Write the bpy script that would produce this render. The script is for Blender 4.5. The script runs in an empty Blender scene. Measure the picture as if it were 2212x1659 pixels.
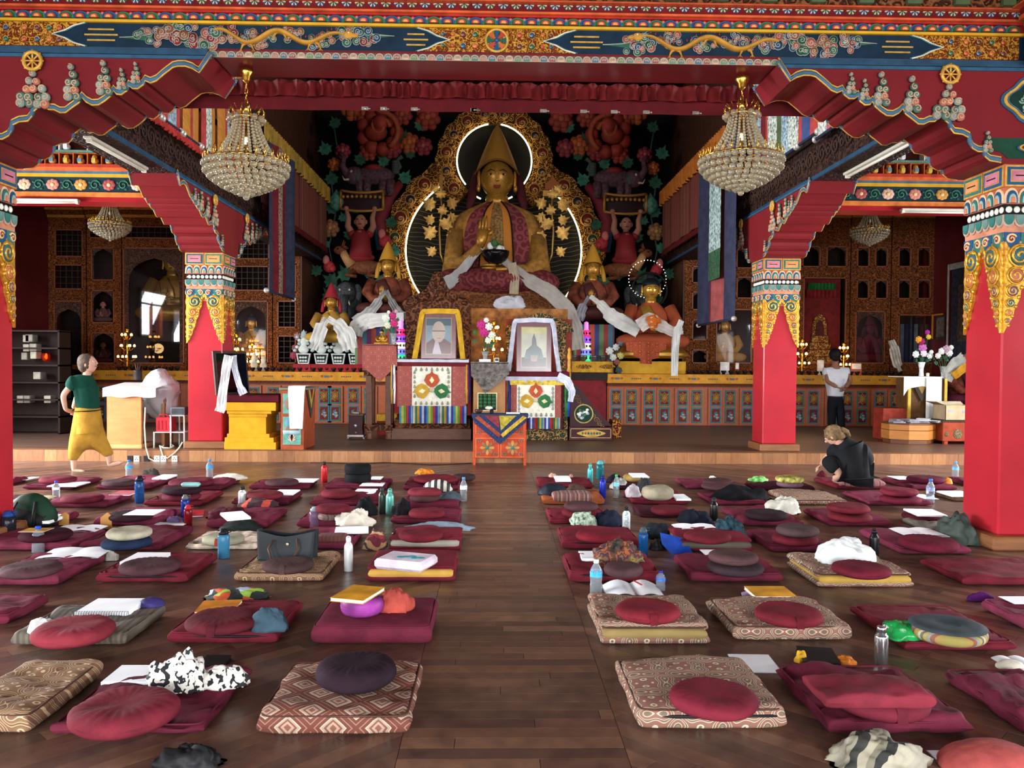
import bpy,math,random
from mathutils import Vector,Matrix,noise
R=random.Random(7)
S=bpy.context.scene
C=S.collection
PI=math.pi
FPX,CX,CY=1780.0,1106.0,829.5
CAM=Vector((0,0,1.5))
YAW,PITCH,ROLL=0.0215,0.0247,0.0070
RM=(Matrix.Rotation(-YAW,3,'Z')@Matrix.Rotation(PI/2-PITCH,3,'X')@Matrix.Rotation(ROLL,3,'Z'))
cd=bpy.data.cameras.new('camera');cam=bpy.data.objects.new('camera',cd);C.objects.link(cam)
cam.location=CAM;cam.rotation_euler=RM.to_euler();cd.sensor_width=36;cd.lens=FPX*36/2212
cd.clip_end=200;S.camera=cam
S.view_settings.view_transform='Standard';S.view_settings.look='None';S.view_settings.gamma=1
S.view_settings.use_curve_mapping=False
S.view_settings.exposure=0.26
W=bpy.data.worlds.new('sky');S.world=W;W.use_nodes=True
W.node_tree.nodes['Background'].inputs[0].default_value=(0.80,0.90,1.0,1)
W.node_tree.nodes['Background'].inputs[1].default_value=1.0
def daylight(name,loc,rot,sx,sy,power,col=(.96,.985,1)):
 l=bpy.data.lights.new(name,'AREA');l.shape='RECTANGLE';l.size=sx;l.size_y=sy;l.energy=power;l.color=col;l.spread=2.7
 o=bpy.data.objects.new(name,l);C.objects.link(o);o.location=loc;o.rotation_euler=rot;return o
TILT=PI/2-.42
FRONT_WIN=[(-6.6,2.6,.3,3.0),(-2.2,2.6,.12,3.0),(2.2,2.6,.12,3.0),(6.6,2.6,.3,3.0)]
SIDE_WIN=[(-1.6,2.2,.8,3.0),(2.2,2.2,.8,3.0),(7.4,2.4,.8,3.2),(10.6,2.4,.8,3.2),(13.4,1.6,2.2,3.6)]  # last pair, by the platform, added to brighten the altar end
CLER_WIN=[(8.6,2.0,5.3,7.0),(11.4,2.0,5.3,7.0)]
XW,YF=10.2,-4.5
PF,PL,PR,PC1,PC2=470,(150,180,800,960,110),(80,100,420,500,40),560,520
for x,w,z0,z1 in FRONT_WIN:
 daylight('window_daylight',(x,YF-.1,(z0+z1)/2),(TILT,0,0),w-.1,z1-z0-.1,PF)
for(y,w,z0,z1),PL_,PR_ in zip(SIDE_WIN,PL,PR):
 daylight('window_daylight',(-XW-.1,y,(z0+z1)/2),(TILT,0,-PI/2),w-.1,z1-z0-.1,PL_)
 daylight('window_daylight',(XW+.1,y,(z0+z1)/2),(TILT,0,PI/2),w-.1,z1-z0-.1,PR_)
for y,w,z0,z1 in CLER_WIN:
 daylight('window_daylight',(-4.75,y,(z0+z1)/2),(PI/2,0,-PI/2),w-.1,z1-z0-.1,PC1)
 daylight('window_daylight',(4.75,y,(z0+z1)/2),(PI/2,0,PI/2),w-.1,z1-z0-.1,PC2)
def ray(px,py):return RM@Vector(((px-CX)/FPX,-(py-CY)/FPX,-1))
def atZ(px,py,z=0.0):
 d=ray(px,py);t=(z-CAM.z)/d.z;return CAM+d*t
def atY(px,py,y):
 d=ray(px,py);t=(y-CAM.y)/d.y;return CAM+d*t
def XZ(px,py,y):p=atY(px,py,y);return(p.x,p.z)
def proj(p):
 q=RM.transposed()@(Vector(p)-CAM);return(CX+FPX*q.x/-q.z,CY-FPX*q.y/-q.z)
class MB:
 def __init__(s):s.v=[];s.f=[];s.m=[];s.sm=[]
 def add(s,vs,fs,mi=0,sm=False,M=None):
  b=len(s.v)
  if M is not None:vs=[M@Vector(p)for p in vs]
  s.v+=[tuple(p)for p in vs]
  s.f+=[tuple(b+i for i in f)for f in fs];s.m+=[mi]*len(fs);s.sm+=[sm]*len(fs);return s
 def box(s,x0,x1,y0,y1,z0,z1,mi=0,M=None,bev=0):
  if bev:
   b=min(bev,abs(x1-x0)/2.01,abs(y1-y0)/2.01,abs(z1-z0)/2.01)
   vs,idx=[],{}
   for ix in(0,1):
    for iy in(0,1):
     for iz in(0,1):
      x=(x0,x1)[ix];y=(y0,y1)[iy];z=(z0,z1)[iz]
      dx=b if ix==0 else -b;dy=b if iy==0 else -b;dz=b if iz==0 else -b
      for a,p in((0,(x,y+dy,z+dz)),(1,(x+dx,y,z+dz)),(2,(x+dx,y+dy,z))):
       idx[ix,iy,iz,a]=len(vs);vs.append(p)
   g=lambda i,j,k,a:idx[i,j,k,a]
   fs=[]
   for i in(0,1):
    f=[g(i,0,0,0),g(i,1,0,0),g(i,1,1,0),g(i,0,1,0)];fs.append(f if i else f[::-1])
    f=[g(0,i,0,1),g(0,i,1,1),g(1,i,1,1),g(1,i,0,1)];fs.append(f if i else f[::-1])
    f=[g(0,0,i,2),g(1,0,i,2),g(1,1,i,2),g(0,1,i,2)];fs.append(f if i else f[::-1])
   for i in(0,1):
    for j in(0,1):
     fl=(i==j)
     f=[g(i,j,0,0),g(i,j,0,1),g(i,j,1,1),g(i,j,1,0)];fs.append(f[::-1]if not fl else f)
     f=[g(i,0,j,0),g(i,0,j,2),g(i,1,j,2),g(i,1,j,0)];fs.append(f if not fl else f[::-1])
     f=[g(0,i,j,1),g(0,i,j,2),g(1,i,j,2),g(1,i,j,1)];fs.append(f[::-1]if not fl else f)
     for k in(0,1):
      f=[g(i,j,k,0),g(i,j,k,1),g(i,j,k,2)];fs.append(f if(i+j+k)%2 else f[::-1])
   return s.add(vs,fs,mi,False,M)
  vs=[(x,y,z)for x in(x0,x1)for y in(y0,y1)for z in(z0,z1)]
  return s.add(vs,[(0,1,3,2),(4,6,7,5),(0,4,5,1),(2,3,7,6),(0,2,6,4),(1,5,7,3)],mi,False,M)
 def lathe(s,prof,n=16,c=(0,0,0),mi=0,sm=True,M=None,sx=1,sy=1,cap=True):
  vs=[];fs=[];k=len(prof)
  for r,z in prof:
   for i in range(n):
    a=2*PI*i/n;vs.append((c[0]+r*math.cos(a)*sx,c[1]+r*math.sin(a)*sy,c[2]+z))
  for j in range(k-1):
   for i in range(n):
    i2=(i+1)%n;fs.append((j*n+i,j*n+i2,(j+1)*n+i2,(j+1)*n+i))
  if cap:
   if prof[0][0]>1e-4:fs.append(tuple(range(n))[::-1])
   if prof[-1][0]>1e-4:fs.append(tuple((k-1)*n+i for i in range(n)))
  return s.add(vs,fs,mi,sm,M)
 def tube(s,pts,r,n=6,mi=0,closed=False,sm=True,M=None,flat=1.0):
  pts=[Vector(p)for p in pts];k=len(pts)
  rs=r if isinstance(r,(list,tuple))else[r]*k
  vs=[];fs=[];up=None
  for i,p in enumerate(pts):
   if closed:t=pts[(i+1)%k]-pts[i-1]
   else:t=pts[min(i+1,k-1)]-pts[max(i-1,0)]
   t=t.normalized()if t.length>1e-9 else Vector((0,0,1))
   if up is None:up=Vector((0,0,1))if abs(t.z)<.9 else Vector((0,1,0))
   a=t.cross(up)
   a=a.normalized()if a.length>1e-6 else t.orthogonal().normalized()
   b=a.cross(t).normalized();up=b
   for j in range(n):
    w=2*PI*j/n;vs.append(p+a*(math.cos(w)*rs[i])+b*(math.sin(w)*rs[i]*flat))
  for i in range(k if closed else k-1):
   for j in range(n):
    j2=(j+1)%n;i2=(i+1)%k;fs.append((i*n+j,i*n+j2,i2*n+j2,i2*n+j))
  if not closed:fs.append(tuple(range(n))[::-1]);fs.append(tuple((k-1)*n+j for j in range(n)))
  return s.add(vs,fs,mi,sm,M)
 def prism(s,poly,y0,y1,mi=0,pl='xz',M=None,mside=None,sm=False):
  """poly: 2D outline; pl 'xz' extrudes along y, 'xy' along z, 'yz' along x."""
  k=len(poly)
  A=sum(poly[i][0]*poly[(i+1)%k][1]-poly[(i+1)%k][0]*poly[i][1]for i in range(k))
  if A<0:poly=poly[::-1]
  f3={'xz':lambda p,d:(p[0],d,p[1]),'xy':lambda p,d:(p[0],p[1],d),'yz':lambda p,d:(d,p[0],p[1])}[pl]
  lo,hi=min(y0,y1),max(y0,y1)
  vs=[f3(p,lo)for p in poly]+[f3(p,hi)for p in poly]
  a=tuple(range(k));b=tuple(range(k,2*k))
  if pl=='xz':caps=[a,b[::-1]];sd=[(i,i+k,(i+1)%k+k,(i+1)%k)for i in range(k)]
  else:caps=[a[::-1],b];sd=[(i,(i+1)%k,(i+1)%k+k,i+k)for i in range(k)]
  s.add(vs,caps,mi,False,M)
  return s.add(vs,sd,mi if mside is None else mside,sm,M)
 def grid(s,nu,nv,fn,mi=0,cu=False,cv=False,sm=True,M=None):
  vs=[fn(i/(nu if cu else nu-1),j/(nv if cv else nv-1))for j in range(nv)for i in range(nu)]
  fs=[(j*nu+i,j*nu+(i+1)%nu,((j+1)%nv)*nu+(i+1)%nu,((j+1)%nv)*nu+i)for j in range(nv if cv else nv-1)for i in range(nu if cu else nu-1)]
  return s.add(vs,fs,mi,sm,M)
 def sph(s,c,r,n=10,m=7,mi=0,M=None,fn=None):
  rx,ry,rz=r if isinstance(r,(list,tuple))else(r,r,r)
  vs=[(c[0],c[1],c[2]-rz)]
  for j in range(1,m):
   t=PI*j/m
   for i in range(n):
    a=2*PI*i/n;vs.append((c[0]+rx*math.sin(t)*math.cos(a),c[1]+ry*math.sin(t)*math.sin(a),c[2]-rz*math.cos(t)))
  vs.append((c[0],c[1],c[2]+rz))
  if fn:vs=[fn(Vector(p))for p in vs]
  fs=[(0,1+(i+1)%n,1+i)for i in range(n)]
  for j in range(m-2):
   for i in range(n):fs.append((1+j*n+i,1+j*n+(i+1)%n,1+(j+1)*n+(i+1)%n,1+(j+1)*n+i))
  l=len(vs)-1;o=1+(m-2)*n
  fs+=[(o+i,o+(i+1)%n,l)for i in range(n)]
  return s.add(vs,fs,mi,True,M)
 def cyl(s,p0,p1,r,n=8,mi=0,r1=None):return s.tube([p0,p1],[r,r if r1 is None else r1],n,mi)
 def mesh(s,name,mats):
  me=bpy.data.meshes.new(name);me.from_pydata(s.v,[],s.f)
  for m in(mats if isinstance(mats,(list,tuple))else[mats]):me.materials.append(m)
  me.polygons.foreach_set('material_index',s.m);me.polygons.foreach_set('use_smooth',s.sm);me.update();return me
 def build(s,name,mats,parent=None,loc=None,rz=0):return obj(name,s.mesh(name,mats),parent,loc,rz)
def obj(name,me,parent=None,loc=None,rz=0):
 o=bpy.data.objects.new(name,me);C.objects.link(o)
 if parent is not None:o.parent=parent
 if loc is not None:o.location=loc
 if rz:o.rotation_euler=(0,0,rz)
 return o
def tag(o,label,cat,group=None):
 o['label']=label;o['category']=cat
 if group:o['group']=group
 return o
def thing(name,label,cat,loc=(0,0,0),rz=0,group=None):
 o=obj(name,None,None,loc,rz);return tag(o,label,cat,group)
def struct(o):o['kind']='structure';return o
def stuff(o):o['kind']='stuff';return o
def srgb(h):
 if isinstance(h,str):h=tuple(int(h[i:i+2],16)/255 for i in(0,2,4))
 return tuple(c/12.92 if c<=.04045 else((c+.055)/1.055)**2.4 for c in h)
class N:
 def __init__(s,name):
  s.mat=bpy.data.materials.new(name);s.mat.use_nodes=True;s.t=s.mat.node_tree;s.b=s.t.nodes['Principled BSDF']
 def n(s,ty,**k):
  q=s.t.nodes.new(ty)
  for a,b in k.items():setattr(q,a,b)
  return q
 def l(s,a,b):s.t.links.new(a,b)
 def val(s,x,sock):
  if isinstance(x,(int,float)):sock.default_value=x
  else:s.l(x,sock)
 def math(s,op,a,b=0.0,c=None):
  q=s.n('ShaderNodeMath',operation=op);s.val(a,q.inputs[0]);s.val(b,q.inputs[1])
  if c is not None:s.val(c,q.inputs[2])
  return q.outputs[0]
 def coord(s,kind='Object',scale=(1,1,1),rot=(0,0,0)):
  t=s.n('ShaderNodeTexCoord');m=s.n('ShaderNodeMapping');m.inputs['Scale'].default_value=scale;m.inputs['Rotation'].default_value=rot
  s.l(t.outputs[kind],m.inputs[0]);return m.outputs[0]
 def noise(s,vec,scale,detail=3,rough=.5):
  q=s.n('ShaderNodeTexNoise');q.inputs['Scale'].default_value=scale;q.inputs['Detail'].default_value=detail
  q.inputs['Roughness'].default_value=rough;s.l(vec,q.inputs['Vector']);return q.outputs[0]
 def ramp(s,fac,stops,const=False):
  q=s.n('ShaderNodeValToRGB');e=q.color_ramp
  if const:e.interpolation='CONSTANT'
  while len(e.elements)<len(stops):e.elements.new(1)
  for x,(p,c)in zip(e.elements,stops):x.position=p;x.color=(*srgb(c),1)
  s.l(fac,q.inputs[0]);return q.outputs[0]
 def mix(s,fac,a,b):
  q=s.n('ShaderNodeMix',data_type='RGBA');s.val(fac,q.inputs[0])
  for x,i in((a,6),(b,7)):
   if isinstance(x,(str,tuple)):q.inputs[i].default_value=(*srgb(x),1)
   else:s.l(x,q.inputs[i])
  return q.outputs[2]
 def bump(s,h,st=.3,d=.01):
  q=s.n('ShaderNodeBump');q.inputs['Strength'].default_value=st;q.inputs['Distance'].default_value=d
  s.l(h,q.inputs['Height']);s.l(q.outputs[0],s.b.inputs['Normal'])
 def sep(s,vec):
  q=s.n('ShaderNodeSeparateXYZ');s.l(vec,q.inputs[0]);return q.outputs
 def fin(s,col,rough=.6,metal=0,**k):
  if isinstance(col,(str,tuple)):s.b.inputs['Base Color'].default_value=(*srgb(col),1)
  else:s.l(col,s.b.inputs['Base Color'])
  s.b.inputs['Roughness'].default_value=rough;s.b.inputs['Metallic'].default_value=metal
  for a,b in k.items():s.b.inputs[a.replace('_',' ')].default_value=b
  return s.mat
_mc={}
def P(col,rough=.55,metal=0,var=.12,sc=9,bump=0,**k):
 """painted / plain surface: one colour with slight uneven wear"""
 key=('P',col,rough,metal,var,sc,bump,str(k))
 if key in _mc:return _mc[key]
 n=N('paint_'+str(col));v=n.coord()
 h=col if isinstance(col,str)else None
 if var and h:
  c=[int(h[i:i+2],16)/255 for i in(0,2,4)];g=sum(c)/3;c=[x*.9+g*.1 for x in c]
  q=n.noise(v,sc,4)
  out=n.ramp(q,[(.3,tuple(max(0,x*(1-var))for x in c)),(.7,tuple(min(1,x*(1+var))for x in c))])
  if bump:n.bump(q,bump,.02)
 else:out=col
 k.setdefault('Specular_IOR_Level',.12 if rough>.31 else .3);_mc[key]=n.fin(out,rough,metal,**k);return _mc[key]
def cloth(col,rough=.85,var=.18,weave=420,fold=.25):
 key=('C',col,rough,var,weave,fold)
 if key in _mc:return _mc[key]
 n=N('cloth_'+col);v=n.coord();c=[int(col[i:i+2],16)/255 for i in(0,2,4)];g=sum(c)/3;c=[(x*.9+g*.1)*.88 for x in c]
 a=n.noise(v,6,5,.6);b=n.noise(v,weave,2)
 f=n.math('ADD',n.math('MULTIPLY',a,.75),n.math('MULTIPLY',b,.25))
 out=n.ramp(f,[(.32,tuple(x*(1-var)for x in c)),(.68,tuple(min(1,x*(1+var))for x in c))])
 n.bump(n.math('ADD',n.math('MULTIPLY',n.noise(v,14,3),1.0),n.math('MULTIPLY',b,.12)),fold,.02)
 _mc[key]=n.fin(out,rough,0,Specular_IOR_Level=.08);return _mc[key]
def wood(c1,c2,rough=.45,scale=(1,1,1),sc=4,objvar=0.0):
 key=('W',c1,c2,rough,scale,sc,objvar)
 if key in _mc:return _mc[key]
 n=N('wood_'+c1);v=n.coord('Object',scale)
 if objvar:
  oi=n.n('ShaderNodeObjectInfo');av=n.n('ShaderNodeVectorMath',operation='ADD')
  sv=n.n('ShaderNodeVectorMath',operation='SCALE');cv=n.n('ShaderNodeCombineXYZ')
  for i in range(3):n.l(oi.outputs['Random'],cv.inputs[i])
  n.l(cv.outputs[0],sv.inputs[0]);sv.inputs['Scale'].default_value=37
  n.l(v,av.inputs[0]);n.l(sv.outputs[0],av.inputs[1]);v=av.outputs[0]
 a=n.noise(v,sc,6,.6);f=a
 if objvar:f=n.math('ADD',n.math('MULTIPLY',a,1-objvar),n.math('MULTIPLY',oi.outputs['Random'],objvar))
 out=n.ramp(f,[(.25,c1),(.75,c2)]);n.bump(a,.08,.01)
 _mc[key]=n.fin(out,rough,0,Specular_IOR_Level=.35);return _mc[key]
def gold(col='c8922e',rough=.3,metal=.85,bump=.25,sc=14):
 key=('G',col,rough,metal,bump,sc)
 if key in _mc:return _mc[key]
 n=N('gilt_'+col);v=n.coord();c=[int(col[i:i+2],16)/255 for i in(0,2,4)]
 a=n.noise(v,sc,4);out=n.ramp(a,[(.3,tuple(x*.8 for x in c)),(.7,tuple(min(1,x*1.12)for x in c))])
 if bump:n.bump(a,bump,.02)
 _mc[key]=n.fin(out,rough,metal);return _mc[key]
def carved(ground,raised,sc=22,rough=.5,metal=0,bump=.8,edge=None):
 """carved and painted relief: scrolls picked out in one colour on a ground of another"""
 if edge is None:edge=tuple(int(ground[i:i+2],16)/255*.72 for i in(0,2,4))
 key=('K',ground,raised,sc,rough,metal,bump)
 if key in _mc:return _mc[key]
 n=N('carved_'+raised);v=n.coord()
 w=n.n('ShaderNodeTexVoronoi',feature='SMOOTH_F1');w.inputs['Scale'].default_value=sc;w.inputs['Smoothness'].default_value=.4
 nz=n.n('ShaderNodeTexNoise');nz.inputs['Scale'].default_value=sc*.6;n.l(v,nz.inputs['Vector'])
 mx=n.n('ShaderNodeMix',data_type='VECTOR');mx.inputs[0].default_value=.12;n.l(v,mx.inputs[4]);n.l(nz.outputs[1],mx.inputs[5])
 n.l(mx.outputs[1],w.inputs['Vector'])
 d=w.outputs[0];s2=n.math('SINE',n.math('MULTIPLY',d,14.0))
 out=n.ramp(n.math('MULTIPLY_ADD',s2,.5,.5),[(.1,edge),(.38,ground),(.8,raised)])  # lowest stop is a darker tone, shading the recesses in colour
 n.bump(s2,bump,.012);_mc[key]=n.fin(out,rough,metal,Specular_IOR_Level=.15);return _mc[key]
def stripes(cols,period,axis=0,rough=.8,rot=0,kind='Object',nz=0.0):
 key=('S',tuple(cols),period,axis,rough,rot,kind)
 if key in _mc:return _mc[key]
 n=N('stripes_'+cols[0]);v=n.coord(kind,(1,1,1),(0,0,rot));x=n.sep(v)[axis]
 if nz:x=n.math('ADD',x,n.math('MULTIPLY',n.noise(v,3),nz))
 f=n.math('FRACT',n.math('ADD',n.math('DIVIDE',x,period),100.0))
 k=len(cols);out=n.ramp(f,[(i/k,c)for i,c in enumerate(cols)],True)
 n.bump(n.noise(v,30,3),.15,.01)
 _mc[key]=n.fin(out,rough);return _mc[key]
def brocade(kind='lotus'):
 """woven brocade of the patterned mats (flat pattern only)"""
 key=('B',kind)
 if key in _mc:return _mc[key]
 n=N('brocade_'+kind);v=n.coord('Object')
 X,Y,Z=n.sep(v);Y=n.math('ADD',Y,Z)
 if kind=='diamond':
  s=1/.13
  a=n.math('MULTIPLY',n.math('ADD',X,Y),s*.72);b=n.math('MULTIPLY',n.math('SUBTRACT',X,Y),s*.72)
  fa=n.math('ABSOLUTE',n.math('SUBTRACT',n.math('FRACT',n.math('ADD',a,50.0)),.5))
  fb=n.math('ABSOLUTE',n.math('SUBTRACT',n.math('FRACT',n.math('ADD',b,50.0)),.5))
  d=n.math('MAXIMUM',fa,fb)
  out=n.ramp(d,[(0,'764c40'),(.08,'9c8270'),(.15,'724840'),(.21,'988474'),(.27,'b4a490'),(.30,'64382f'),(.40,'8a6c5c'),(.43,'64382f')],True)
 else:
  s=2*PI/.185
  sx=n.math('SINE',n.math('MULTIPLY',X,s));sy=n.math('SINE',n.math('MULTIPLY',Y,s))
  s3=n.math('SINE',n.math('MULTIPLY',n.math('ADD',X,Y),s));s4=n.math('SINE',n.math('MULTIPLY',n.math('SUBTRACT',X,Y),s))
  d=n.math('ADD',n.math('MULTIPLY',n.math('ADD',sx,sy),.34),n.math('MULTIPLY',n.math('MULTIPLY',s3,s4),.45))
  d=n.math('FRACT',n.math('ADD',n.math('MULTIPLY',d,1.9),10.0))
  if kind=='lotus':st=[(0,'7a5c50'),(.2,'c0ae94'),(.3,'6c5a4e'),(.5,'786a5c'),(.6,'c0ae94'),(.7,'83594e')]
  elif kind=='leaf':st=[(0,'82644a'),(.2,'c2aa84'),(.3,'745242'),(.55,'7e6a54'),(.64,'c2aa84'),(.74,'7e5c46')]
  elif kind=='silk':st=[(0,'8a2f34'),(.25,'a85a4e'),(.35,'7c2a32'),(.62,'b0685a'),(.72,'8a3438')]
  elif kind=='saffron':st=[(0,'a8722e'),(.25,'b98036'),(.35,'9a6228'),(.62,'b0762e'),(.72,'8f5a24')]
  elif kind=='orange':st=[(0,'a0462a'),(.25,'bf7a48'),(.35,'92402a'),(.62,'b06038'),(.72,'8a3626')]
  elif kind=='rose':st=[(0,'8f4a44'),(.25,'9c5a50'),(.35,'a8655a'),(.62,'84423e'),(.72,'97524a')]
  else:st=[(0,'23284e'),(.25,'32406e'),(.35,'1d2346'),(.62,'3a5a4a'),(.72,'262c54')]
  out=n.ramp(d,st,True)
 n.bump(n.noise(v,300,2),.1,.004);_mc[key]=n.fin(out,.8,0,Specular_IOR_Level=.15);return _mc[key]
def glow(col,st):
 key=('E',col,st)
 if key in _mc:return _mc[key]
 n=N('glow_'+col);n.b.inputs['Emission Color'].default_value=(*srgb(col),1);n.b.inputs['Emission Strength'].default_value=st
 _mc[key]=n.fin(col,.4);return _mc[key]
def glass(col='ffffff',rough=.02,alpha=.14):
 key=('GL',col,rough,alpha)
 if key in _mc:return _mc[key]
 n=N('glass_'+col);g=n.n('ShaderNodeBsdfGlossy');g.inputs['Roughness'].default_value=rough;t=n.n('ShaderNodeBsdfTransparent')
 f=n.n('ShaderNodeFresnel');f.inputs['IOR'].default_value=1.5;m=n.n('ShaderNodeMixShader');n.l(n.math('ADD',f.outputs[0],alpha),m.inputs[0])
 n.l(t.outputs[0],m.inputs[1]);n.l(g.outputs[0],m.inputs[2]);n.l(m.outputs[0],n.t.nodes['Material Output'].inputs[0])
 _mc[key]=n.mat;return n.mat
def bottle_glass(col,rough=.08,tr=.75):
 key=('BG',col,rough,tr)
 if key in _mc:return _mc[key]
 n=N('plastic_'+col);_mc[key]=n.fin(col,rough,0,Transmission_Weight=tr,IOR=1.2);return _mc[key]
RED=P('9a1a22',.32,0,.06,3);DKRED=P('7d1a20',.4,0,.08,3);MAROON=P('6a1820',.5,0,.1)
GOLD=P('c8963a',.42,.25,.12,20);GILT=gold('c9983c',.32,.8);YEL=P('d9a01e',.5,0,.06)
BLUE=P('1c4a74',.5);TEAL=P('2d6a62',.5);GREEN=P('1f5a3c',.5);ORANGE=P('c85a26',.5);PINK=P('c4837a',.5)
WHITE=P('e6e4de',.5,0,.03);BLACK=P('141214',.5,0,.1);CREAM=P('d8cfb4',.6,0,.06);NAVY=P('16273c',.5,0,.1)
# floor
FW=[wood(a,b,.36,(1,1,1),9)for a,b in(('47332c','6c4e40'),('4e382d','775442'),('402d27','60463b'),('563e33','845f4a'),('4a332c','704e41'))]
ZP=.172;YP=12.42
b=MB();b.box(-XW,XW,YF,2.3,-.12,0);b.box(-XW,XW,2.3,22,-.12,-.006)
floor=struct(b.build('floor',[wood('2a1a15','46302a',.4,(1,8,1),5)]))
def clip(poly,ax,val,keep_gt):
 out=[];k=len(poly)
 for i in range(k):
  p,q=poly[i],poly[(i+1)%k]
  pi=(p[ax]>=val)==keep_gt or p[ax]==val;qi=(q[ax]>=val)==keep_gt or q[ax]==val
  if pi:out.append(p)
  if pi!=qi:
   t=(val-p[ax])/(q[ax]-p[ax]);out.append((p[0]+(q[0]-p[0])*t,p[1]+(q[1]-p[1])*t))
 return out
AL,AR=-.36,.52
planks=[]
PWD,PLN,GAP=.088,.95,.0012
def zone(ang,x0,x1):
 e=(math.cos(ang),math.sin(ang));nn=(-e[1],e[0]);rr=random.Random(int(x0*10)+99)
 cs=[(x,y)for x in(x0,x1)for y in(2.3,YP)]
 ts=[c[0]*nn[0]+c[1]*nn[1]for c in cs];us=[c[0]*e[0]+c[1]*e[1]for c in cs]
 t=min(ts)
 while t<max(ts):
  u=min(us)-rr.random()*PLN
  while u<max(us):
   L=PLN*(.7+.6*rr.random());g=GAP
   poly=[(e[0]*a+nn[0]*c,e[1]*a+nn[1]*c)for a,c in((u+g,t+g),(u+L-g,t+g),(u+L-g,t+PWD-g),(u+g,t+PWD-g))]
   poly=clip(poly,0,x0+g,True)
   if poly:poly=clip(poly,0,x1-g,False)
   if poly:poly=clip(poly,1,2.3,True)
   if poly:poly=clip(poly,1,YP,False)
   if len(poly)>=3:planks.append((sum(p[1]for p in poly)/len(poly),poly,rr.randrange(5)))
   u+=L
  t+=PWD
zone(0,AL,AR);zone(-PI/4,AR,XW);zone(PI/4,-XW,AL)
def inview(p):
 q=proj((sum(a[0]for a in p)/len(p),sum(a[1]for a in p)/len(p),0));return -60<q[0]<2270 and q[1]<1760
planks.sort(key=lambda a:a[0]+(0 if inview(a[1])else 100))
rest=MB()
for i,(yy,poly,mi)in enumerate(planks):
 if i<300:
  q=MB();q.prism(poly,-.005,0,0,'xy');q.build('plank',[FW[mi]],floor)
 elif abs(sum(p[0]for p in poly)/len(poly))<9.5 and yy<YP:rest.prism(poly,-.005,0,mi,'xy')
stuff(rest.build('plank_field',FW,floor))
# platform
b=MB();b.box(-XW,XW,YP+.02,22,-.05,ZP)
plat=struct(b.build('floor_platform',[wood('42302a','664c3e',.4,(.4,6,1),4)]))
b=MB();b.box(-XW,XW,YP-.012,YP+.10,ZP-.004,ZP+.006,bev=.004);b.build('nosing',[wood('5a3a26','7a5236',.35,(1,6,6),4)],plat)
RW=[wood(a,b_,.5,(5,1,1),5)for a,b_ in(('80522f','a06c42'),('784c2c','96653c'),('885a36','aa784c'),('70462b','8e5e3a'))]
rr=random.Random(3);x=-9.6
while x<9.6:
 w=.12+.12*rr.random();q=MB();q.box(x+.001,x+w-.001,YP-.006-.003*rr.random(),YP+.03,0,ZP-.005)
 q.build('riser_plank',[RW[rr.randrange(4)]],plat);x+=w
 # walls with openings
WALL=P('5a1a1c',.6,0,.1,2);CEIL=P('3a1512',.7,0,.1,2);DARKW=P('191614',.8,0,.15,3)
def wall_open(name,horiz,pos,a0,a1,z0,z1,wins,th=.2,mat=WALL,side=1):
 """a wall along x (horiz) or y, its inner face at pos, with rectangular openings"""
 q=MB();lo,hi=(pos,pos+th*side)if side>0 else(pos+th*side,pos)
 def bx(u0,u1,w0,w1):
  if u1-u0<1e-3 or w1-w0<1e-3:return
  q.box(u0,u1,lo,hi,w0,w1)if horiz else q.box(lo,hi,u0,u1,w0,w1)
 cur=a0
 for c,w,b0,b1 in sorted(wins):
  bx(cur,c-w/2,z0,z1);bx(c-w/2,c+w/2,z0,b0);bx(c-w/2,c+w/2,b1,z1);cur=c+w/2
 bx(cur,a1,z0,z1);wl=struct(q.build(name,[mat]))
 return wl
wall_open('wall_front',True,YF,-XW,XW,0,5.4,FRONT_WIN,.25,WALL,-1)
wall_open('wall_left',False,-XW,YF,22,0,5.4,SIDE_WIN,.25,WALL,-1)
wall_open('wall_right',False,XW,YF,22,0,5.4,SIDE_WIN,.25,WALL,1)
FRM=P('8a3a1c',.5)
def winframe(i,horiz,pos,c,w,z0,z1):
 q=MB()
 def bx(u0,u1,w0,w1):
  q.box(u0,u1,pos-.04,pos+.04,w0,w1)if horiz else q.box(pos-.04,pos+.04,u0,u1,w0,w1)
 bx(c-w/2,c-w/2+.07,z0,z1);bx(c+w/2-.07,c+w/2,z0,z1);bx(c-w/2,c+w/2,z0,z0+.07);bx(c-w/2,c+w/2,z1-.07,z1)
 bx(c-.03,c+.03,z0,z1);bx(c-w/2,c+w/2,z0+(z1-z0)*.68,z0+(z1-z0)*.68+.05)
 struct(q.build('window_%d'%i,[FRM]))
i=1
for c,w,z0,z1 in FRONT_WIN:winframe(i,True,YF+.02,c,w,z0,z1);i+=1
for c,w,z0,z1 in SIDE_WIN:
 winframe(i,False,-XW+.02,c,w,z0,z1);winframe(i+1,False,XW-.02,c,w,z0,z1);i+=2
for sx in(-1,1):
 wall_open('wall_clerestory_'+('left' if sx<0 else 'right'),False,sx*4.62,7.2,22,4.5,8.4,CLER_WIN,.12,P('4a2a1c',.7),sx)
 for c,w,z0,z1 in CLER_WIN:winframe(i,False,sx*4.60,c,w,z0,z1);i+=1
b=MB();b.box(-XW,XW,21.8,22,0,8.4);struct(b.build('wall_back',[DARKW]))
b=MB();b.box(-4.75,4.75,7.2,22,8.4,8.5);struct(b.build('ceiling_nave',[CEIL]))
b=MB();b.box(-XW,XW,YF,6.7,5.4,5.5);struct(b.build('ceiling',[CEIL]))
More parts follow.
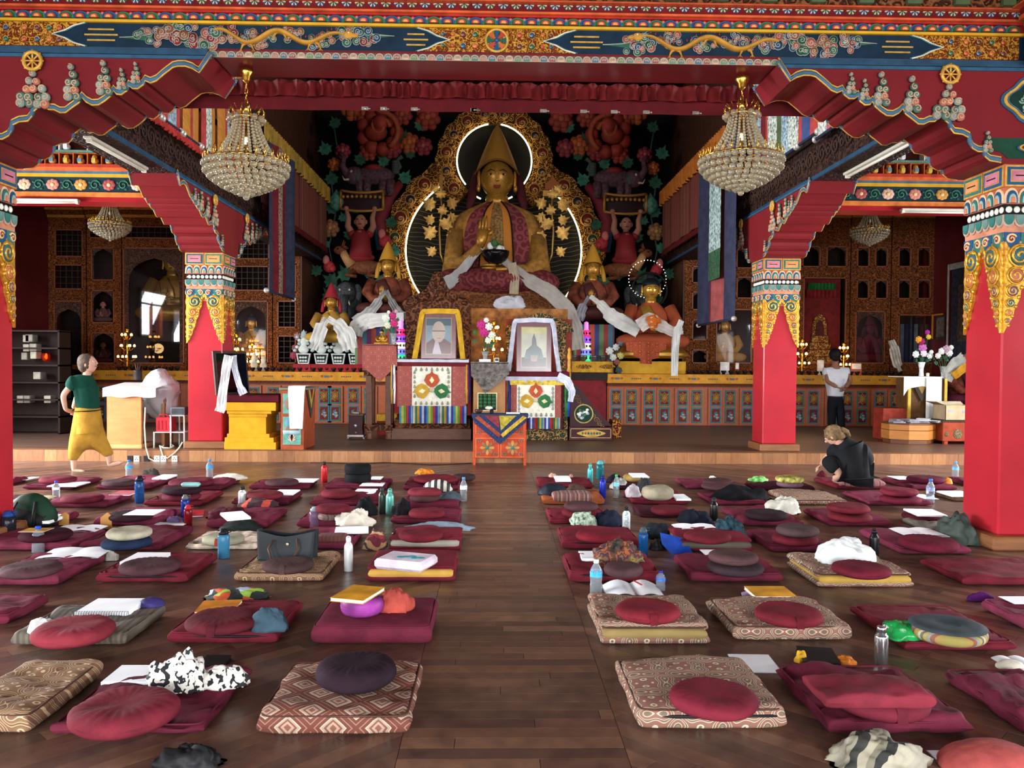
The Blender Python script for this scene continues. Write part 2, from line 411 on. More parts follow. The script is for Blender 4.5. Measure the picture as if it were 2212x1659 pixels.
for sx in(-1,1):
 b=MB();b.box(*sorted((sx*4.62,sx*XW)),6.7,22,5.4,5.5);struct(b.build('ceiling_aisle_'+('left' if sx<0 else 'right'),[CEIL]))
b=MB();b.box(-4.75,4.75,7.2,7.3,5.0,8.5);struct(b.build('wall_nave_front',[CEIL]))
# columns
CF,CI=6.68,12.66
CW=.52
XL,XR=-4.67,4.16
ZB=3.92
SHAFT=P('aa1c28',.34,0,.05,2,Coat_Weight=.15,Coat_Roughness=.15)
def spiral(cx,cz,r,turns=1.6,n=22,ccw=1,a0=0):
 return[(cx+ccw*math.cos(a0+2*PI*turns*t/n)*r*(1-.85*t/n),0,cz+math.sin(a0+2*PI*turns*t/n)*r*(1-.85*t/n))for t in range(n+1)]
_cm={}
def part(key,fn,mats):
 if key not in _cm:q=MB();fn(q);_cm[key]=q.mesh(key,mats)
 return _cm[key]
def arch_poly(w,h,n=8):return[(-w/2,0)]+[(-w/2*math.cos(PI*i/n),h*.35+h*.65*math.sin(PI*i/n))for i in range(n+1)]+[(w/2,0)]
def column(name,label,x0,y0,zb):
 cx,cy=x0+CW/2,y0+CW/2
 t=thing(name,label,'column',(cx,cy,zb))
 h=CW/2
 q=MB();e=h+(.09 if zb==0 else .05);q.box(-e,e,-e,e,0,.11,bev=.012);q.build('plinth',[wood('6a4226','8a5a36',.4,(1,1,8),3)],t)
 q=MB();q.box(-h,h,-h,h,.11,3.13-zb,bev=.014);q.build('shaft',[SHAFT],t)
 z=lambda a:a-zb
 q=MB();q.box(-.285,.285,-.285,.285,z(2.965),z(3.15));q.box(-.275,.275,-.275,.275,z(2.83),z(2.965));q.box(-.262,.262,-.262,.262,z(2.745),z(2.83),1)
 q.box(-.275,.275,-.275,.275,z(2.56),z(2.745),2);q.box(-.262,.262,-.262,.262,z(2.42),z(2.56),2)
 q.build('capital_block',[P('b05a3a',.5),BLACK,P('c27a5c',.5)],t)
 cs=[(BLUE,P('b8687a',.5)),(TEAL,P('c8804a',.5))]
 for k in range(4):
  Rz=Matrix.Rotation(k*PI/2,4,'Z')
  def put(nm,key,fn,mats,x,d,zz,mir=False):
   o=obj(nm,part(key,fn,mats),t);o.matrix_local=Rz@Matrix.Translation((x,-d,zz))@(Matrix.Scale(-1,4,(1,0,0))if mir else Matrix())
  for j,s in enumerate((-1,1)):
   a,c2=cs[(j+k)%2]
   def pf(q):
    q.box(-.135,.135,-.008,0,-.085,.085,0)
    q.box(-.122,.122,-.013,-.004,-.072,.072,1);q.box(-.098,.098,-.017,-.004,-.05,.05,0)
    q.box(-.090,.090,-.021,-.004,-.042,.042,2);q.box(-.06,.06,-.023,-.004,-.005,.005,3)
   put('cartouche_panel','cpanel%d'%((j+k)%2),pf,[GOLD,a,c2,BLACK],s*.1425,.285,z(3.055))
  for j in range(5):
   c3=(BLUE,TEAL)[j%2]
   def pf(q):
    q.prism(arch_poly(.112,.125),-.022,0,0);q.prism(arch_poly(.088,.103),-.03,-.01,1)
    q.prism(arch_poly(.06,.075),-.036,-.01,2);q.prism(arch_poly(.036,.05),-.042,-.01,3)
   put('petal','cpetal%d'%(j%2),pf,[P('d8b08a',.5),c3,P('86a8a0',.5),P('c86a48',.5)],-.22+.11*j,.268,z(2.835))
  for j in range(8):
   put('pearl','cpearl',lambda q:q.lathe([(.027,0),(.027,.006),(.018,.013),(0,.015)],12,M=Matrix.Rotation(PI/2,4,'X')),[P('dcd8c8',.4)],-.227+.065*j,.262,z(2.787))
  for j in range(6):
   def pf(q):
    q.prism([(p[0],-p[1])for p in arch_poly(.1,.1)],-.02,0,0);q.prism([(p[0],-p[1])for p in arch_poly(.08,.08)],-.027,-.01,1)
   put('scale_leaf','cscale%d'%(j%2),pf,[P('b0907c',.5),(TEAL,P('5a7a72',.5))[j%2]],-.24+.096*j,.268,z(2.74))
  q2=('8a3a3a',)
  for j in range(4):
   def pf(q):
    q.prism([(-.07,0),(-.068,-.05),(-.03,-.12),(.03,-.165),(.055,-.1),(.07,-.04),(.07,0)],-.02,0,0)
    q.tube([(p[0],-.024,p[2])for p in spiral(-.012,-.055,.042,1.5,18,1,.4)],.010,5,1)
    q.tube([(p[0],-.028,p[2])for p in spiral(-.012,-.055,.027,1.1,12,1,.4)],.007,5,2)
   put('cloud_curl','ccurl%d'%(j%2),pf,[(BLUE,TEAL)[j%2],P('d0a878',.5),P('7a2a2c',.5)],-.204+.136*j,.265,z(2.60),j%2==1)
  for j,s in enumerate((-1,1)):
   def pf(q):
    L=[];top=.0;n=14
    for i in range(n+1):
     u=i/n;w=.245*(1-u)**.8+.022;L.append((w-.006+.012*math.sin(i*2.2)*(1-u*.5),-.72*u+.03))
    q.prism([(0,.03)]+L+[(0,-.72)],-.026,0,0)
    for(cx2,cz2,r2,ci)in((.115,-.09,.082,1),(.085,-.25,.062,2),(.06,-.375,.045,3),(.045,-.475,.033,1),(.034,-.555,.025,2),(.025,-.62,.018,3)):
     q.lathe([(r2*.95,0),(r2*.9,.012),(0,.012)],18,(cx2,0,0),ci,True,Matrix.Translation((0,-.026,cz2))@Matrix.Rotation(PI/2,4,'X'))
     q.tube([(p[0],-.036,p[2])for p in spiral(cx2,cz2,r2,1.5,20,1,.8)],r2*.16,5,0)
     q.tube([(p[0],-.032,p[2])for p in spiral(cx2,cz2,r2*1.08,1,20,1,0)[:1]+[(cx2+r2*1.1*math.cos(a*.35),0,cz2+r2*1.1*math.sin(a*.35))for a in range(19)]],r2*.13,5,0)
    for i in range(9):
     u=(i+.5)/9;w=.245*(1-u)**.8;q.sph((w*.9+.012,-.026,-.70*u),(.022*(1-u*.5),.012,.026*(1-u*.4)),8,5,0)
   put('gilt_pendant','cpend%d'%j,pf,[gold('cf9a34',.34,.55,.3,30),P('2a5a66',.4),P('b8604a',.4),P('6a4a6a',.4)],s*(.258),.258,z(2.50),s>0)
 return t
column('painted_column','red square column at the left photo edge with its base among the mats',XL,CF,0)
column('painted_column','big red square column near the right photo edge beside a grey-green bag',XR,CF,0)
column('painted_column','red square column on the platform beside the yellow stepped stool',XL,CI,ZP)
column('painted_column','red square column on the platform left of the man in white shirt',XR,CI,ZP)
# bracket arms (profile: distance from column face, z)
prof_px=[(1686,134),(1711,174),(1725,165),(1740,160.5),(1755,161),(1766,164),(1786,180.6),(1800,194),(1812,199),(1823,194),(1828,204),(1838,212),(1849,212),(1857,206),(1862,218),(1872,226),(1882,225),(1888,218),(1895,230),(1907,240.8),(1919,249),(1932,250),(1944,244),(1953.6,234),(1960,246),(1972,255),(1987,267.5),(1998,268),(2010,262),(2022,262),(2034,250),(2043,258),(2054,267.5),(2057,278),(2064,287.6),(2082,290),(2097,297.6),(2098,310),(2104,321),(2116,328),(2128,328),(2132,340),(2141,347.8),(2165,352)]
BP=[]
for px,py in prof_px:
 x,zz=XZ(px,py,CF-.04);BP.append((max(0.0,(XR+.02)-x),zz))
z_end=BP[-1][1]
BP=[(d,3.15+(zz-z_end)*(ZB-3.15)/(BP[0][1]-z_end))for d,zz in BP]
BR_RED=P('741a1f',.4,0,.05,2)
def orn_cloud(q,x,zz,s,wheel=False):
 """cluster of carved cloud curls rising from the bracket edge; x along, y proud"""
 rr=random.Random(int(abs(x)*1000)+5)
 rows=[(-.14,4,.05),(-.07,4,.05),(0,3,.045),(.08,2,.04),(.15,1,.035)]if wheel else[(-.12,2,.045),(-.05,2,.045),(.02,2,.04),(.09,1,.04),(.15,1,.032)]
 for dz,n,r in rows:
  for k in range(n):
   ox=(k-(n-1)/2)*r*1.7+rr.uniform(-.014,.014);dz+=rr.uniform(-.008,.008)
   M=Matrix.Translation((x+ox*s,-.012,zz+dz*s))@Matrix.Rotation(PI/2,4,'X')
   q.lathe([(r*s,0),(r*s*.9,.018),(r*s*.4,.026),(0,.024)],10,(0,0,0),1+rr.randrange(3),True,M)
   q.tube([(p[0],-.036,p[2])for p in spiral(x+ox*s,zz+dz*s,r*s*.8,1.2,10,rr.choice((-1,1)),rr.random()*6)],.006*s,4,0)
 if wheel:
  cz=zz+.27*s
  q.tube([(x+.085*s*math.cos(a*PI/10),-.03,cz+.085*s*math.sin(a*PI/10))for a in range(20)],.02*s,6,4,True)
  for a in range(8):
   c_,s_=math.cos(a*PI/4),math.sin(a*PI/4)
   q.cyl((x,-.03,cz),(x+.11*s*c_,-.03,cz+.11*s*s_),.009*s,5,4)
  q.sph((x,-.03,cz),.025*s,8,5,4)
ORN=[P('c89a78',.5),P('4a6a5c',.5),P('a8604a',.5),P('7a8a80',.5),GOLD,P('2a3a4a',.5)]
ZPR=lambda d:min(BP,key=lambda p:abs(p[0]-d))[1]
def bracket(name,label,origin,rot,ext=CW+.005):
 """arm reaching along local +x from the column face, .5 thick in local y (0..CW+.06)"""
 t=thing(name,label,'bracket',origin,rot)
 T=CW+.08
 poly=[(d,zz)for d,zz in BP]+[(-ext,3.152),(-ext,ZB-.002),(BP[0][0],ZB-.002)]
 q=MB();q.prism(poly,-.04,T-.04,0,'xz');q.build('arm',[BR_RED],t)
 for fy,sgn in((-.04,-1),(T-.04,1)):
  ed=[(d,zz+.022)for d,zz in BP]
  q=MB()
  q.tube([(d,fy+sgn*.008,zz+.004)for d,zz in ed],.020,6,0);q.tube([(d,fy+sgn*.014,zz-.016)for d,zz in ed],.008,5,1);q.tube([(d,fy+sgn*.014,zz+.026)for d,zz in ed],.008,5,1)
  q.build('edge_trim',[P('3a5f78',.5),GOLD],t)
  q=MB();q.box(-ext,BP[0][0],fy-.012 if sgn<0 else fy,fy if sgn<0 else fy+.012,ZB-.03,ZB-.003);q.build('top_trim',[P('2a4f6a',.5)],t)
  for(d,zz,s,wh)in[(d,ZPR(d)+s*(.20 if w else .19)+.02,s,w)for d,s,w in((.51,.80,True),(.81,.85,False),(1.06,.8,False),(1.20,.5,False),(1.31,.5,False),(.19,.5,False))]:
   q=MB();orn_cloud(q,0,0,s,wh)
   if s<=.4:q.tube([(.02,-.015,.06),(.035,-.015,.1),(.06,-.012,.16)],[.018,.012,.002],5,0)
   o=q.build('wheel_ornament' if wh else 'cloud_ornament',ORN,t,(d,fy+sgn*.004,zz))
   if sgn>0:o.rotation_euler=(0,0,PI)
 return t
BRF=[bracket('bracket_arm','scalloped red bracket under the front beam at the upper left',(XL+CW,CF-.0,0),0)]
BRF.append(bracket('bracket_arm','scalloped red bracket under the front beam at the upper right',(XR,CF+CW,0),PI))
bracket('bracket_arm','red bracket reaching forward from the column beside the yellow stool',(XL,CI,0),-PI/2)
bracket('bracket_arm','red bracket reaching forward from the column beside the man in white shirt',(XR,CI,0),-PI/2)
bracket('bracket_arm','dim red bracket reaching back from the column beside the yellow stool',(XL+CW,CI+CW+.005,0),PI/2,0)
bracket('bracket_arm','dim red bracket reaching back from the column beside the man in white shirt',(XR+CW,CI+CW+.005,0),PI/2,0)
def cart(q,w,h):
 pts=[]
 for i in range(40):
  a=2*PI*i/40;r=1+.12*math.cos(4*a);pts.append((w*r*math.cos(a),h*r*math.sin(a)))
 q.prism(pts,-.012,0,0);q.prism([(x*.9,z*.88)for x,z in pts],-.02,-.005,1);q.prism([(x*.78,z*.74)for x,z in pts],-.026,-.005,2);q.prism([(x*.72,z*.68)for x,z in pts],-.03,-.005,3)
 for k in range(9):
  a=k*2.4;r=.12+.06*k;q.tube([(p[0],-.036,p[2])for p in spiral(w*.6*r*math.cos(a)*1.4,h*.62*r*math.sin(a)*1.4,.03,1.3,10,1,a)],.008,4,4+k%3)
for sx,t0 in((-1,BRF[0]),(1,BRF[1])):
 x0=XL if sx<0 else XR;t=None
 def bt(q,nm,mats,loc=(0,0,0)):
  o=q.build(nm,mats);o.parent=t0;o.matrix_parent_inverse=Matrix();o.matrix_local=(Matrix.Translation(t0.location)@Matrix.Rotation(t0.rotation_euler.z,4,'Z')).inverted()@Matrix.Translation((x0+CW/2+loc[0],CF+loc[1],loc[2]))
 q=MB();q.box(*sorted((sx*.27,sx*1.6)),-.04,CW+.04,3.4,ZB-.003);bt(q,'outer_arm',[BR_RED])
 q=MB();q.prism([(sx*a,b_)for a,b_ in((-.47,3.355),(.255,3.355),(.255,3.19),(-.27,3.19),(-.33,3.24),(-.46,3.27))],-.047,-.041);bt(q,'green_panel',[P('15402e',.5)])
 q=MB();cart(q,.20,.17);bt(q,'medallion',[P('2a4f6a',.5),GOLD,P('3a5f78',.5),P('14302a',.5),P('b07a6a',.5),P('7a9a8a',.5),P('c09a4a',.5)],(-.12*sx,-.042,3.66))
 q=MB();cart(q,.13,.06);bt(q,'medallion',[P('2a4f6a',.5),GOLD,P('8a3a2a',.5),P('14302a',.5),P('b07a6a',.5),P('7a9a8a',.5),P('c09a4a',.5)],(-.06*sx,-.05,3.275))
 # painted front beam
YB=CF+.02
def zb(y):return XZ(1106,y,YB)[1]
zs={k:zb(v)for k,v in dict(bot=134,trim=120,blue=63.5,yel=57.5,arch=43,o2=39,o1=34,fan=18,top=14,up=-60).items()}
XB0,XB1=-4.24,4.24
beam=thing('painted_beam','painted beam across the top with gold dragons, clouds and lotus petals','beam',(0,YB,0))
BLUEP=P('12283a',.5,0,.15);UP=carved('4a2416','7a4a2a',16,.6)
def band(nm,y0,y1,z0,z1,mat,bev=0,x0=XL,x1=XR+CW):
 q=MB();q.box(x0,x1,y0,y1,z0,z1,bev=bev);return q.build(nm,[mat],beam)
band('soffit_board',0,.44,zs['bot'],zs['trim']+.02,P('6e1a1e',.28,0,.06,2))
band('blue_panel',0,.44,zs['trim']+.02,zs['blue'],BLUEP)
band('trim_ground',-.006,.0,zs['bot'],zs['trim'],P('6a4a3a',.6),x0=-2.29,x1=2.29)
band('blue_edge',-.052,-.001,zs['bot'],zs['trim'],P('24435a',.5),x0=XL,x1=-2.29);band('blue_edge',-.052,-.001,zs['bot'],zs['trim'],P('24435a',.5),x0=2.29,x1=XR+CW)
band('yellow_fillet',-.03,.44,zs['blue'],zs['yel'],YEL,.004)
band('petal_ground',-.02,.44,zs['yel'],zs['arch'],P('a02a24',.5))
band('red_fillet',-.06,.44,zs['arch'],zs['o2'],P('b02a24',.4),.004)
band('orange_fillet',-.09,.44,zs['o2'],zs['o1'],P('d0562a',.4),.004)
band('fan_ground',-.07,.44,zs['o1'],zs['fan'],P('6a1418',.4))
band('orange_cornice',-.13,.44,zs['fan'],zs['top'],P('c04a26',.4),.004)
band('upper_cornice',-.12,.44,zs['top'],zs['up'],UP)
n=76;w=(XB1-XB0)/n;ah=zs['arch']-zs['yel']-.002
def sc_arch(q):
 q.prism(arch_poly(w*.98,ah),-.022,0,0);q.prism(arch_poly(w*.8,ah*.82),-.03,-.01,1);q.prism(arch_poly(w*.55,ah*.6),-.036,-.01,2);q.prism(arch_poly(w*.34,ah*.38),-.04,-.01,3)
for i in range(n):
 k=i%2
 me=part('lotus%d'%k,sc_arch,[(P('2a5f84',.5),P('3a7a54',.5))[k],(P('1a3f68',.5),P('1f5a3a',.5))[k],P('b03a28',.5),P('d88a4a',.5)])
 obj('lotus_petal',me,beam,(XB0+(i+.5)*w,-.021,zs['yel']+.001))
 obj('bud',part('bud',lambda q:q.sph((0,-.004,0),(.016,.012,.014),7,5),[P('c8686a',.5)]),beam,(XB0+i*w,-.024,zs['arch']-.013))
def fan(q):
 for a in range(7):
  t0,t1=PI+PI*a/7+.05,PI+PI*(a+1)/7-.05
  q.prism([(.006*math.cos((t0+t1)/2),.006*math.sin((t0+t1)/2)),(.036*math.cos(t0),.034*math.sin(t0)),(.04*math.cos((t0+t1)/2),.038*math.sin((t0+t1)/2)),(.036*math.cos(t1),.034*math.sin(t1))],-.006,0,a%2)
nf=82;wf=(XB1-XB0)/nf
for i in range(nf):
 obj('fan_motif',part('fan%d'%(i%2),fan,[(P('b8a890',.5),P('a8b0a8',.5))[i%2],(P('2a5a3a',.5),P('2a4a6a',.5))[i%2]]),beam,(XB0+(i+.5)*wf,-.071,zs['fan']-.002))
nt=66;wt=4.58/nt;CT=['4a7a6a','b8745a','3a6a86','9a4a44','c8a07a','5a8a5a']
th=zs['trim']-zs['bot']
def ctrim(q):
 q.prism([(p[0]*wt*.98/.1,p[1])for p in arch_poly(.1,th*.95)],-.006,0,0);q.prism([(p[0]*wt*.7/.1,p[1]+th*.04)for p in arch_poly(.1,th*.75)],-.010,-.002,1)
 for s in(-1,1):q.tube([(p[0],-.012,p[2])for p in spiral(s*wt*.16,th*.42,wt*.15,1.2,8,s,PI/2)],.004,4,0)
for i in range(nt):
 obj('cloud_trim',part('ctrim%d'%(i%6),ctrim,[P('a89a88',.5),P(CT[i%6],.5)]),beam,(-2.29+(i+.5)*wt,-.006,zs['bot']))
pz=lambda y:XZ(1106,y,YB)[1]
zm=(zs['blue']+zs['trim']+.02)/2;hp=(zs['blue']-zs['trim']-.02)/2
def pX(px):return XZ(px,95,YB)[0]
CLC=[P('7a2420',.5),P('1f4a34',.5),P('8a4a2a',.5),P('1c4060',.5),P('2a5a44',.5),P('a04a3a',.5)];CLW=P('a8a698',.5)
def cloud(x,z_,s,n,seed,nm='painted_cloud',tail=0):
 rr=random.Random(seed);q=MB()
 for k in range(n):
  a=rr.random()*6.28;d=s*.9*math.sqrt(rr.random());cx2=d*math.cos(a)*1.5;cz2=max(-hp*.82-z_+zm,min(hp*.82-z_+zm,d*math.sin(a)*.8));r=s*(.22+.12*rr.random())
  q.lathe([(r*1.08,0),(r*1.08,.003),(0,.0032)],12,(0,0,0),6,True,Matrix.Translation((cx2,-.002-.0006*k,cz2))@Matrix.Rotation(PI/2,4,'X'))
  q.lathe([(r*.96,0),(r*.96,.0045),(0,.0047)],12,(0,0,0),rr.randrange(6),True,Matrix.Translation((cx2,-.002-.0006*k,cz2))@Matrix.Rotation(PI/2,4,'X'))
  q.tube([(p[0],-.008-.0006*k,p[2])for p in spiral(cx2,cz2,r*.7,1.3,9,rr.choice((-1,1)),rr.random()*6)],.0032,4,6)
 if tail:q.prism([(0,s*.3),(tail*s*2.6,0),(0,-s*.3)],-.005,0,4);q.tube([(0,-.006,s*.3),(tail*s*1.2,-.006,s*.08),(tail*s*2.6,-.006,0)],.004,4,6)
 return q.build(nm,CLC+[CLW],beam,(x,-.001,z_))
def dragon(px0,px1,mir):
 xs=(pX(px0),pX(px1));q=MB();L=xs[1]-xs[0];pts=[];rs=[]
 for i in range(61):
  t=i/60;pts.append((xs[0]+L*t,-.010,zm+hp*.58*math.sin(t*14+1.0)*(1-.3*t)));rs.append(.012+.040*math.sin(PI*min(1,(t if mir>0 else 1-t)*.9+.08))**.7)
 q.tube(pts,rs,7,0,flat=.4)
 for i in range(4,58,2):
  p=Vector(pts[i]);d=(Vector(pts[i+1])-p).normalized();q.cyl(p+Vector((0,-.004,rs[i]*.9)),p+Vector((-d.z*.01,-.004,rs[i]*.9+.022)),.006,4,2,.001)
 for t in(.25,.5,.78):
  i=int(60*t);p=Vector(pts[i])
  for s in(-1,1):
   e=p+Vector((s*.05,-.004,-.055));q.tube([p,p+Vector((s*.035,-.006,-.02)),e],[.014,.012,.006],5,0)
   for c_ in(-.02,0,.02):q.cyl(e,e+Vector((c_,0,-.022)),.005,4,0,.001)
 hd=Vector(pts[-1]if mir>0 else pts[0]);s=1 if mir>0 else -1
 q.sph(hd+Vector((s*.03,-.006,0)),(.045,.014,.032),9,6,0);q.sph(hd+Vector((s*.08,-.006,-.006)),(.034,.012,.018),9,6,0)
 q.sph(hd+Vector((s*.035,-.02,.012)),.007,6,4,1)
 for k in range(5):q.cyl(hd+Vector((0,-.006,.01)),hd+Vector((-s*.07,-.006,.06-.028*k)),.006,4,3,.001)
 q.build('painted_dragon',[P('b8802a',.5),WHITE,P('b03a26',.5),P('7a8a84',.5)],beam)
dragon(465,745,1);dragon(1385,1680,-1)
for i,(px,s,n)in enumerate(((330,.10,18),(390,.11,20),(440,.12,22),(505,.10,14),(560,.09,12),(620,.09,12),(690,.09,12),(775,.11,20))):cloud(pX(px),zm+(hp*.25 if i%2 else -hp*.2),s,n,40+i,tail=(-1 if px==330 else(1 if px==775 else 0)))
for i,(px,s,n)in enumerate(((1378,.11,20),(1450,.09,12),(1515,.09,12),(1580,.09,12),(1640,.10,14),(1710,.12,22),(1765,.11,20),(1825,.10,18))):cloud(pX(px),zm+(hp*.25 if i%2 else -hp*.2),s,n,60+i,tail=(-1 if px==1378 else(1 if px==1825 else 0)))
def cartouche(pa,pb,la,lb):
 """gilded jewelled field between notched ends"""
 xa,xb=pX(pa),pX(pb);q=MB();d=.26
 def outline(e):
  L=[]
  if la:L+=[(xa,zm-hp+.002),(xa+d*.35,zm-hp*.72),(xa+d*.62,zm-hp*.32),(xa+d+e,zm),(xa+d*.62,zm+hp*.32),(xa+d*.35,zm+hp*.72),(xa,zm+hp-.002)]
  else:L+=[(xa,zm-hp+.002),(xa,zm+hp-.002)]
  if lb:L+=[(xb,zm+hp-.002),(xb-d*.35,zm+hp*.72),(xb-d*.62,zm+hp*.32),(xb-d-e,zm),(xb-d*.62,zm-hp*.32),(xb-d*.35,zm-hp*.72),(xb,zm-hp+.002)]
  else:L+=[(xb,zm+hp-.002),(xb,zm-hp+.002)]
  return L
 o=outline(0);q.prism(o,-.008,0,0)
 if la:q.tube([(x-.012,-.009,z)for x,z in o[0:7]],.007,5,1);q.tube([(x-.028,-.007,z)for x,z in o[0:7]],.006,5,2)
 if lb:
  e=o[-7:];q.tube([(x+.012,-.009,z)for x,z in e],.007,5,1);q.tube([(x+.028,-.007,z)for x,z in e],.006,5,2)
 q.build('gilt_cartouche',[carved('8a4a1c','c08a34',26,.45,.25,.6,'6a2a14'),P('c8c4b0',.5),P('3a6a6a',.5)],beam)
 return xa,xb
xa,xb=cartouche(905,1240,True,True)
cartouche(-140,182,True,True);cartouche(1972,2200,True,False)
JC=[P('1f5a4a',.3),P('a83a2a',.3),P('1c4a74',.3),P('b85a2a',.3),P('5a2a3a',.3)]
def jewel(px,z_,r,ci):
 q=MB();q.lathe([(r,0),(r*.9,.01),(r*.5,.016),(0,.018)],12,(0,0,0),0,True,Matrix.Translation((0,-.006,0))@Matrix.Rotation(PI/2,4,'X'));q.tube([(p[0],-.018,p[2])for p in spiral(0,0,r*1.05,1.4,12,1,0)],r*.16,4,1)
 q.build('jewel',[JC[ci%5],GOLD],beam,(pX(px),-.002,z_))
for i,px in enumerate((957,978,1000,1026,1122,1148,1172,1190)):
 for j,s in enumerate((-1,1)):jewel(px,zm+s*hp*.48,.024 if 990<px<1160 else .017,i+2*j)
for i,px in enumerate((15,55,82,108,130,2052,2085,2112,2140,2165)):
 for j,s in enumerate((-1,1)):jewel(px,zm+s*hp*.48,.022,i+2*j)
q=MB();q.tube([(.088*math.cos(a*PI/12),0,.088*math.sin(a*PI/12))for a in range(24)],.012,6,0,True)
for a in range(8):
 q.prism([(.02*math.cos(a*PI/4-.3),.02*math.sin(a*PI/4-.3)),(.08*math.cos(a*PI/4-.3),.08*math.sin(a*PI/4-.3)),(.08*math.cos(a*PI/4+.3),.08*math.sin(a*PI/4+.3)),(.02*math.cos(a*PI/4+.3),.02*math.sin(a*PI/4+.3))],-.006,.002,1+a%4)
q.sph((0,-.004,0),.02,10,6,3);q.build('dharma_wheel',[GOLD]+JC,beam,(pX(1073),-.010,zm))
for px0,px1 in((183,255),(872,925),(1232,1302),(1905,1972)):
 for k,(ins,dz)in enumerate(((8,.45),(0,0),(6,-.45))):
  q=MB();q.box(pX(px0+ins),pX(px1-ins),-.006,0,zm+dz*hp-.006,zm+dz*hp+.006);q.build('gold_line',[GOLD],beam)
for i in range(22):
 q=MB()if i==0 else None
 me=part('dentil',lambda q:(q.box(-.06,.06,-.05,0,0,.07,0,bev=.006),q.box(-.05,.05,-.07,0,.05,.12,1)),[P('4a5a3a',.6),P('6a3a22',.6)])
 obj('dentil',me,beam,(-4.0+i*.385,-.122,zs['top']+.004))
for sx,side in((-1,'left'),(1,'right')):
 t=thing('painted_beam','painted beam running overhead towards the viewer at the upper %s edge'%side,'beam',(0,0,0))
 X0=sx*4.245;X1=sx*4.66
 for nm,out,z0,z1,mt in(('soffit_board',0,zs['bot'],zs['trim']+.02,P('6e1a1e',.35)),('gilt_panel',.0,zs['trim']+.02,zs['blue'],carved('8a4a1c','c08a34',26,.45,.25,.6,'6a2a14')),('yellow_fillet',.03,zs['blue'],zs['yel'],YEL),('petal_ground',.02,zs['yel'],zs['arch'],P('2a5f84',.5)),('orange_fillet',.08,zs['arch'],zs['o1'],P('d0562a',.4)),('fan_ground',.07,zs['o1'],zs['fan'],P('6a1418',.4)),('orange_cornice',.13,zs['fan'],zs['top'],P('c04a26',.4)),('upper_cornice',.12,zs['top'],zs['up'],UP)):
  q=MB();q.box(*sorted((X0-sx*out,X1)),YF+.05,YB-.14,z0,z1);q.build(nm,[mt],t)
 for i in range(12):
  k=i%2;o=obj('lotus_petal',_cm['lotus%d'%k],t,(X0-sx*.021,YB-.2-i*w,zs['yel']+.001),-sx*PI/2)
  # valance curtain
YV=7.33
cur=thing('valance_curtain','red pleated curtain valance hanging behind the front beam','curtain',(0,YV,0))
zt,zbp,zs2=ZB+.06,XZ(1106,212,YV)[1],XZ(1106,236,YV)[1]
rr=random.Random(11);ph=[0]
for i in range(400):ph.append(ph[-1]+.8*PI+1.6*PI*rr.random()*.9)
def vf(u,v):
 x=-4.1+8.2*u;k=u*95;i=int(k);p=ph[min(i,399)]+(k-i)*(ph[min(i+1,399)]-ph[min(i,399)])
 return(x+.012*math.sin(p*1.3)*(1-v),.05*math.sin(p)*(.45+.55*(1-v))+.02,zbp+(zt-zbp)*v+.006*math.sin(p*.37+1)+.012*(1-v)*math.sin(p))
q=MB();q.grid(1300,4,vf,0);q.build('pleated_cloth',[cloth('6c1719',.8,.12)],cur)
q=MB();q.grid(60,3,lambda u,v:(-4.1+8.2*u,.10+.008*math.sin(u*90),zs2+(zbp+.05-zs2)*v),0);q.build('hem_strip',[cloth('60141a',.8,.12)],cur)
for px in(785,826,893,1023,1025,1175,1263,1330,1400,1508):
 x=XZ(px,228,YV)[0];q=MB();q.box(x-.03,x+.03,.082,.096,zs2+.002,zs2+.03);q.cyl((x,.08,zs2+.015),(x+.05,.08,zs2+.012),.008,6);q.build('clip',[P('8a8078',.3,.8)],cur)
 # dark carved beams along the nave, textile rows
DKC=carved('1c100c','3a2018',14,.6,0,.8,'0c0806')
for sx,side in((-1,'left'),(1,'right')):
 xi=(XL+CW)if sx<0 else XR
 t=thing('carved_beam','dark carved beam running back above the %s inner column'%side,'beam')
 q=MB();q.box(*sorted((xi,xi+sx*CW)),7.26,21.7,ZB,ZB+.56);q.build('timber',[DKC],t)
 q=MB();q.box(*sorted((xi-sx*.025,xi)),7.3,21.7,ZB,ZB+.05);q.box(*sorted((xi-sx*.03,xi)),7.3,21.7,ZB+.5,ZB+.56,1);q.build('edge_moulding',[P('1c3a52',.5),P('2a1410',.6)],t)
 for k in range(34):
  me=part('nave_scroll',lambda q:(q.tube([(p[0],-.008,p[2])for p in spiral(0,0,.13,1.7,22)],.018,5,0),q.tube([(p[0],-.008,p[2])for p in spiral(.2,0,.1,1.5,18,-1)],.015,5,0)),[P('33201a',.6)])
  o=obj('scroll_relief',me,t,(xi,7.6+k*.41,ZB+.28),PI/2 if sx>0 else -PI/2)
  if sx>0:o.rotation_euler=(0,0,-PI/2)
  else:o.rotation_euler=(0,0,PI/2)
FLC=[P('c87a6a',.5),P('c88a3a',.5),P('a84a4a',.5),P('d0a890',.5)]
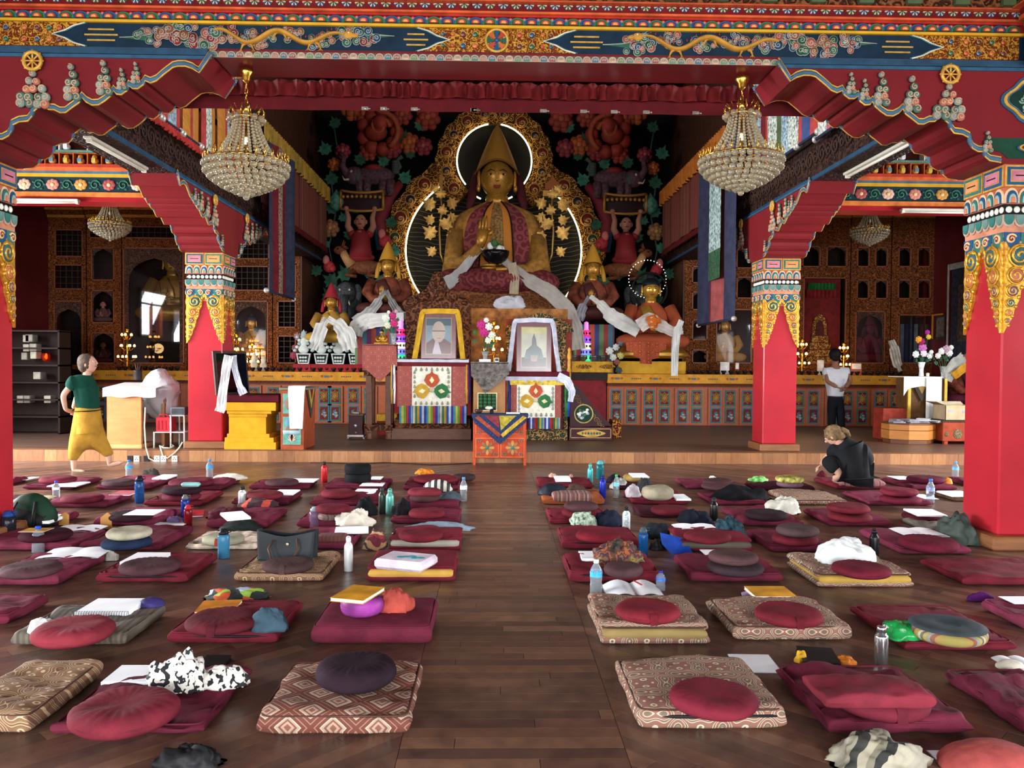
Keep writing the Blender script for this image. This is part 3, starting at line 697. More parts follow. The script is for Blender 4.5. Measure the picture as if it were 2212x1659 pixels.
for sx,side in((-1,'left'),(1,'right')):
 x0,x1=sorted((sx*4.70,sx*XW));yb=CI+.05
 t=thing('painted_beam','painted floral beam across the %s aisle with a row of small niches'%side,'beam',(0,yb,0))
 bz=lambda y:XZ(200,y,yb)[1]
 for nm,out,a,b_,mt in(('soffit_board',0,436,426,RED),('orange_fillet',.03,426,416,P('d0722e',.5)),('blue_panel',0,416,383,P('16303c',.5)),('yellow_fillet',.02,383,376,YEL),('petal_fillet',.03,376,371,P('3a6a8a',.5)),('orange_cornice',.05,371,363,P('d8642e',.5)),('zigzag_fillet',.05,363,356,P('b83a26',.5)),('niche_back',-.12,356,332,P('4a1a14',.6)),('green_shelf',.05,332,326,P('5a8a78',.5)),('upper_niche_back',-.12,326,290,P('4a1a14',.6))):
  q=MB();q.box(x0,x1,-out,.4,bz(a),bz(b_));q.build(nm,[mt],t)
 nn=26
 for k in range(nn):
  x=x0+(k+.5)*(x1-x0)/nn;z_=(bz(416)+bz(383))/2
  if k%2==0:
   def pf(q):
    for a in range(8):q.sph((.06*math.cos(a*PI/4),-.006,.05*math.sin(a*PI/4)),(.042,.01,.038),8,5,0)
    q.sph((0,-.014,0),(.035,.01,.03),8,5,1)
   obj('flower',part('bflower%d'%(k//2%4),pf,[FLC[k//2%4],P('d8b07a',.5)]),t,(x,-.001,z_))
  else:
   def pf(q):
    q.tube([(p[0],-.005,p[2])for p in spiral(0,0,.08,1.4,16)],.010,5,0)
    for a in range(5):q.sph((.09*math.cos(a*1.3),-.004,.07*math.sin(a*1.3)),(.026,.005,.018),6,4,1)
   obj('leaf_scroll',part('bleaf',pf,[P('3a7a5a',.5),P('2a5a44',.5)]),t,(x,-.001,z_))
  zz=bz(356)
  def nf(q):
   q.box(-.10,-.085,-.05,.10,0,.17,0);q.box(-.10,.1,-.05,.1,.16,.175,0);q.sph((0,0,.05),(.06,.05,.05),8,6,1);q.sph((0,-.01,.11),(.04,.035,.04),8,6,1)
   q.box(-.03,.03,-.058,-.05,.03,.09,2)
  obj('niche',part('niche%d'%(k%2),nf,[P('c8642e',.5),P('d88a2e',.5),(P('5a8aa0',.5),P('c8b04a',.5))[k%2]]),t,(x,0,zz))
  if k%2:obj('niche',part('nicheu',nf,[]),t,(x,0,bz(326)))
def tubelight(label,p0,p1,on=0):
 p0,p1=Vector(p0),Vector(p1);c_=(p0+p1)/2;L=(p1-p0).length;a=math.atan2(p1.y-p0.y,p1.x-p0.x)
 t=thing('tube_light',label,'tube light',c_,a);q=MB();q.box(-L/2,L/2,-.05,.05,0,.035,bev=.008);q.build('housing',[P('c8c4b4',.5,0,.05)],t)
 q=MB();q.tube([(-L/2+.03,0,-.018),(L/2-.03,0,-.018)],.016,10);q.build('lamp_tube',[P('e8e4d4',.3,0,.02)],t)
 for s in(-1,1):q=MB();q.box(s*(L/2-.03)-.02,s*(L/2-.03)+.02,-.025,.025,-.035,.0);q.build('end_cap',[P('d8d4c4',.5)],t)
tubelight('unlit fluorescent tube fixture under the left dark carved beam',(-4.38,9.0,ZB-.036),(-4.38,10.45,ZB-.036))
tubelight('unlit fluorescent tube fixture under the right dark carved beam',(4.40,8.5,ZB-.036),(4.40,10.3,ZB-.036))
p=XZ(30,432,CI);tubelight('fluorescent tube fixture under the floral beam of the left aisle',(p[0],CI-.01,ZB-.02),(XZ(172,432,CI)[0],CI-.01,ZB-.02))
p=XZ(1945,445,CI);tubelight('fluorescent tube fixture under the floral beam of the right aisle',(p[0],CI-.01,ZB-.02),(p[0]+1.5,CI-.01,ZB-.02))
ORD='first second third fourth fifth sixth seventh eighth ninth tenth eleventh twelfth thirteenth fourteenth fifteenth sixteenth seventeenth eighteenth nineteenth twentieth'.split();ORD+=['twenty-'+o for o in ORD[:9]]+['thirtieth']+['thirty-'+o for o in ORD[:9]]+['fortieth']
# hanging textiles along the nave
def hang(label,x,y0,y1,z0,z1,cols,roller=True,fringe=None,name='hanging_banner',cat='banner',flounce=None,wav=.02):
 """cloth hanging in the plane x = const, made of vertical strips; width runs along y"""
 t=thing(name,label,cat,(x,(y0+y1)/2,z0));W_=y1-y0;H=z1-z0;a=-W_/2
 tot=sum(c[0]for c in cols)
 for wd,mt in cols:
  w_=W_*wd/tot;q=MB()
  q.grid(6,6,lambda u,v:(wav*math.sin((a+w_*u)*7+x)+.004*math.sin(v*9),a+w_*u,H*v),0);q.build('cloth_strip',[mt],t);a+=w_
 if roller:
  q=MB();q.tube([(0,-W_/2-.04,-.01),(0,W_/2+.04,-.01)],.022,10);q.build('roller',[cloth('2a2e44')],t)
  for s in(-1,1):q=MB();q.lathe([(.0,-.01),(.045,0),(.045,.03),(.03,.05),(0,.055)],12,M=Matrix.Translation((0,s*(W_/2+.04),-.01))@Matrix.Rotation(-s*PI/2,4,'X'));q.build('knob',[P('b8b4ac',.3,.4)],t)
 if fringe is not None:
  q=MB();q.grid(40,3,lambda u,v:(.03*math.sin(u*60)*(1-v)+.01,-W_/2+W_*u,-.12*(1-v)+.01*math.sin(u*90)),0);q.build('frill',[fringe],t)
 if flounce is not None:
  q=MB();q.grid(30,4,lambda u,v:(-.04*(1 if x>0 else -1)*(1+math.sin(u*40)),-W_/2+W_*u,H-.30*(1-v)-.05*abs(math.sin(u*12))*(1-v)),0);q.build('flounce',[flounce],t)
 return t
cr,cg,cgr,cb,cp=cloth('a83a36'),brocade('saffron'),P('6a6a66',.8,0,.5,30),cloth('3a4a7a'),cloth('b04a6a')
fig=P('7a8078',.8,0,.7,26);fig2=P('5a6a72',.8,0,.8,30);wine=cloth('6a1e24')
sets=[[(1,cg),(.35,cr),(1,cg)],[(.5,cg),(.4,cr),(.6,fig)],[(.4,cr),(.9,fig2),(.4,cr)],[(.6,cg),(.3,cr),(.8,cg)],[(.4,cr),(.7,fig),(.5,cg)],[(.8,cg),(.4,cr),(.4,fig2)],[(.5,cr),(.8,cg),(.3,cr)]]
for k in range(7):
 y0=8.7+k*.66
 hang('gold and red brocade banner above the left dark beam, %s from the front'%ORD[k],-4.0,y0,y0+.62,4.42,6.3,sets[k],True,cloth('b03028'))
setr=[[(.7,cp),(.5,cb),(.6,cp)],[(.5,cb),(.7,cp),(.4,cloth('3a6a4a'))],[(.6,cp),(.6,fig)],[(.5,cr),(.6,cb),(.4,cr)],[(.5,fig),(.5,fig2)],[(.4,cloth('4a5a3a')),(.8,fig),(.3,cr)],[(.5,wine),(.6,fig2),(.5,wine)]]
for k in range(7):
 y0=8.3+k*.66
 hang('pink blue and white banner above the right dark beam, %s from the front'%ORD[k],4.0,y0,y0+.62,4.42 if k>2 else 4.34,6.3,setr[k],True,None)
dr,dg=stripes(['5a1c18','7a2c20','4a1a16','6a3420'],.16,1,.9),stripes(['6a2a1c','4a201a','7a4420','521c18'],.2,1,.9)
for sx,side in((-1,'left'),(1,'right')):
 for k in range(6):
  y0=14.2+k*.92
  hang('dark red pillar banner with %s flounce, %s from the front on the %s nave wall'%('yellow' if sx<0 else 'orange',ORD[k],side),sx*3.98,y0,y0+.9,4.22,5.62,[(1,(dr,dg)[k%2])],False,cloth('5a1616'),flounce=cloth('a8802a' if(k%2 and sx<0)else('b8641e' if sx>0 else '9a7a2a')))
bl=cloth('33364e');pic=P('5a4a40',.8,0,.8,24)
t=hang('long blue grey scroll painting hanging beside the left inner column',-3.86,14.1,15.9,2.72,5.3,[(.6,bl),(.25,cloth('6a1c22')),(.7,pic),(.25,cloth('6a1c22')),(.6,bl)],True,None,'scroll_painting','scroll painting',wav=.05)
t=hang('long blue grey scroll painting hanging left of the right inner column',3.86,13.3,15.5,2.26,5.3,[(.45,bl),(.2,cloth('7a1c26')),(.5,cloth('9a4a48')),(.2,cloth('7a1c26')),(.75,bl)],True,None,'scroll_painting','scroll painting',wav=.05)
q=MB();q.grid(8,10,lambda u,v:(-.07,-.55+.75*u,1.15+1.5*v));q.build('painted_figure',[P('6a7a78',.7,0,.8,18)],t)
q=MB();q.grid(8,6,lambda u,v:(-.075,-.55+.75*u,.72+.5*v));q.build('painted_ground',[P('2a4a34',.7,0,.4,18)],t)
# chandeliers
CRY=N('crystal');CRY=CRY.fin('d0c8b0',.05,0,Transmission_Weight=.8,IOR=1.3);BEAD=N('bead');BEAD=BEAD.fin('c0b496',.12,0,Transmission_Weight=.6,IOR=1.3)
BR=gold('d0a040',.2,.95,0)
def chandelier(label,loc,ztop,s=1.0,detail=True):
 t=thing('chandelier',label,'chandelier',loc);H=(ztop-loc[2])/s
 q=MB();q.lathe([(0,H),(.055,H-.002),(.06,H-.03),(.035,H-.06),(.03,H-.09),(.012,H-.11),(0,H-.115)],16);q.build('ceiling_rose',[BR],t)
 q=MB()
 for k in range(int((H-.62)/.045)):
  z_=H-.11-k*.045;q.tube([(.012*math.cos(a*PI/4)if k%2 else 0,0 if k%2 else .012*math.cos(a*PI/4),z_-.02+.026*math.sin(a*PI/4))for a in range(8)],.004,4,0,True)
 q.build('chain',[BR],t)
 q=MB();q.tube([(.335*math.cos(a*PI/18),.335*math.sin(a*PI/18),.20)for a in range(36)],.008,5,0,True);q.tube([(.12*math.cos(a*PI/9),.12*math.sin(a*PI/9),.56)for a in range(18)],.008,5,0,True)
 q.cyl((0,0,.0),(0,0,.62),.012,8);q.cyl((0,0,.60),(0,0,.72),.03,8,0,.005)
 for a in range(30):
  w=a*2*PI/30;c_,s_=math.cos(w),math.sin(w);q.tube([(.335*c_,.335*s_,.20),(.345*c_,.345*s_,.25),(.33*c_,.33*s_,.285),(.315*c_,.315*s_,.25),(.33*c_,.33*s_,.20)],.0035,4)
 for a in range(12):
  w=a*2*PI/12;c_,s_=math.cos(w),math.sin(w);q.tube([(.12*c_,.12*s_,.56),(.15*c_,.15*s_,.61),(.13*c_,.13*s_,.66),(.10*c_,.10*s_,.62)],.004,4)
 for a in range(6):w=a*PI/3;q.cyl((0,0,.2),(.335*math.cos(w),.335*math.sin(w),.2),.006,5)
 q.build('gilt_frame',[BR],t)
 ns=22
 def strand(q):
  for k in range(14):
   u=k/13;q.sph((.10+.15*u**1.6,0,.56-.34*u),.011+.004*u,6,4)
 for a in range(ns):
  o=obj('bead_strand',part('strand',strand,[BEAD]),t);o.rotation_euler=(0,0,a*2*PI/ns)
 rows=[(.335,.175,36),(.325,.12,34),(.29,.075,30),(.245,.04,26),(.20,.012,22),(.15,-.012,16),(.10,-.035,11),(.05,-.055,6),(0,-.085,1),(.135,.555,12)]
 if detail:
  ball=part('crystal_ball',lambda q:q.sph((0,0,0),.027,10,7),[CRY])
  for r,z_,n in rows:
   for a in range(n):w=2*PI*(a+.5*(n%4==0))/n;obj('crystal_ball',ball,t,(r*math.cos(w),r*math.sin(w),z_))
 else:
  q=MB()
  for r,z_,n in rows:
   for a in range(n):w=2*PI*a/n;q.sph((r*math.cos(w),r*math.sin(w),z_),.027,6,4)
  stuff(q.build('crystal_balls',[CRY],t))
 q=MB();q.sph((0,0,.38),(.022,.022,.04),10,7);q.build('bulb',[P('f4ecd8',.3,0,.02)],t)
 t.scale=(s,s,s);return t
pa=atY(532,425,6.93);chandelier('big crystal chandelier hanging from the front beam at the left',(pa.x,6.93,pa.z+.08),ZB,1.0)
pa=atY(1600,415,6.93);chandelier('big crystal chandelier hanging from the front beam at the right',(pa.x,6.93,pa.z+.08),ZB,1.0)
pa=atY(238,518,14.6);chandelier('small dim crystal chandelier in the left aisle before the cabinets',(pa.x,14.6,pa.z+.08),5.4,1.0,False)
pa=atY(1878,530,15.5);chandelier('dim crystal chandelier in the right aisle before the cabinets',(pa.x,15.5,pa.z+.08),5.4,1.0,False)
# long altar with painted doors
YA=atZ(1500,919,ZP).y;ZA=XZ(1106,806,YA)[1];YC=YA+1.05
ALT=wood('8a4424','a8562c',.5,(1,1,6),5)
ALTY=P('c8861e',.45,0,.08)
KNOT=GOLD
def altar(name,label,x0,x1,doors):
 """one run of altar: body, yellow top rail, doors with painted panels (px left edges)"""
 t=thing(name,label,'altar cabinet',(0,YA,ZP));zt=ZA-ZP
 h0=XZ(1106,833,YA)[1]-ZP;r1=XZ(1106,826,YA)[1]-ZP
 q=MB();q.box(x0,x1,.03,1.0,0,h0);q.build('body',[ALT],t)
 q=MB();q.box(x0-.01,x1+.01,-.07,1.05,r1,zt,bev=.006);q.build('top_rail',[ALTY],t)
 q=MB();q.box(x0,x1,-.03,1.0,h0,r1);q.build('frieze',[P('6a2a1c',.5)],t)
 n=int((x1-x0)/.09);me=part('altfrill',lambda q:q.prism([(p[0],-p[1]*.5)for p in arch_poly(.085,.09)],-.012,0,0),[P('4a2418',.6)])
 for k in range(n):obj('frieze_petal',me,t,(x0+(k+.5)*(x1-x0)/n,-.03,r1-.002))
 for k in range(int((x1-x0)/.42)):
  x=x0+.2+k*.42
  def orn(q):
   q.box(-.06,.06,-.006,0,-.028,.028,1);q.box(-.045,.045,-.009,0,-.016,.016,0)
   for s in(-1,1):q.tube([(p[0],-.004,p[2])for p in spiral(s*.1,0,.03,1.3,10,s)],.006,4,2)
  def orn2(q):
   for a in(-.09,-.045,0,.045,.09):q.sph((a,-.002,0),(.02 if a==0 else .014,.01,.02 if a==0 else .014),8,5,0 if a else 2)
  obj('rail_ornament',part('railorn%d'%(k%2),(orn,orn2)[k%2],[P('3a5a7a',.4),P('a8703a',.5),P('b0522a',.5)]),t,(x,-.071,(r1+zt)/2))
 hd=h0-.03
 def door(q,c1,c2):
  q.box(-.165,.165,0,.02,.02,hd,0,bev=.004)
  for z0,z1 in((.05,hd*.48),(hd*.52,hd-.04)):
   q.box(-.115,.115,-.010,.002,z0,z1,1);q.box(-.095,.095,-.014,.0,z0+.02,z1-.02,2);q.box(-.082,.082,-.017,.0,z0+.033,z1-.033,3)
 def knot(q):
  for i in range(-1,2):
   for s in(-1,1):q.tube([(i*.028+s*.0+d*s*.055,-.004,d*.09)for d in(-1,1)],.0055,5)
  for s in(-1,1):q.tube([(s*.05,-.004,-.03),(s*.065,-.004,0),(s*.05,-.004,.03)],.006,5)
  q.tube([(-.018,-.004,.09),(0,-.004,.12),(.018,-.004,.09)],.006,5);q.tube([(-.018,-.004,-.09),(0,-.004,-.12),(.018,-.004,-.09)],.006,5)
 def treasure(q):
  rr=random.Random(4)
  for k in range(11):a=rr.random()*6.28;d=.06*math.sqrt(rr.random());q.sph((d*math.cos(a),-.002,1.3*d*math.sin(a)),(.026,.012,.026),7,5,k%3)
 for k,px in enumerate(doors):
  x=XZ(px,870,YA)[0];c1=k%2
  d=obj('door',part('adoor%d'%c1,lambda q:door(q,0,0),[ALT,(P('3a6a8a',.5),P('2a6a4a',.5))[c1],(P('2a6a4a',.5),P('3a6a8a',.5))[c1],P('6a1a1c',.5)]),t,(x,0,0))
  obj('endless_knot',part('knot',knot,[P('b8903a',.5)]),d,(0,-.017,hd*.74))
  obj('treasure_motif',part('treas%d'%c1,treasure,[P('7a9a9a',.5),P('4a6a7a',.5),(P('a07a5a',.5),P('8a9a8a',.5))[c1]]),d,(0,-.017,hd*.26))
 return t
altar('altar_cabinet','long altar cabinet with yellow top rail left of the thrones',XZ(180,850,YA)[0],XZ(838,850,YA)[0],[405+24+i*0 for i in()]+[217,252,290,330,372,420,465,505,548,590,630,668,692+8,724,763,798])
altar('altar_cabinet','long altar cabinet with yellow top rail right of the thrones',XZ(1312,850,YA)[0],XZ(1962,850,YA)[0],[1331,1364,1402,1435,1474,1505,1546,1577,1614,1650,1690,1725,1757,1798,1830,1862,1900,1935])
q=MB();x0,x1=XZ(838,850,YA)[0]+.02,XZ(1312,850,YA)[0]-.02
t=thing('altar_cabinet','plain red middle run of the altar behind the two thrones','altar cabinet',(0,YA,ZP));q.box(x0,x1,.04,2.95,0,ZA-ZP);q.build('body',[P('7a1a20',.5)],t)
def bowl(q):q.lathe([(.02,0),(.03,.005),(.034,.015),(.055,.06),(.058,.085),(.05,.085),(.045,.06),(0,.05)],12,cap=False);q.lathe([(0,.075),(.05,.075)],12,mi=1,cap=False)
BOWLM=[P('2a2624',.25,.6),P('6a6460',.2,.3)]
def bowls(p0,p1,step,side):
 k=0;px=p0;w='left' if side<0 else 'right'
 while px<p1:
  x=XZ(px,805,YA)[0];o=obj('offering_bowl',part('obowl',bowl,BOWLM),None,(x,YA+.06+.02*math.sin(px),ZA+.002))
  tag(o,'small dark offering bowl, %s from the left along the %s altar edge'%(ORD[NB[0]%40],w),'bowl','offering bowls on the %s altar'%w);px+=step;NB[0]+=1
NB=[0];bowls(255,395,14,-1);bowls(530,785,14.6,-1);NB[0]=0;bowls(1488,1628,15.4,1);bowls(1735,1955,15,1)
# wooden cabinets behind the altar
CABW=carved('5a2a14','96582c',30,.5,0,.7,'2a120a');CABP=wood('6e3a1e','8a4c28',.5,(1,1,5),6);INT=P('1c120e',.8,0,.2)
def cabinet(label,px0,px1,py0,py1,cells,Y=None,depth=.55,cornice=True):
 """front frame with real openings; cells: (px0,px1,py0,py1,kind)"""
 Y=Y or YC;t=thing('display_cabinet',label,'cabinet',(0,Y,0))
 x0,zt=XZ(px0,py0,Y);x1,_=XZ(px1,py0,Y);zb_=ZA if py1 is None else XZ(px0,py1,Y)[1]
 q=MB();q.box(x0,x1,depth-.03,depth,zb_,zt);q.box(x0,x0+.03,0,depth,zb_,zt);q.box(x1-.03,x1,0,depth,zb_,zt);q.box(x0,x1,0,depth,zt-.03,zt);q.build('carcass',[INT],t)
 cs=[]
 for a,b_,c_,d,kind in cells:
  xa,za=XZ(a,d,Y);xb,zb2=XZ(b_,c_,Y);cs.append((xa,xb,za,zb2,kind))
 xs=sorted({x0,x1}|{c[0]for c in cs}|{c[1]for c in cs});zz=sorted({zb_,zt}|{c[2]for c in cs}|{c[3]for c in cs})
 q=MB()
 for i in range(len(xs)-1):
  run=None
  for j in range(len(zz)-1):
   mx,mz=(xs[i]+xs[i+1])/2,(zz[j]+zz[j+1])/2
   hole=any(c[0]<mx<c[1]and c[2]<mz<c[3]for c in cs)
   if not hole:q.box(xs[i],xs[i+1],-.02,.03,zz[j],zz[j+1])
 q.build('face_frame',[CABW],t)
 for xa,xb,za,zb2,kind in cs:
  w_,h_=xb-xa,zb2-za;xm=(xa+xb)/2
  q=MB()
  for a,b_,c_,d in((xa,xb,za,za+.025),(xa,xb,zb2-.025,zb2),(xa,xa+.025,za,zb2),(xb-.025,xb,za,zb2)):q.box(a,b_,-.035,-.005,c_,d)
  fr=q.build('opening_frame',[CABP],t)
  if kind=='lattice':
   q=MB();n=max(2,round(w_/.13));m=max(2,round(h_/.13))
   for i in range(1,n):q.box(xa+w_*i/n-.008,xa+w_*i/n+.008,.005,.02,za,zb2)
   for i in range(1,m):q.box(xa,xb,-.004,.01,za+h_*i/m-.008,za+h_*i/m+.008)
   q.build('lattice',[P('3a2a20',.5)],t)
  if kind in('arch','archg','archbig'):
   n=10;r=w_*.42;top=[(xm-r*math.cos(PI*i/n),zb2-.05-h_*.3+min(h_*.3,r)*(math.sin(PI*i/n)**.8)+(.03 if i==n//2 else 0))for i in range(n+1)]
   q=MB()
   q.prism([(xa,zb2)]+[(xa,za)]+[(xm-r,za)]+top[:n//2+1]+[(xm,zb2)],-.012,.012);q.prism([(xm,zb2)]+top[n//2:]+[(xm+r,za),(xb,za),(xb,zb2)],-.012,.012);q.build('arch_board',[carved('3a2420','7a5a4a',34,.6)],t)
  if kind in('glass','archg','archbig'):
   q=MB();q.box(xa+.02,xb-.02,.014,.018,za+.02,zb2-.02);q.build('pane',[glass('e8eef0',.03,.02)],t)
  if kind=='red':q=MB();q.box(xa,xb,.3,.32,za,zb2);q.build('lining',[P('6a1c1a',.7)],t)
 if cornice:
  for k,(dz,out,mt)in enumerate(((0,.06,P('b07a2a',.5)),(.06,.12,CABW),(.16,.18,P('c88a2e',.5)))):
   q=MB();q.box(x0+.004,x1-.004,-out,depth,zt+dz,zt+dz+(.06,.10,.05)[k]);q.build('cornice',[mt],t)
 return t
cabinet('dim carved cabinet with two lattice windows at the far left',100,186,470,None,[(120,180,496,555,'lattice'),(118,180,572,625,'lattice'),(118,180,650,790,'arch')],YC+.1)
cabinet('tall carved cabinet with three arched niches left of the glazed gold buddha',188,262,470,None,[(193,258,492,515,'lattice'),(198,248,535,606,'archg'),(198,248,627,698,'arch'),(198,250,718,785,'arch')])
cabinet('wide carved cabinet with the glazed gold buddha behind the lamp tree',264,404,470,None,[(270,398,490,515,'lattice'),(268,398,536,785,'archbig')])
cabinet('carved cabinet with a lit niche right of the left inner column',486,588,468,None,[(500,582,492,560,'lattice'),(498,582,575,628,'lattice'),(505,580,650,785,'archbig')])
cabinet('narrow carved cabinet with lattice doors beside the red hat statue',590,648,545,None,[(600,640,570,632,'lattice'),(600,640,650,708,'lattice'),(600,640,725,785,'lattice')],cornice=True)
cabinet('narrow carved cabinet with four arched niches right of the blue haired buddha',1480,1535,545,None,[(1494,1528,575,612,'arch'),(1494,1528,630,670,'arch'),(1494,1528,690,735,'archg'),(1494,1528,755,785,'arch')])
cabinet('carved cabinet with a robed figure behind glass left of the right inner column',1537,1634,470,None,[(1545,1580,530,580,'arch'),(1590,1625,530,580,'arch'),(1545,1580,598,645,'arch'),(1590,1625,598,645,'arch'),(1545,1625,668,785,'glass')])
cabinet('carved cabinet with a green and red canopy behind the man in white shirt',1722,1838,470,None,[(1732,1772,532,577,'arch'),(1784,1830,532,577,'arch'),(1732,1828,600,785,'red')])
cabinet('dim carved cabinet with four small arches over a maroon robed figure',1840,1926,470,None,[(1850,1878,534,577,'arch'),(1889,1917,534,577,'arch'),(1849,1877,604,646,'arch'),(1888,1917,604,646,'arch'),(1845,1912,672,785,'archg')])
cabinet('dim carved cabinet with four small arches at the far right corner',1928,2032,470,None,[(1939,1968,534,577,'arch'),(1980,2010,534,577,'arch'),(1938,1967,604,646,'arch'),(1980,2010,604,646,'arch'),(1938,2020,680,785,'glass')])
for sx,a,b_,side in((-1,100,404,'left'),(1,1722,2032,'right')):
 x0,z0=XZ(a,436,YC);x1,_=XZ(b_,448,YC);q=MB();q.box(x0,min(x1,10.1),-.25,.3,z0-.06,min(z0+.24,5.38));t=q.build('carved_frieze',[carved('4a2010','9a5a30',9,.6,0,1.0)],None,(0,YC,0))
 tag(t,'gilded carved frieze topping the %s aisle cabinets'%side,'frieze')
for sx,px in((-1,652),(1,1476)):
 x=XZ(px,600,YC)[0];q=MB();q.box(*sorted((x,x+sx*.12)),YC,21.8,ZA-.3,4.5);struct(q.build('wall_niche_'+('left' if sx<0 else 'right'),[wood('3a2014','5a3420',.6)]))
 # great seated statue (traced at its own depth)
YS=19.3;U=YS/FPX/math.cos(0)
SKIN=gold('b08030',.36,.5,.03,.4);HAIRB=P('1a2030',.5);LIP=P('8a3a24',.4)
SAFF=P('96682a',.6,0,.18,.1);ROBE=carved('5a2226','7a3a3a',.07,.7,0,.1,'5a2226');SAFB=P('b06a20',.6,0,.15,8)
def face(t,c,rx,rz,ry=None,skin=SKIN,sub=None,n=20):
 """head with chin, brow, nose, eyes, mouth and long ears; c centre, facing -y"""
 ry=ry or rx;cx,cy,cz=c
 def shape(p):
  u=(p.z-cz)/rz;k=1-.22*max(0,-u)**1.5;f=p.y<cy
  x=cx+(p.x-cx)*k;y=cy+(p.y-cy)*(k if f else 1)
  if f and abs(p.x-cx)<rx*.75:y-=ry*.05*(1-abs(p.x-cx)/rx)
  return Vector((x,y,p.z))
 q=MB();q.sph(c,(rx,ry,rz),n,14,0,None,shape)
 q.prism([(-.14*rx,-.22*rz),(.14*rx,-.22*rz),(.05*rx,.2*rz),(-.05*rx,.2*rz)],-ry*1.16,-ry*.8,0,'xz',Matrix.Translation((cx,cy,cz)))
 q.sph((cx,cy-ry*1.06,cz-.2*rz),(.14*rx,.12*ry,.09*rz),8,6)
 o=q.build('head',[skin],t)
 for s in(-1,1):
  q=MB();q.sph((cx+s*.36*rx,cy-ry*.88,cz+.1*rz),(.2*rx,.08*ry,.06*rz),10,6,0);q.sph((cx+s*.36*rx,cy-ry*.95,cz+.1*rz),(.07*rx,.04*ry,.055*rz),8,5,1);q.build('eye',[P('9c8450',.4),BLACK],o)
  q=MB();q.tube([(cx+s*.12*rx,cy-ry*.98,cz+.26*rz),(cx+s*.36*rx,cy-ry*.95,cz+.34*rz),(cx+s*.62*rx,cy-ry*.78,cz+.22*rz)],[.02*rx,.04*rx,.015*rx],5);q.build('eyebrow',[P('3a2412',.5)],o)
  q=MB();q.sph((cx+s*1.06*rx,cy,cz-.02*rz),(.12*rx,.2*ry,.5*rz),8,8);q.sph((cx+s*1.1*rx,cy-.02*ry,cz-.42*rz),(.13*rx,.16*ry,.2*rz),8,6);q.build('ear',[skin],o)
 q=MB();q.sph((cx,cy-ry*.86,cz-.44*rz),(.24*rx,.12*ry,.05*rz),10,6);q.sph((cx,cy-ry*.85,cz-.51*rz),(.18*rx,.12*ry,.05*rz),10,6);q.build('mouth',[LIP],o)
 return o
def hand(t,wrist,palm,fdir,side,s,mat,curl=0.0,circle=False):
 """palm with four fingers and a thumb; fdir: finger direction, side: across the palm (towards the thumb)"""
 w,p,f,a=Vector(wrist),Vector(palm),Vector(fdir).normalized(),Vector(side).normalized();nrm=a.cross(f).normalized()
 q=MB();q.tube([w,(w+p)/2,p+f*s*.3],[s*.34,s*.42,s*.44],8,flat=.5)
 for k in range(4):
  b0=p+f*s*.3+a*(s*.36*(1.5-k)/1.5);L=s*(.95,1.08,1.0,.8)[k];pts=[b0];d=f.copy()
  if circle and k==0:d=(f*.3-nrm*.9+a*.3).normalized();L*=.7
  for j in range(3):d=(d-nrm*curl*.5).normalized();pts.append(pts[-1]+d*L/3)
  q.tube(pts,[s*.13,s*.12,s*.105,s*.06],6)
 b0=p+a*s*.4-f*s*.1;q.tube([b0,b0+(a*.6+f*.5)*s*.4,b0+(a*.5+f*1.0-nrm*(.5 if circle else .1))*s*.75],[s*.16,s*.14,s*.08],6)
 return q.build('hand',[mat],t)
st=thing('great_statue','great golden seated statue in pointed hat and red brocade robes','statue',atY(1072,640,YS));st.scale=(U,U,U)
q=MB();q.sph((0,-38,26),(122,84,34),28,10);q.sph((-85,-55,24),(48,46,28),14,8);q.sph((85,-55,24),(48,46,28),14,8);q.build('crossed_legs',[ROBE],st)
secs=[(12,112,66),(45,112,64),(80,107,58),(115,102,52),(145,95,46),(165,86,41),(180,70,36),(192,44,28),(200,26,22)]
def torso(u,v):
 k=v*(len(secs)-1);i=min(int(k),len(secs)-2);f=k-i;z,w_,d=[secs[i][j]+(secs[i+1][j]-secs[i][j])*f for j in range(3)]
 a=-PI/2+2*PI*u;fold=1+.022*math.sin(u*2*PI*17+v*3)*(0 if abs(((u+.5)%1)-.5)<.1 else 1)
 return(w_*math.cos(a)*fold,d*math.sin(a)*fold,z)
def sector(name,u0,u1,mat,out=1.0):
 q=MB();n=max(4,int((u1-u0)*90));q.grid(n,18,lambda u,v:tuple(c*(out if k<2 else 1)for k,c in enumerate(torso(u0+(u1-u0)*u,v))));return q.build(name,[mat],st)
sector('inner_robe',-.022,.022,P('7a5a2e',.5,.3,.4,.25))
for s in(-1,1):
 a,b_=sorted((s*.022,s*.05));sector('orange_lapel',a,b_,SAFB,1.02)
 a,b_=sorted((s*.05,s*.11));sector('brocade_panel',a,b_,ROBE,1.05)
 a,b_=sorted((s*.11,s*.5));sector('saffron_cloak',a,b_,SAFF,1.04)
 q=MB();q.tube([torso(s*.05,v/10)[0:2]+(torso(s*.05,v/10)[2],)for v in range(11)],1.6,5);o=q.build('robe_piping',[BLACK],st);o.scale=(1.06,1.06,1)
 q=MB();q.tube([(s*44,8,270),(s*50,10,240),(s*54,6,212),(s*60,-4,186)],[5,9,10,6],8,flat=.4);q.build('hat_lappet',[P('4a161a',.6)],st)
q=MB();q.tube([(0,0,192),(0,-2,214)],[26,24],14);q.build('neck',[SKIN],st)
face(st,(0,-6,248),36,43,36)
q=MB();q.sph((0,4,264),(37.5,37,30),18,10);q.build('hair_cap',[HAIRB],st)
def hatf(u,v):
 a=2*PI*u;fr=max(0,-math.sin(a));r=(44*(1-v)**.9+2.5)*(1-.05*fr);z0=262+22*fr**2
 return(r*math.cos(a),r*math.sin(a)*.9+2,z0+(366-z0)*(v**.9))
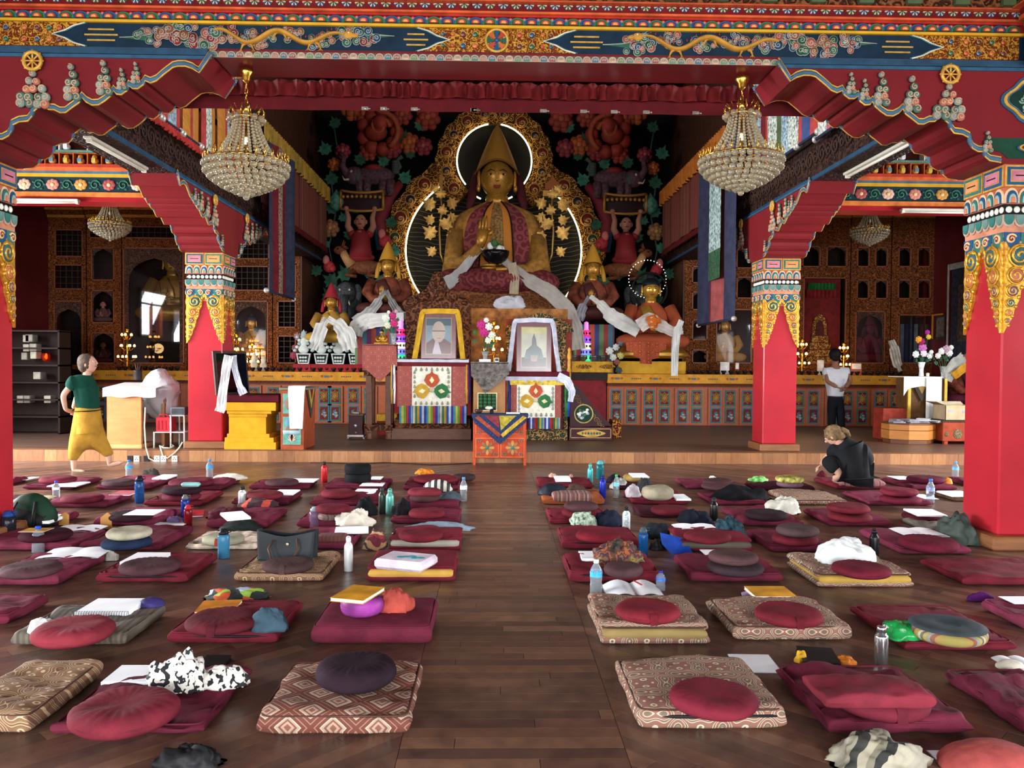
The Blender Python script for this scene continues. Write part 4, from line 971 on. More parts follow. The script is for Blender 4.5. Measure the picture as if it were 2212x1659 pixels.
q=MB();q.grid(28,14,hatf,0,True);q.build('pointed_hat',[P('9a6a24',.55,.2,.15,10)],st)
q=MB();q.tube([hatf(i/28,0)for i in range(28)],2.2,5,0,True);q.build('hat_brim',[P('7a4a1c',.5,.2)],st)
q=MB();q.tube([(-84,-20,130),(-88,-48,60),(-62,-78,66),(-36,-92,92)],[22,24,14,10],12);q.build('sleeve',[SAFF],st)
hand(st,(-36,-92,92),(-27,-94,120),(0.1,-.05,1),(1,0,0),26,SKIN,.12,True)
q=MB();q.tube([(84,-20,120),(88,-48,58),(60,-80,44),(32,-96,46)],[22,24,16,11],12);q.build('sleeve',[SAFF],st)
hand(st,(34,-98,48),(6,-102,46),(-1,-.1,-.02),(0,-.3,.9),26,SKIN,.05)
b=MB();b.lathe([(0,0),(12,1),(22,8),(27,20),(28,27),(24,27),(22,20),(0,12)],20,(-2,-104,56));bo=b.build('alms_bowl',[P('141216',.2,.3)],None,st.location);bo.scale=st.scale;tag(bo,'black alms bowl in the great statue\'s lap hand','bowl')
q=MB()
for k in range(7):q.sph((-2+12*math.cos(k*.9),-104+10*math.sin(k*.9),86+6*(k%3)),(7,6,8),8,6,k%2)
t=q.build('bowl_flowers',[P('d8dcd8',.7),P('3a6a3a',.6)],None,st.location);t.scale=st.scale;tag(t,'white paper flowers standing in the black alms bowl','flowers')
GLT=gold('9a7430',.35,.6,0)
def leaf5(q,L,mi=0,bend=.2):
 pts=[(0,0),(.18,.12),(.34,.1),(.32,.3),(.5,.42),(.32,.5),(.28,.68),(.12,.66),(0,1.0)]
 out=pts+[(-x,y)for x,y in pts[-2:0:-1]]
 vs=[(x*L,-abs(x)*L*bend,y*L)for x,y in out];k=len(vs);c_=(0,-.06*L,.45*L)
 vs2=[(x,y+.03*L,z)for x,y,z in vs]
 q.add(vs+[c_],[(i,(i+1)%k,k)for i in range(k)],mi,True);q.add(vs2,[tuple(range(k))[::-1]],mi)
leafm=part('gold_leaf',lambda q:leaf5(q,1.0),[GLT])
for s,nm in((-1,'left'),(1,'right')):
 t=thing('golden_flower_spray','gilded leafy spray on the %s of the great statue holding %s'%(nm,'a flaming sword' if s<0 else 'a scripture book'),'ornament',atY(1072+s*120,560,YS-.3));t.scale=(U,U,U)
 q=MB();q.tube([(-s*8,0,-10),(0,0,10),(s*3,0,60),(-s*2,0,110),(s*4,0,150)],2.2,6);q.build('stem',[GLT],t)
 for k,(x,z,L,a)in enumerate(((-22,8,26,1.0),(20,10,26,-1.0),(-26,38,36,1.2),(22,46,36,-.9),(-10,62,34,.5),(26,78,26,-1.2),(-28,84,26,1.3),(-4,92,26,.2),(24,108,34,-1.1),(-26,112,30,1.2),(0,126,26,0),(14,140,22,-.6))):
  o=obj('gilt_leaf',leafm,t,(s*x*.5,-4,z));o.scale=(L,L,L);o.rotation_euler=(.2,-s*a*-1 if False else -a*s*-1*-1,0)
 if s<0:q=MB();q.prism([(-3,140),(3,140),(4,172),(0,182),(-4,172)],-2,2);q.box(-8,8,-3,3,136,141);q.build('sword',[GLT],t)
 else:
  q=MB();q.box(-20,20,-6,6,132,144);q.build('book',[P('b8863a',.4,.4)],t);q=MB();q.prism([(-14,146),(14,146),(16,158),(6,166),(0,178),(-6,166),(-16,158)],-3,3);q.build('flame',[P('8a4a22',.5,.3)],t)
  # halo screen
YH=20.3;UH=YH/FPX;H0=atY(1066,640,YH)
scr=thing('halo_screen','gilded carved halo screen with leaves, beasts and red flowers behind the great statue','halo screen',H0);scr.scale=(UH,UH,UH)
L_=lambda px,py:(px-1066,640-py)
GCAR=carved('7a4a18','b0803a',.16,.45,.3,.9,'3a1a0c')
def ring(nm,c,r0,r1,a0,a1,y0,y1,mat,n=60):
 q=MB();o=[];inn=[]
 for i in range(n+1):
  a=a0+(a1-a0)*i/n;sc_=1+.018*math.sin(i*1.7);o.append((c[0]+r1[0]*sc_*math.cos(a),c[1]+r1[1]*sc_*math.sin(a)));inn.append((c[0]+r0[0]*math.cos(a),c[1]+r0[1]*math.sin(a)))
 vs=[(x,y,z)for y in(y0,y1)for L in(o,inn)for x,z in L];m=n+1
 for i in range(n):
  pass
 fs=[]
 for i in range(n):fs+=[(i,m+i,m+i+1,i+1),(2*m+i,2*m+i+1,3*m+i+1,3*m+i),(i,i+1,2*m+i+1,2*m+i),(m+i,3*m+i,3*m+i+1,m+i+1)]
 fs+=[(0,2*m,3*m,m),(n,m+n,3*m+n,2*m+n)]
 q.add(vs,fs);return q.build(nm,[mat],scr)
BC=(0,95);HC=(0,277)
ring('body_halo_border',BC,(190,172),(236,218),-.62,PI+.62,-14,2,GCAR)
ring('head_halo_border',HC,(82,80),(122,120),-.85,PI+.85,-44,-20,GCAR)
q=MB();q.prism([(190*math.cos(-.75+(PI+1.5)*i/50),BC[1]+172*math.sin(-.75+(PI+1.5)*i/50))for i in range(51)],-4,4);q.build('body_halo_disc',[stripes(['171412','171412','171412','171412','171412','171412','5a4e30'],9.5,2,.6,0,'Object',1.2)if False else P('171410',.6)],scr)
for k in range(26):
 z=-10+k*9.2;hw=186*math.sqrt(max(0,1-((z-BC[1])/170)**2))
 if hw<30:continue
 me=MB();me.tube([(hw*(-1+2*i/48),-5,z+1.6*math.sin(i*.9+k*.7)-14*(1-(hw*(-1+2*i/48)/186)**2))for i in range(49)],.8,4);me.build('halo_ripple',[P('5f5436',.5,.3)],scr)
q=MB();q.prism([(82*math.cos(2*PI*i/40),HC[1]+80*math.sin(2*PI*i/40))for i in range(40)],-30,-22);q.build('head_halo_disc',[P('12100e',.6)],scr)
def boss(q):q.lathe([(1.1,0),(1.1,.2),(.95,.35),(.9,.3),(.85,.2)],18,M=Matrix.Rotation(PI/2,4,'X'),cap=False);q.sph((0,-.15,0),(.86,.35,.86),12,8,1);q.tube([(p[0],-.5,p[2])for p in spiral(.1,-.25,.62,1.3,14,1,3.6)],.16,5,0)
BOS=[part('boss%d'%k,boss,[gold('b8883c',.35,.5,.1),P(c,.3)])for k,c in enumerate(('6a1c1c','16243a','1f4030'))]
for k,a in enumerate([-.52,-.3,-.08,.14,.36,.58,.8]):
 for s in(-1,1):
  x,z=BC[0]+s*213*math.cos(a),BC[1]+195*math.sin(a);o=obj('boss',BOS[(0,1,0,2,0,1,0)[k]],scr,(x,-15,z));r=(15,11,13,11,14,11,14)[k];o.scale=(r,r,r)
for k in range(12):
 a=-.6+(PI+1.2)*k/11;o=obj('boss',BOS[k%2 if k<6 else(11-k)%2],scr,(102*math.cos(a),-45,HC[1]+100*math.sin(a)));r=(12,9)[(k if k<6 else 11-k)%2];o.scale=(r,r,r)
q=MB();q.tube([(0+78*math.cos(a*.1),-48,0+278+77*math.sin(a*.1))for a in range(-7,15)],1.5,8);q.build('neon_tube',[glow('fff0b8',6)],scr)
q=MB();q.tube([(78*math.cos(PI-a*.1),-48,278+77*math.sin(PI-a*.1))for a in range(-7,15)],1.5,8);q.build('neon_tube',[glow('fff0b8',6)],scr)
for s in(-1,1):
 q=MB();q.tube([(s*38,-48,204),(s*28,-48,199)],1.5,8);q.build('neon_tube',[glow('fff0b8',6)],scr)
 q=MB();q.tube([(s*187*math.cos(a*.06),-18,BC[1]+170*math.sin(a*.06))for a in range(-10,17)],1.6,8);q.build('neon_tube',[glow('fff0b8',6)],scr)
GL=part('green_leaf',lambda q:leaf5(q,1.0),[P('1f4a34',.55,0,.25,3)]);GL2=part('green_leaf2',lambda q:leaf5(q,1.0),[P('2a5f48',.55,0,.25,3)])
def peony(q,petals=7,c=0):
 for rr_,n,z in((.75,petals,0),(.45,petals-2,-.25)):
  for k in range(n):a=2*PI*k/n+rr_;q.sph((rr_*math.cos(a),z,rr_*math.sin(a)),(.42,.3,.42),8,6)
 q.sph((0,-.45,0),(.3,.25,.3),8,6,1)
PEO=[part('peony%d'%k,peony,[P(c,.5,0,.2,2),P(d,.5)])for k,(c,d)in enumerate((('8a3426','a04a30'),('7a2a30','9a4a44'),('7a5030','9a6a3a'),('9a4a22','b06030')))]
def bigflower(q):
 for k in range(9):a=PI*k/4.5;q.sph((.8*math.cos(a),0,.8*math.sin(a)*1.05),(.36,.3,.36),8,6,0)
 q.sph((-.15,-.3,-.1),(.55,.3,.42),10,8,0);q.sph((.05,-.4,.3),(.4,.3,.4),10,8,0);q.tube([(p[0]*1.0,-.5,p[2])for p in spiral(.05,.1,.5,1.3,14)],.1,6,1);q.tube([(.9*math.cos(a*.3-1),-.25,.9*math.sin(a*.3-1))for a in range(10)],.14,6,1)
BIG=part('bigflower',bigflower,[P('8a2e22',.5,0,.2,2),P('96452a',.5)])
def beast(q):
 """elephant-like beast walking, trunk raised"""
 q.sph((0,0,0),(42,16,20),14,10,0);q.sph((-42,-4,-2),(22,15,19),12,8,0);q.tube([(-55,-8,0),(-66,-10,16),(-62,-10,34),(-72,-10,46)],[9,7,5,3],8,0)
 q.sph((-46,-16,4),(3.5,3,3.5),8,5,2);q.sph((-34,-14,-4),(8,4,12),8,6,3)
 for x in(-30,-14,18,34):q.tube([(x,-2,-10),(x-2,-4,-28),(x+1,-4,-42)],[10,8,8],8,0)
 q.tube([(40,0,6),(54,-3,18),(48,-3,32),(58,-3,40)],[5,4,4,5],6,3);q.sph((-2,-2,14),(20,17,9),10,6,1);q.tube([(-52,-14,-12),(-60,-20,-14),(-64,-20,-6)],[3,2,1],6,2)
 for k in range(5):q.sph((44,-2,8+5*k),(9,6,5),7,5,3)
BEA=part('beast',beast,[P('4a3238',.6,0,.3,.2),P('7a2420',.6),P('a89a80',.5),P('3a4640',.6)])
def deer(q):
 q.sph((10,0,0),(38,14,15),12,8,0);q.tube([(-20,0,4),(-32,-4,20),(-38,-6,32)],[12,9,8],8,1);q.sph((-44,-8,34),(13,8,9),10,6,0);q.sph((-46,-15,36),(2,2,2),6,4,2)
 for s in(-1,1):q.tube([(-38,-6+s*5,42),(-34,-6+s*8,54)],[3,1],5,0);q.sph((-32,-6+s*9,40),(6,3,3),6,4,0)
 for x in(-14,30):q.tube([(x,-4,-8),(x-14,-10,-18),(x+6,-12,-20)],[8,5,4],6,0)
DEER=part('deer',deer,[P('6a3a22',.6,0,.2,.2),P('a87a4a',.6),BLACK])
def eleph(q):
 q.sph((0,0,0),(30,22,40),12,9,0);q.sph((0,-20,14),(22,16,24),12,8,0);q.tube([(0,-34,8),(0,-38,-12),(2,-38,-32),(6,-40,-44)],[10,8,6,4],8,0)
 for s in(-1,1):q.sph((s*24,-18,16),(10,4,18),8,6,0);q.sph((s*10,-34,20),(2.5,2,2.5),6,4,1);q.tube([(s*8,-34,-2),(s*12,-42,-12)],[3,1],5,1)
ELE=part('elephant',eleph,[P('3a3e40',.6,0,.3,.2),P('b8b0a0',.5)])
def man(q):
 q.sph((0,0,0),(30,20,12),12,8,1);q.tube([(0,0,0),(0,-2,22),(0,-2,46),(0,0,58)],[26,22,20,10],12,1);q.sph((0,-12,34),(12,10,22),10,8,0)
 q.tube([(0,0,56),(0,-1,64)],[7,6],8,0);q.sph((0,-3,76),(12,12,15),12,9,0);q.sph((0,-14,74),(2.5,4,3),6,5,0)
 for s in(-1,1):
  q.tube([(s*18,0,50),(s*27,-4,66),(s*25,-6,84),(s*30,-6,100)],[8,7,5.5,4],8,0);q.sph((s*30,-7,103),(6,5,5),7,5,0);q.sph((s*18,-1,50),(10,10,9),8,6,1);q.sph((s*5,-14,79),(2,1.5,1.2),6,4,2);q.sph((s*12,-2,75),(2.5,3,5),6,5,0)
 q.sph((0,-13.5,69),(4.5,2,1.5),6,4,1);q.sph((-7,-18,6),(3,3,6),6,5,3);q.sph((7,-18,6),(3,3,6),6,5,3)
MAN=part('carved_man',man,[P('96604e',.55),P('7a1e22',.55),BLACK,P('1f4030',.5)])
def tray(q):
 q.grid(12,2,lambda u,v:(-44+88*u,-8*math.sin(PI*u),-18+38*v+6*(2*u-1)**2),0);q.grid(12,2,lambda u,v:(-44+88*u,4-8*math.sin(PI*u),20-38*v+6*(2*u-1)**2),0)
 for v in(0,1):q.tube([(-44+88*i/11,-9-8*math.sin(PI*i/11),-18+38*v+6*(2*i/11-1)**2)for i in range(12)],3,6,1)
 for i in range(9):q.sph((-38+9.5*i,-12-7*math.sin(PI*(i+.5)/9),12),(4,3,4),6,4,1)
 for s in(-1,1):q.tube([(s*44,-8,-12),(s*44,-8,26)],3,6,1)
TRAY=part('tray',tray,[P('2a1416',.6),P('9a6a2a',.45,.3)])
def pod(q):q.sph((0,0,0),(13,10,13),10,8,0);q.sph((-6,-3,14),(8,8,11),8,6,1);q.sph((8,-4,-4),(8,7,8),8,6,0)
POD=part('pod',pod,[P('96262a',.45,0,.2,.2),P('b0605a',.5)])
def tearbud(q):q.lathe([(0,-22),(14,-14),(20,-2),(16,10),(6,22),(0,30)],12)
BUD=part('tearbud',tearbud,[P('3a6a58',.5,0,.3,.1)])
def both(nm,me,px,py,y,sc_,rot=0.0):
 for s in(1,-1):
  x,z=L_(px,py);o=obj(nm,me,scr,(s*x,y,z));o.scale=(sc_*s,sc_,sc_);o.rotation_euler=(0,rot*s,0)
for k,(px,py,L,a)in enumerate(((735,290,30,-.5),(715,348,34,-.4),(727,412,34,-.2),(871,405,34,.5),(729,472,34,-.3),(946,335,28,1.2),(757,525,30,.3),(712,548,32,-.4),(777,368,30,.6),(842,366,32,-.9),(873,325,34,.2),(752,488,24,-.4),(800,345,26,.2),(905,295,30,.4),(760,612,40,-.5),(797,606,42,.3),(735,620,38,-1.0),(822,622,36,.8),(725,655,36,-.6),(750,648,34,.2),(845,500,30,.4),(852,560,32,.2),(700,600,30,-.7),(770,470,26,.4),(880,350,30,.7))):
 both('leaf',(GL,GL2)[k%2],px,py,-20-(k%3)*4,L,a)
both('great_flower',BIG,825,300,-30,44);both('flower',PEO[1],747,340,-26,15);both('flower',PEO[3],729,368,-26,13);both('flower',PEO[1],916,328,-26,18);both('flower',PEO[2],722,503,-30,17);both('flower',PEO[3],768,250,-22,24);both('flower',PEO[0],870,262,-22,20);both('flower',PEO[0],925,268,-22,24);both('flower',PEO[3],886,320,-20,20);both('flower',PEO[0],800,340,-24,18);both('flower',PEO[1],850,335,-24,18);both('flower',PEO[0],790,262,-22,22)
both('carved_beast',BEA,815,392,-34,1.0);both('carved_tray',TRAY,790,452,-36,1.0);both('carved_man',MAN,788,565,-44,.98);both('carved_deer',DEER,790,586,-48,1.0);both('carved_elephant',ELE,760,655,-40,1.0);both('red_pod',POD,838,530,-44,1.0);both('red_pod',POD,722,585,-44,.95);both('bud',BUD,735,448,-32,.9)
for s in(1,-1):
 q=MB();q.tube([(s*x,-16,z)for x,z in[L_(a,b_)for a,b_ in((728,600),(716,540),(730,470),(720,400),(735,340),(725,280))]],2,5);q.build('stem',[P('2a4a3a',.6)],scr)
 q=MB();q.tube([(s*x,-12,z)for x,z in[L_(a,b_)for a,b_ in((828,545),(822,480),(840,430),(868,402))]],[12,16,16,8],8);q.tube([(s*x,-20,z)for x,z in[L_(a,b_)for a,b_ in((822,545),(813,480),(828,432),(850,408))]],[5,6,6,4],8,1);q.build('side_ribbon',[P('6a1c24',.6),P('1c3448',.6)],scr)
q=MB();q.box(-240,240,4,20,-100,60);q.build('screen_foot',[P('1a1410',.8)],scr)
# statue throne with brocade, scarves
YT=18.45
x0,zt=XZ(868,652,YT);x1=XZ(1238,652,YT)[0];zb_=ZA+.002
t=thing('statue_throne','broad carved throne draped in brown brocade under the great statue','throne',(0,YT,0))
q=MB();q.box(x0,x1,0,1.6,zb_,zt);q.build('body',[carved('4e2a1a','6a3c24',9,.6,0,1.0)],t)
q=MB();q.grid(30,10,lambda u,v:(x0+.05+(x1-x0-.1)*u,-.06-.02*math.sin(u*30)-.25*math.sin(PI*min(1,v*1.2)),zt-.42+.42*v+.34*math.sin(PI*u)**.5*v**2));q.build('brocade_cover',[carved('6a4024','80522e',9,.7,0,.2,'5c3620')],t)
q=MB();q.box(x0+.1,x1-.1,.1,1.5,zt,zt+.10,bev=.03);q.build('seat_cushion',[P('b07a24',.6)],t)
def ribbon(label,pts,w,mat,name='prayer_scarf',cat='scarf',n=5,group=None,face_=(0,-1,0),nz=.02):
 """strip of cloth along pts with soft folds"""
 P_=[Vector(p)for p in pts];S_=[]
 for i in range(len(P_)-1):
  for k in range(6):S_.append(P_[i].lerp(P_[i+1],k/6))
 S_.append(P_[-1]);F=Vector(face_);rows=[];ws=w if isinstance(w,(list,tuple))else[w]*len(S_)
 q=MB();m=n*2+1;vs=[];fs=[]
 for i,p in enumerate(S_):
  tt=(S_[min(i+1,len(S_)-1)]-S_[max(i-1,0)]).normalized();a=tt.cross(F).normalized();w_=ws[min(len(ws)-1,int(i*len(ws)/len(S_)))]
  for j in range(m):u=j/(m-1)-.5;vs.append(p+a*w_*u+F*(nz*(math.sin(j*2.1+i*.25)+.5*math.sin(j*3.7+i*.6))))
 for i in range(len(S_)-1):
  for j in range(m-1):fs.append((i*m+j,i*m+j+1,(i+1)*m+j+1,(i+1)*m+j))
 q.add(vs,fs,0,True);o=q.build(name,[mat],None);tag(o,label,cat,group);return o
KHA=P('c8c4bc',.6,0,.06,6);KHB=P('a8a8a4',.6,0,.06,6)
ribbon('grey white scarf hanging from the great statue\'s raised hand',[atY(1042,530,YS-.98),atY(1005,575,YS-1.05),atY(985,598,YS-1.1),atY(962,614,YS-1.15)],[.16,.2,.25,.3],KHB)
ribbon('long pale scarf trailing right and down from the alms bowl',[atY(1085,560,YS-1.15),atY(1112,582,YS-1.2),atY(1150,610,YS-1.25),atY(1190,632,YS-1.3),atY(1225,668,YS-1.35),atY(1243,705,YS-1.4),atY(1250,755,YS-1.42)],[.16,.22,.3,.34,.34,.3,.3],P('9c948c',.7,0,.06,6))
ribbon('short cream scarf hanging straight down below the alms bowl',[atY(1105,568,YS-1.22),atY(1112,600,YS-1.26),atY(1110,635,YS-1.3)],.2,P('a8987c',.7,0,.06))
q=MB();q.sph((0,0,0),(.34,.15,.17),26,16,0,None,lambda p:p+Vector((0,0,0))+noise.noise_vector(p*9)*.07+noise.noise_vector(p*22)*.03);p=atY(1100,657,YT-.35);t=q.build('crumpled_scarf',[P('c8c8d0',.6,0,.05)],None,p);tag(t,'crumpled white scarf heaped on the brocade throne cover','scarf')
# smaller seated statues
def seated(name,label,px,py,Y,h_px,robe,skin=SKIN,hat=None,hair=None,robe2=None,seat=None,aureole=None,fl=1.0):
 """seated figure h_px tall from seat to crown at depth Y; px,py = seat centre"""
 t=thing(name,label,'statue',atY(px,py,Y));s=h_px/100*Y/FPX;t.scale=(s,s*fl,s)
 if seat:q=MB();q.lathe([(46,-14),(54,-10),(50,-5),(44,0),(40,2)],24,sy=.7);q.build('lotus_seat',[seat],t)
 q=MB();q.sph((0,-12,9),(46,30,12),20,8);q.sph((-30,-20,9),(20,17,10),10,7);q.sph((30,-20,9),(20,17,10),10,7);q.build('crossed_legs',[robe],t)
 q=MB();q.grid(24,10,lambda u,v:((31-7*v-14*max(0,v-.75)*4)*math.cos(2*PI*u)*(1+.03*math.sin(u*60)),(20-5*v-6*max(0,v-.75)*4)*math.sin(2*PI*u)*(1+.03*math.sin(u*60)),5+57*v),0,True);q.build('robe',[robe2 or robe],t)
 q=MB();q.tube([(0,-16,24),(-4,-17,40),(-10,-13,56)],[9,10,7],8,flat=.4);q.build('chest',[skin if hair else robe],t)
 for sd in(-1,1):q=MB();q.tube([(sd*25,-3,55),(sd*33,-12,36),(sd*22,-26,24),(sd*6,-30,26)],[9,9,7,5],8);q.build('arm',[robe2 or robe],t)
 hand(t,(-8,-30,27),(-6,-33,34),(0,-.1,1),(1,0,0),8,skin,.1);hand(t,(10,-30,26),(5,-32,25),(-1,0,.1),(0,0,1),8,skin,.1)
 q=MB();q.tube([(0,-1,58),(0,-2,68)],[8,7.5],10);q.build('neck',[skin],t)
 face(t,(0,-3,79),11.5,14,11.5,skin,n=14)
 if hair:q=MB();q.sph((0,-1,87),(12.6,12.9,9),14,8);q.sph((0,0,97),(6,6,6),10,6);q.build('hair',[hair],t)
 if hat:
  q=MB();q.grid(18,8,lambda u,v:((15*(1-v)**.8+1)*math.cos(2*PI*u),(15*(1-v)**.8+1)*math.sin(2*PI*u),84+6*max(0,-math.sin(2*PI*u))+(36-6*max(0,-math.sin(2*PI*u)))*v),0,True);q.build('pointed_hat',[hat],t)
  for sd in(-1,1):q=MB();q.tube([(sd*14,0,86),(sd*17,0,72),(sd*19,-2,60)],[3,4,3],6,flat=.5);q.build('hat_lappet',[hat],t)
 if aureole:q=MB();q.tube([(aureole*math.cos(a*PI/20),8,80+aureole*math.sin(a*PI/20))for a in range(40)],1.6,5,0,True);q.build('halo_ring',[BLACK],t)
 return t
SAFH=P('b07c20',.6,0,.12,8);WINE=brocade('silk');YR=P('b88a2e',.6,0,.1)
seated('disciple_statue','yellow hatted golden disciple statue left of the great statue',838,680,18.55,130,P('4a2420',.6),hat=SAFH,robe2=P('6a3424',.6,0,.3,.1))
seated('disciple_statue','yellow hatted golden disciple statue right of the great statue',1279,690,18.55,135,P('4a2420',.6),hat=SAFH,robe2=P('6a3424',.6,0,.3,.1))
seated('lama_statue','small gold statue in a red pointed hat draped with white scarf',716,738,18.3,105,YR,hat=P('96202a',.6),robe2=P('a87a2e',.6))
t=seated('buddha_statue','gold buddha statue with blue black hair and orange brocade robe at right',1404,752,18.3,158,brocade('orange'),gold('c0923a',.3,.55,.02),hair=P('12141c',.5),aureole=24,seat=GILT)
for sd in(-1,1):pass
q=MB();p=atY(1398,603,18.45)
for k in range(36):
 a=k*2*PI/36;q.sph((.42*math.cos(a),0,.42*math.sin(a)),.011,6,4)
o=q.build('light_ring',[glow('fff4d8',2.5)],t);o.matrix_parent_inverse=Matrix();s=1/t.scale[0];o.location=(Vector((p.x,18.42,p.z))-t.location)*s;o.scale=(s,s,s);stuff(o)
q=MB();x0,z0=XZ(1335,808,YA+.25);x1,z1=XZ(1482,781,YA+.25);q.box(x0,x1,0,.7,ZA+.002,z1,bev=.01);t=q.build('statue_plinth',[P('c8941c',.5,0,.06)],None,(0,YA+.25,0));tag(t,'bright yellow plinth under the blue haired buddha','plinth')
q=MB();x0,z0=XZ(648,808,YA+.3);x1,z1=XZ(780,790,YA+.3);q.box(x0,x1,0,.6,ZA+.002,z1,bev=.01);t=q.build('statue_plinth',[P('b8801e',.5,0,.06)],None,(0,YA+.3,0));tag(t,'low yellow plinth behind the white carved offerings','plinth')
for a,b_,zpy,lab in((770,875,690,'left'),(1240,1325,700,'right')):
 x0=XZ(a,700,18.3)[0];x1,z1=XZ(b_,zpy,18.3);q=MB();q.box(x0,x1,0,1.2,ZA+.002,z1-.02);t=q.build('statue_plinth',[stripes(['8a2a2a','3a6a7a','6a2a5a','b04a2a','2a3a7a','5a7a4a'],.6,0,.7)],None,(0,18.12,0));tag(t,'striped silk covered plinth of the %s disciple statue'%lab,'plinth')
WS=P('c4c2bc',.6,0,.05,8)
def drape(label,pxs,Y,w,mat=WS,nz=.03,name='prayer_scarf'):return ribbon(label,[atY(a,b_,Y-.02*i)for i,(a,b_)in enumerate(pxs)],w,mat,name,nz=nz)
drape('white scarf draped over the left disciple statue like a tent, left half',[(832,628),(815,655),(795,680),(770,700)],18.0,[.1,.2,.28,.34],P('9a9894',.7,0,.06))
drape('white scarf draped over the left disciple statue like a tent, right half',[(834,628),(848,655),(860,675),(874,690)],18.0,[.1,.16,.2,.26],P('8a8884',.7,0,.06))
drape('broad white scarf hanging along the striped plinth of the left disciple',[(768,725),(772,705),(790,694),(830,690),(872,690)],17.95,[.3,.34,.34,.3,.3],WS)
drape('white scarf around the red hatted statue, left side',[(706,688),(694,708),(684,735),(676,755)],17.75,[.16,.3,.3,.2])
drape('white scarf around the red hatted statue, right side',[(708,688),(732,702),(748,725),(756,755)],17.7,[.14,.3,.4,.35])
drape('grey scarf over the hands of the right disciple statue',[(1272,640),(1258,665),(1248,690)],18.0,[.08,.2,.26],P('8a8890',.7,0,.06))
drape('scarf with purple lining crossing from right disciple to the buddha',[(1275,640),(1300,660),(1322,684),(1352,700),(1380,716)],17.75,[.1,.2,.3,.34,.3],WS,.04)
drape('white and red scarf lying across the blue haired buddha\'s lap',[(1380,705),(1402,690),(1425,702),(1452,716),(1475,712)],17.45,[.3,.3,.26,.22,.2],P('c8bcb4',.6,0,.12,6),.03)
drape('orange scarf bunched on the blue haired buddha\'s lap',[(1400,700),(1412,695),(1428,692)],17.4,[.3,.3,.12],P('c8641e',.6,0,.1),.04)
drape('long white scarf hanging down in front of the yellow plinth',[(1472,692),(1462,715),(1458,760),(1457,812)],17.1,[.12,.16,.15,.15],P('d8d8d4',.6,0,.03))
drape('orange brocade apron hanging from the buddha\'s throne seat',[(1395,738),(1396,765),(1395,786)],17.55,[.85,.55,.25],brocade('orange'),.02,'brocade_apron')
# thrones and things on the platform
def R4(a,b_,c_,d,Y):x0,z0=XZ(a,d,Y);x1,z1=XZ(b_,c_,Y);return x0,x1,z0,z1
def put(label,cat,name,q,mats,loc=None,group=None):return tag(q.build(name,mats,None,loc),label,cat,group)
def flowers(label,px,py,Y,spots,vase=None,name='flower_vase',vh=.2,gcol='2a5a34'):
 """vase or bunch: spots (dx px, dy px up, r px, colour)"""
 t=thing(name,label,'flowers',atY(px,py,Y));u=Y/FPX;rr=random.Random(px)
 if vase:
  q=MB();q.lathe([(.03,0),(.045,.005),(.035,vh*.35),(.04,vh*.6),(.065,vh),(.055,vh),(.03,vh*.6),(0,vh*.5)],14,cap=False);q.build('vase',[vase],t)
 q=MB()
 for dx,dy,r,c_ in spots:q.tube([(0,0,vh*.6),(dx*u*.5,-.01,dy*u*.6),(dx*u,-.02,dy*u)],.005,4)
 q.build('stems',[P(gcol,.6)],t)
 for k in range(len(spots)*2):
  dx,dy,r,c_=spots[k%len(spots)];o=obj('leaf',GL2,t,(dx*u*.8+rr.uniform(-.03,.03),.01,dy*u*.7));s=.05+.04*rr.random();o.scale=(s,s,s);o.rotation_euler=(rr.uniform(-.4,.4),rr.uniform(-2,2),rr.uniform(-1,1))
 for k,(dx,dy,r,c_)in enumerate(spots):
  me=part('bloom_'+c_,peony,[P(c_,.6,0,.15,3),P(c_,.6)]);o=obj('bloom',me,t,(dx*u,-.03-.01*(k%3),dy*u));s=r*u*.85;o.scale=(s,s,s)
 return t
def fringe(t,x0,x1,z0,z1,y,cols,seed=1,n=None):
 n=n or len(cols);w_=(x1-x0)/n
 for k in range(n):
  q=MB();q.grid(5,4,lambda u,v:(x0+w_*(k+u),y-.006*math.sin(u*9+k),z0+(z1-z0)*v));q.build('tassel_band',[P(cols[k%len(cols)],.8,0,.1)],t)
TAS=['3a8aa0','b0a83a','5a8a3a','a82a2a','2a3a9a','6a8aa8','b8b0a0','3a6a4a','b08a2a','2a4aa0','a0b0c0','3a3a8a']
Y1=atZ(930,950,ZP).y
t=thing('carved_throne','carved wooden throne with striped tassels and yellow draped portrait','throne',(0,Y1,0))
TW=carved('4a2618','693f26',11,.55,0,1.0);TWP=wood('4a2a1a','6a3e26',.5,(1,1,4),5)
x0,x1,z0,z1=R4(845,1018,926,950,Y1);q=MB();q.box(x0,x1,0,1.0,ZP,z1,bev=.008);q.build('foot_block',[TWP],t)
x0b,x1b,z0b,z1b=R4(852,1015,905,926,Y1);q=MB();q.box(x0b,x1b,.02,.98,z1,z1b);q.build('carved_course',[TW],t)
x0c,x1c,z0c,z1c=R4(866,1006,795,905,Y1);q=MB();q.box(x0c,x1c,.06,.94,z1b,z1c);q.build('seat_box',[TWP],t)
xs,xe,za,zb2=R4(855,1013,778,797,Y1);q=MB();q.box(xs,xe,-.02,.98,z1c,zb2+.02,bev=.02);q.build('seat_cushion',[P('6a1a22',.7)],t)
q=MB();q.grid(24,8,lambda u,v:(xs+(xe-xs)*u,-.05-.015*math.sin(u*25)+.3*v if v>.4 else -.05-.015*math.sin(u*25),(zb2+.024)if v>.4 else zb2+.02-.06*(1-v/.4)),0);q.build('white_cover',[P('b8bccc',.6,0,.06)],t)
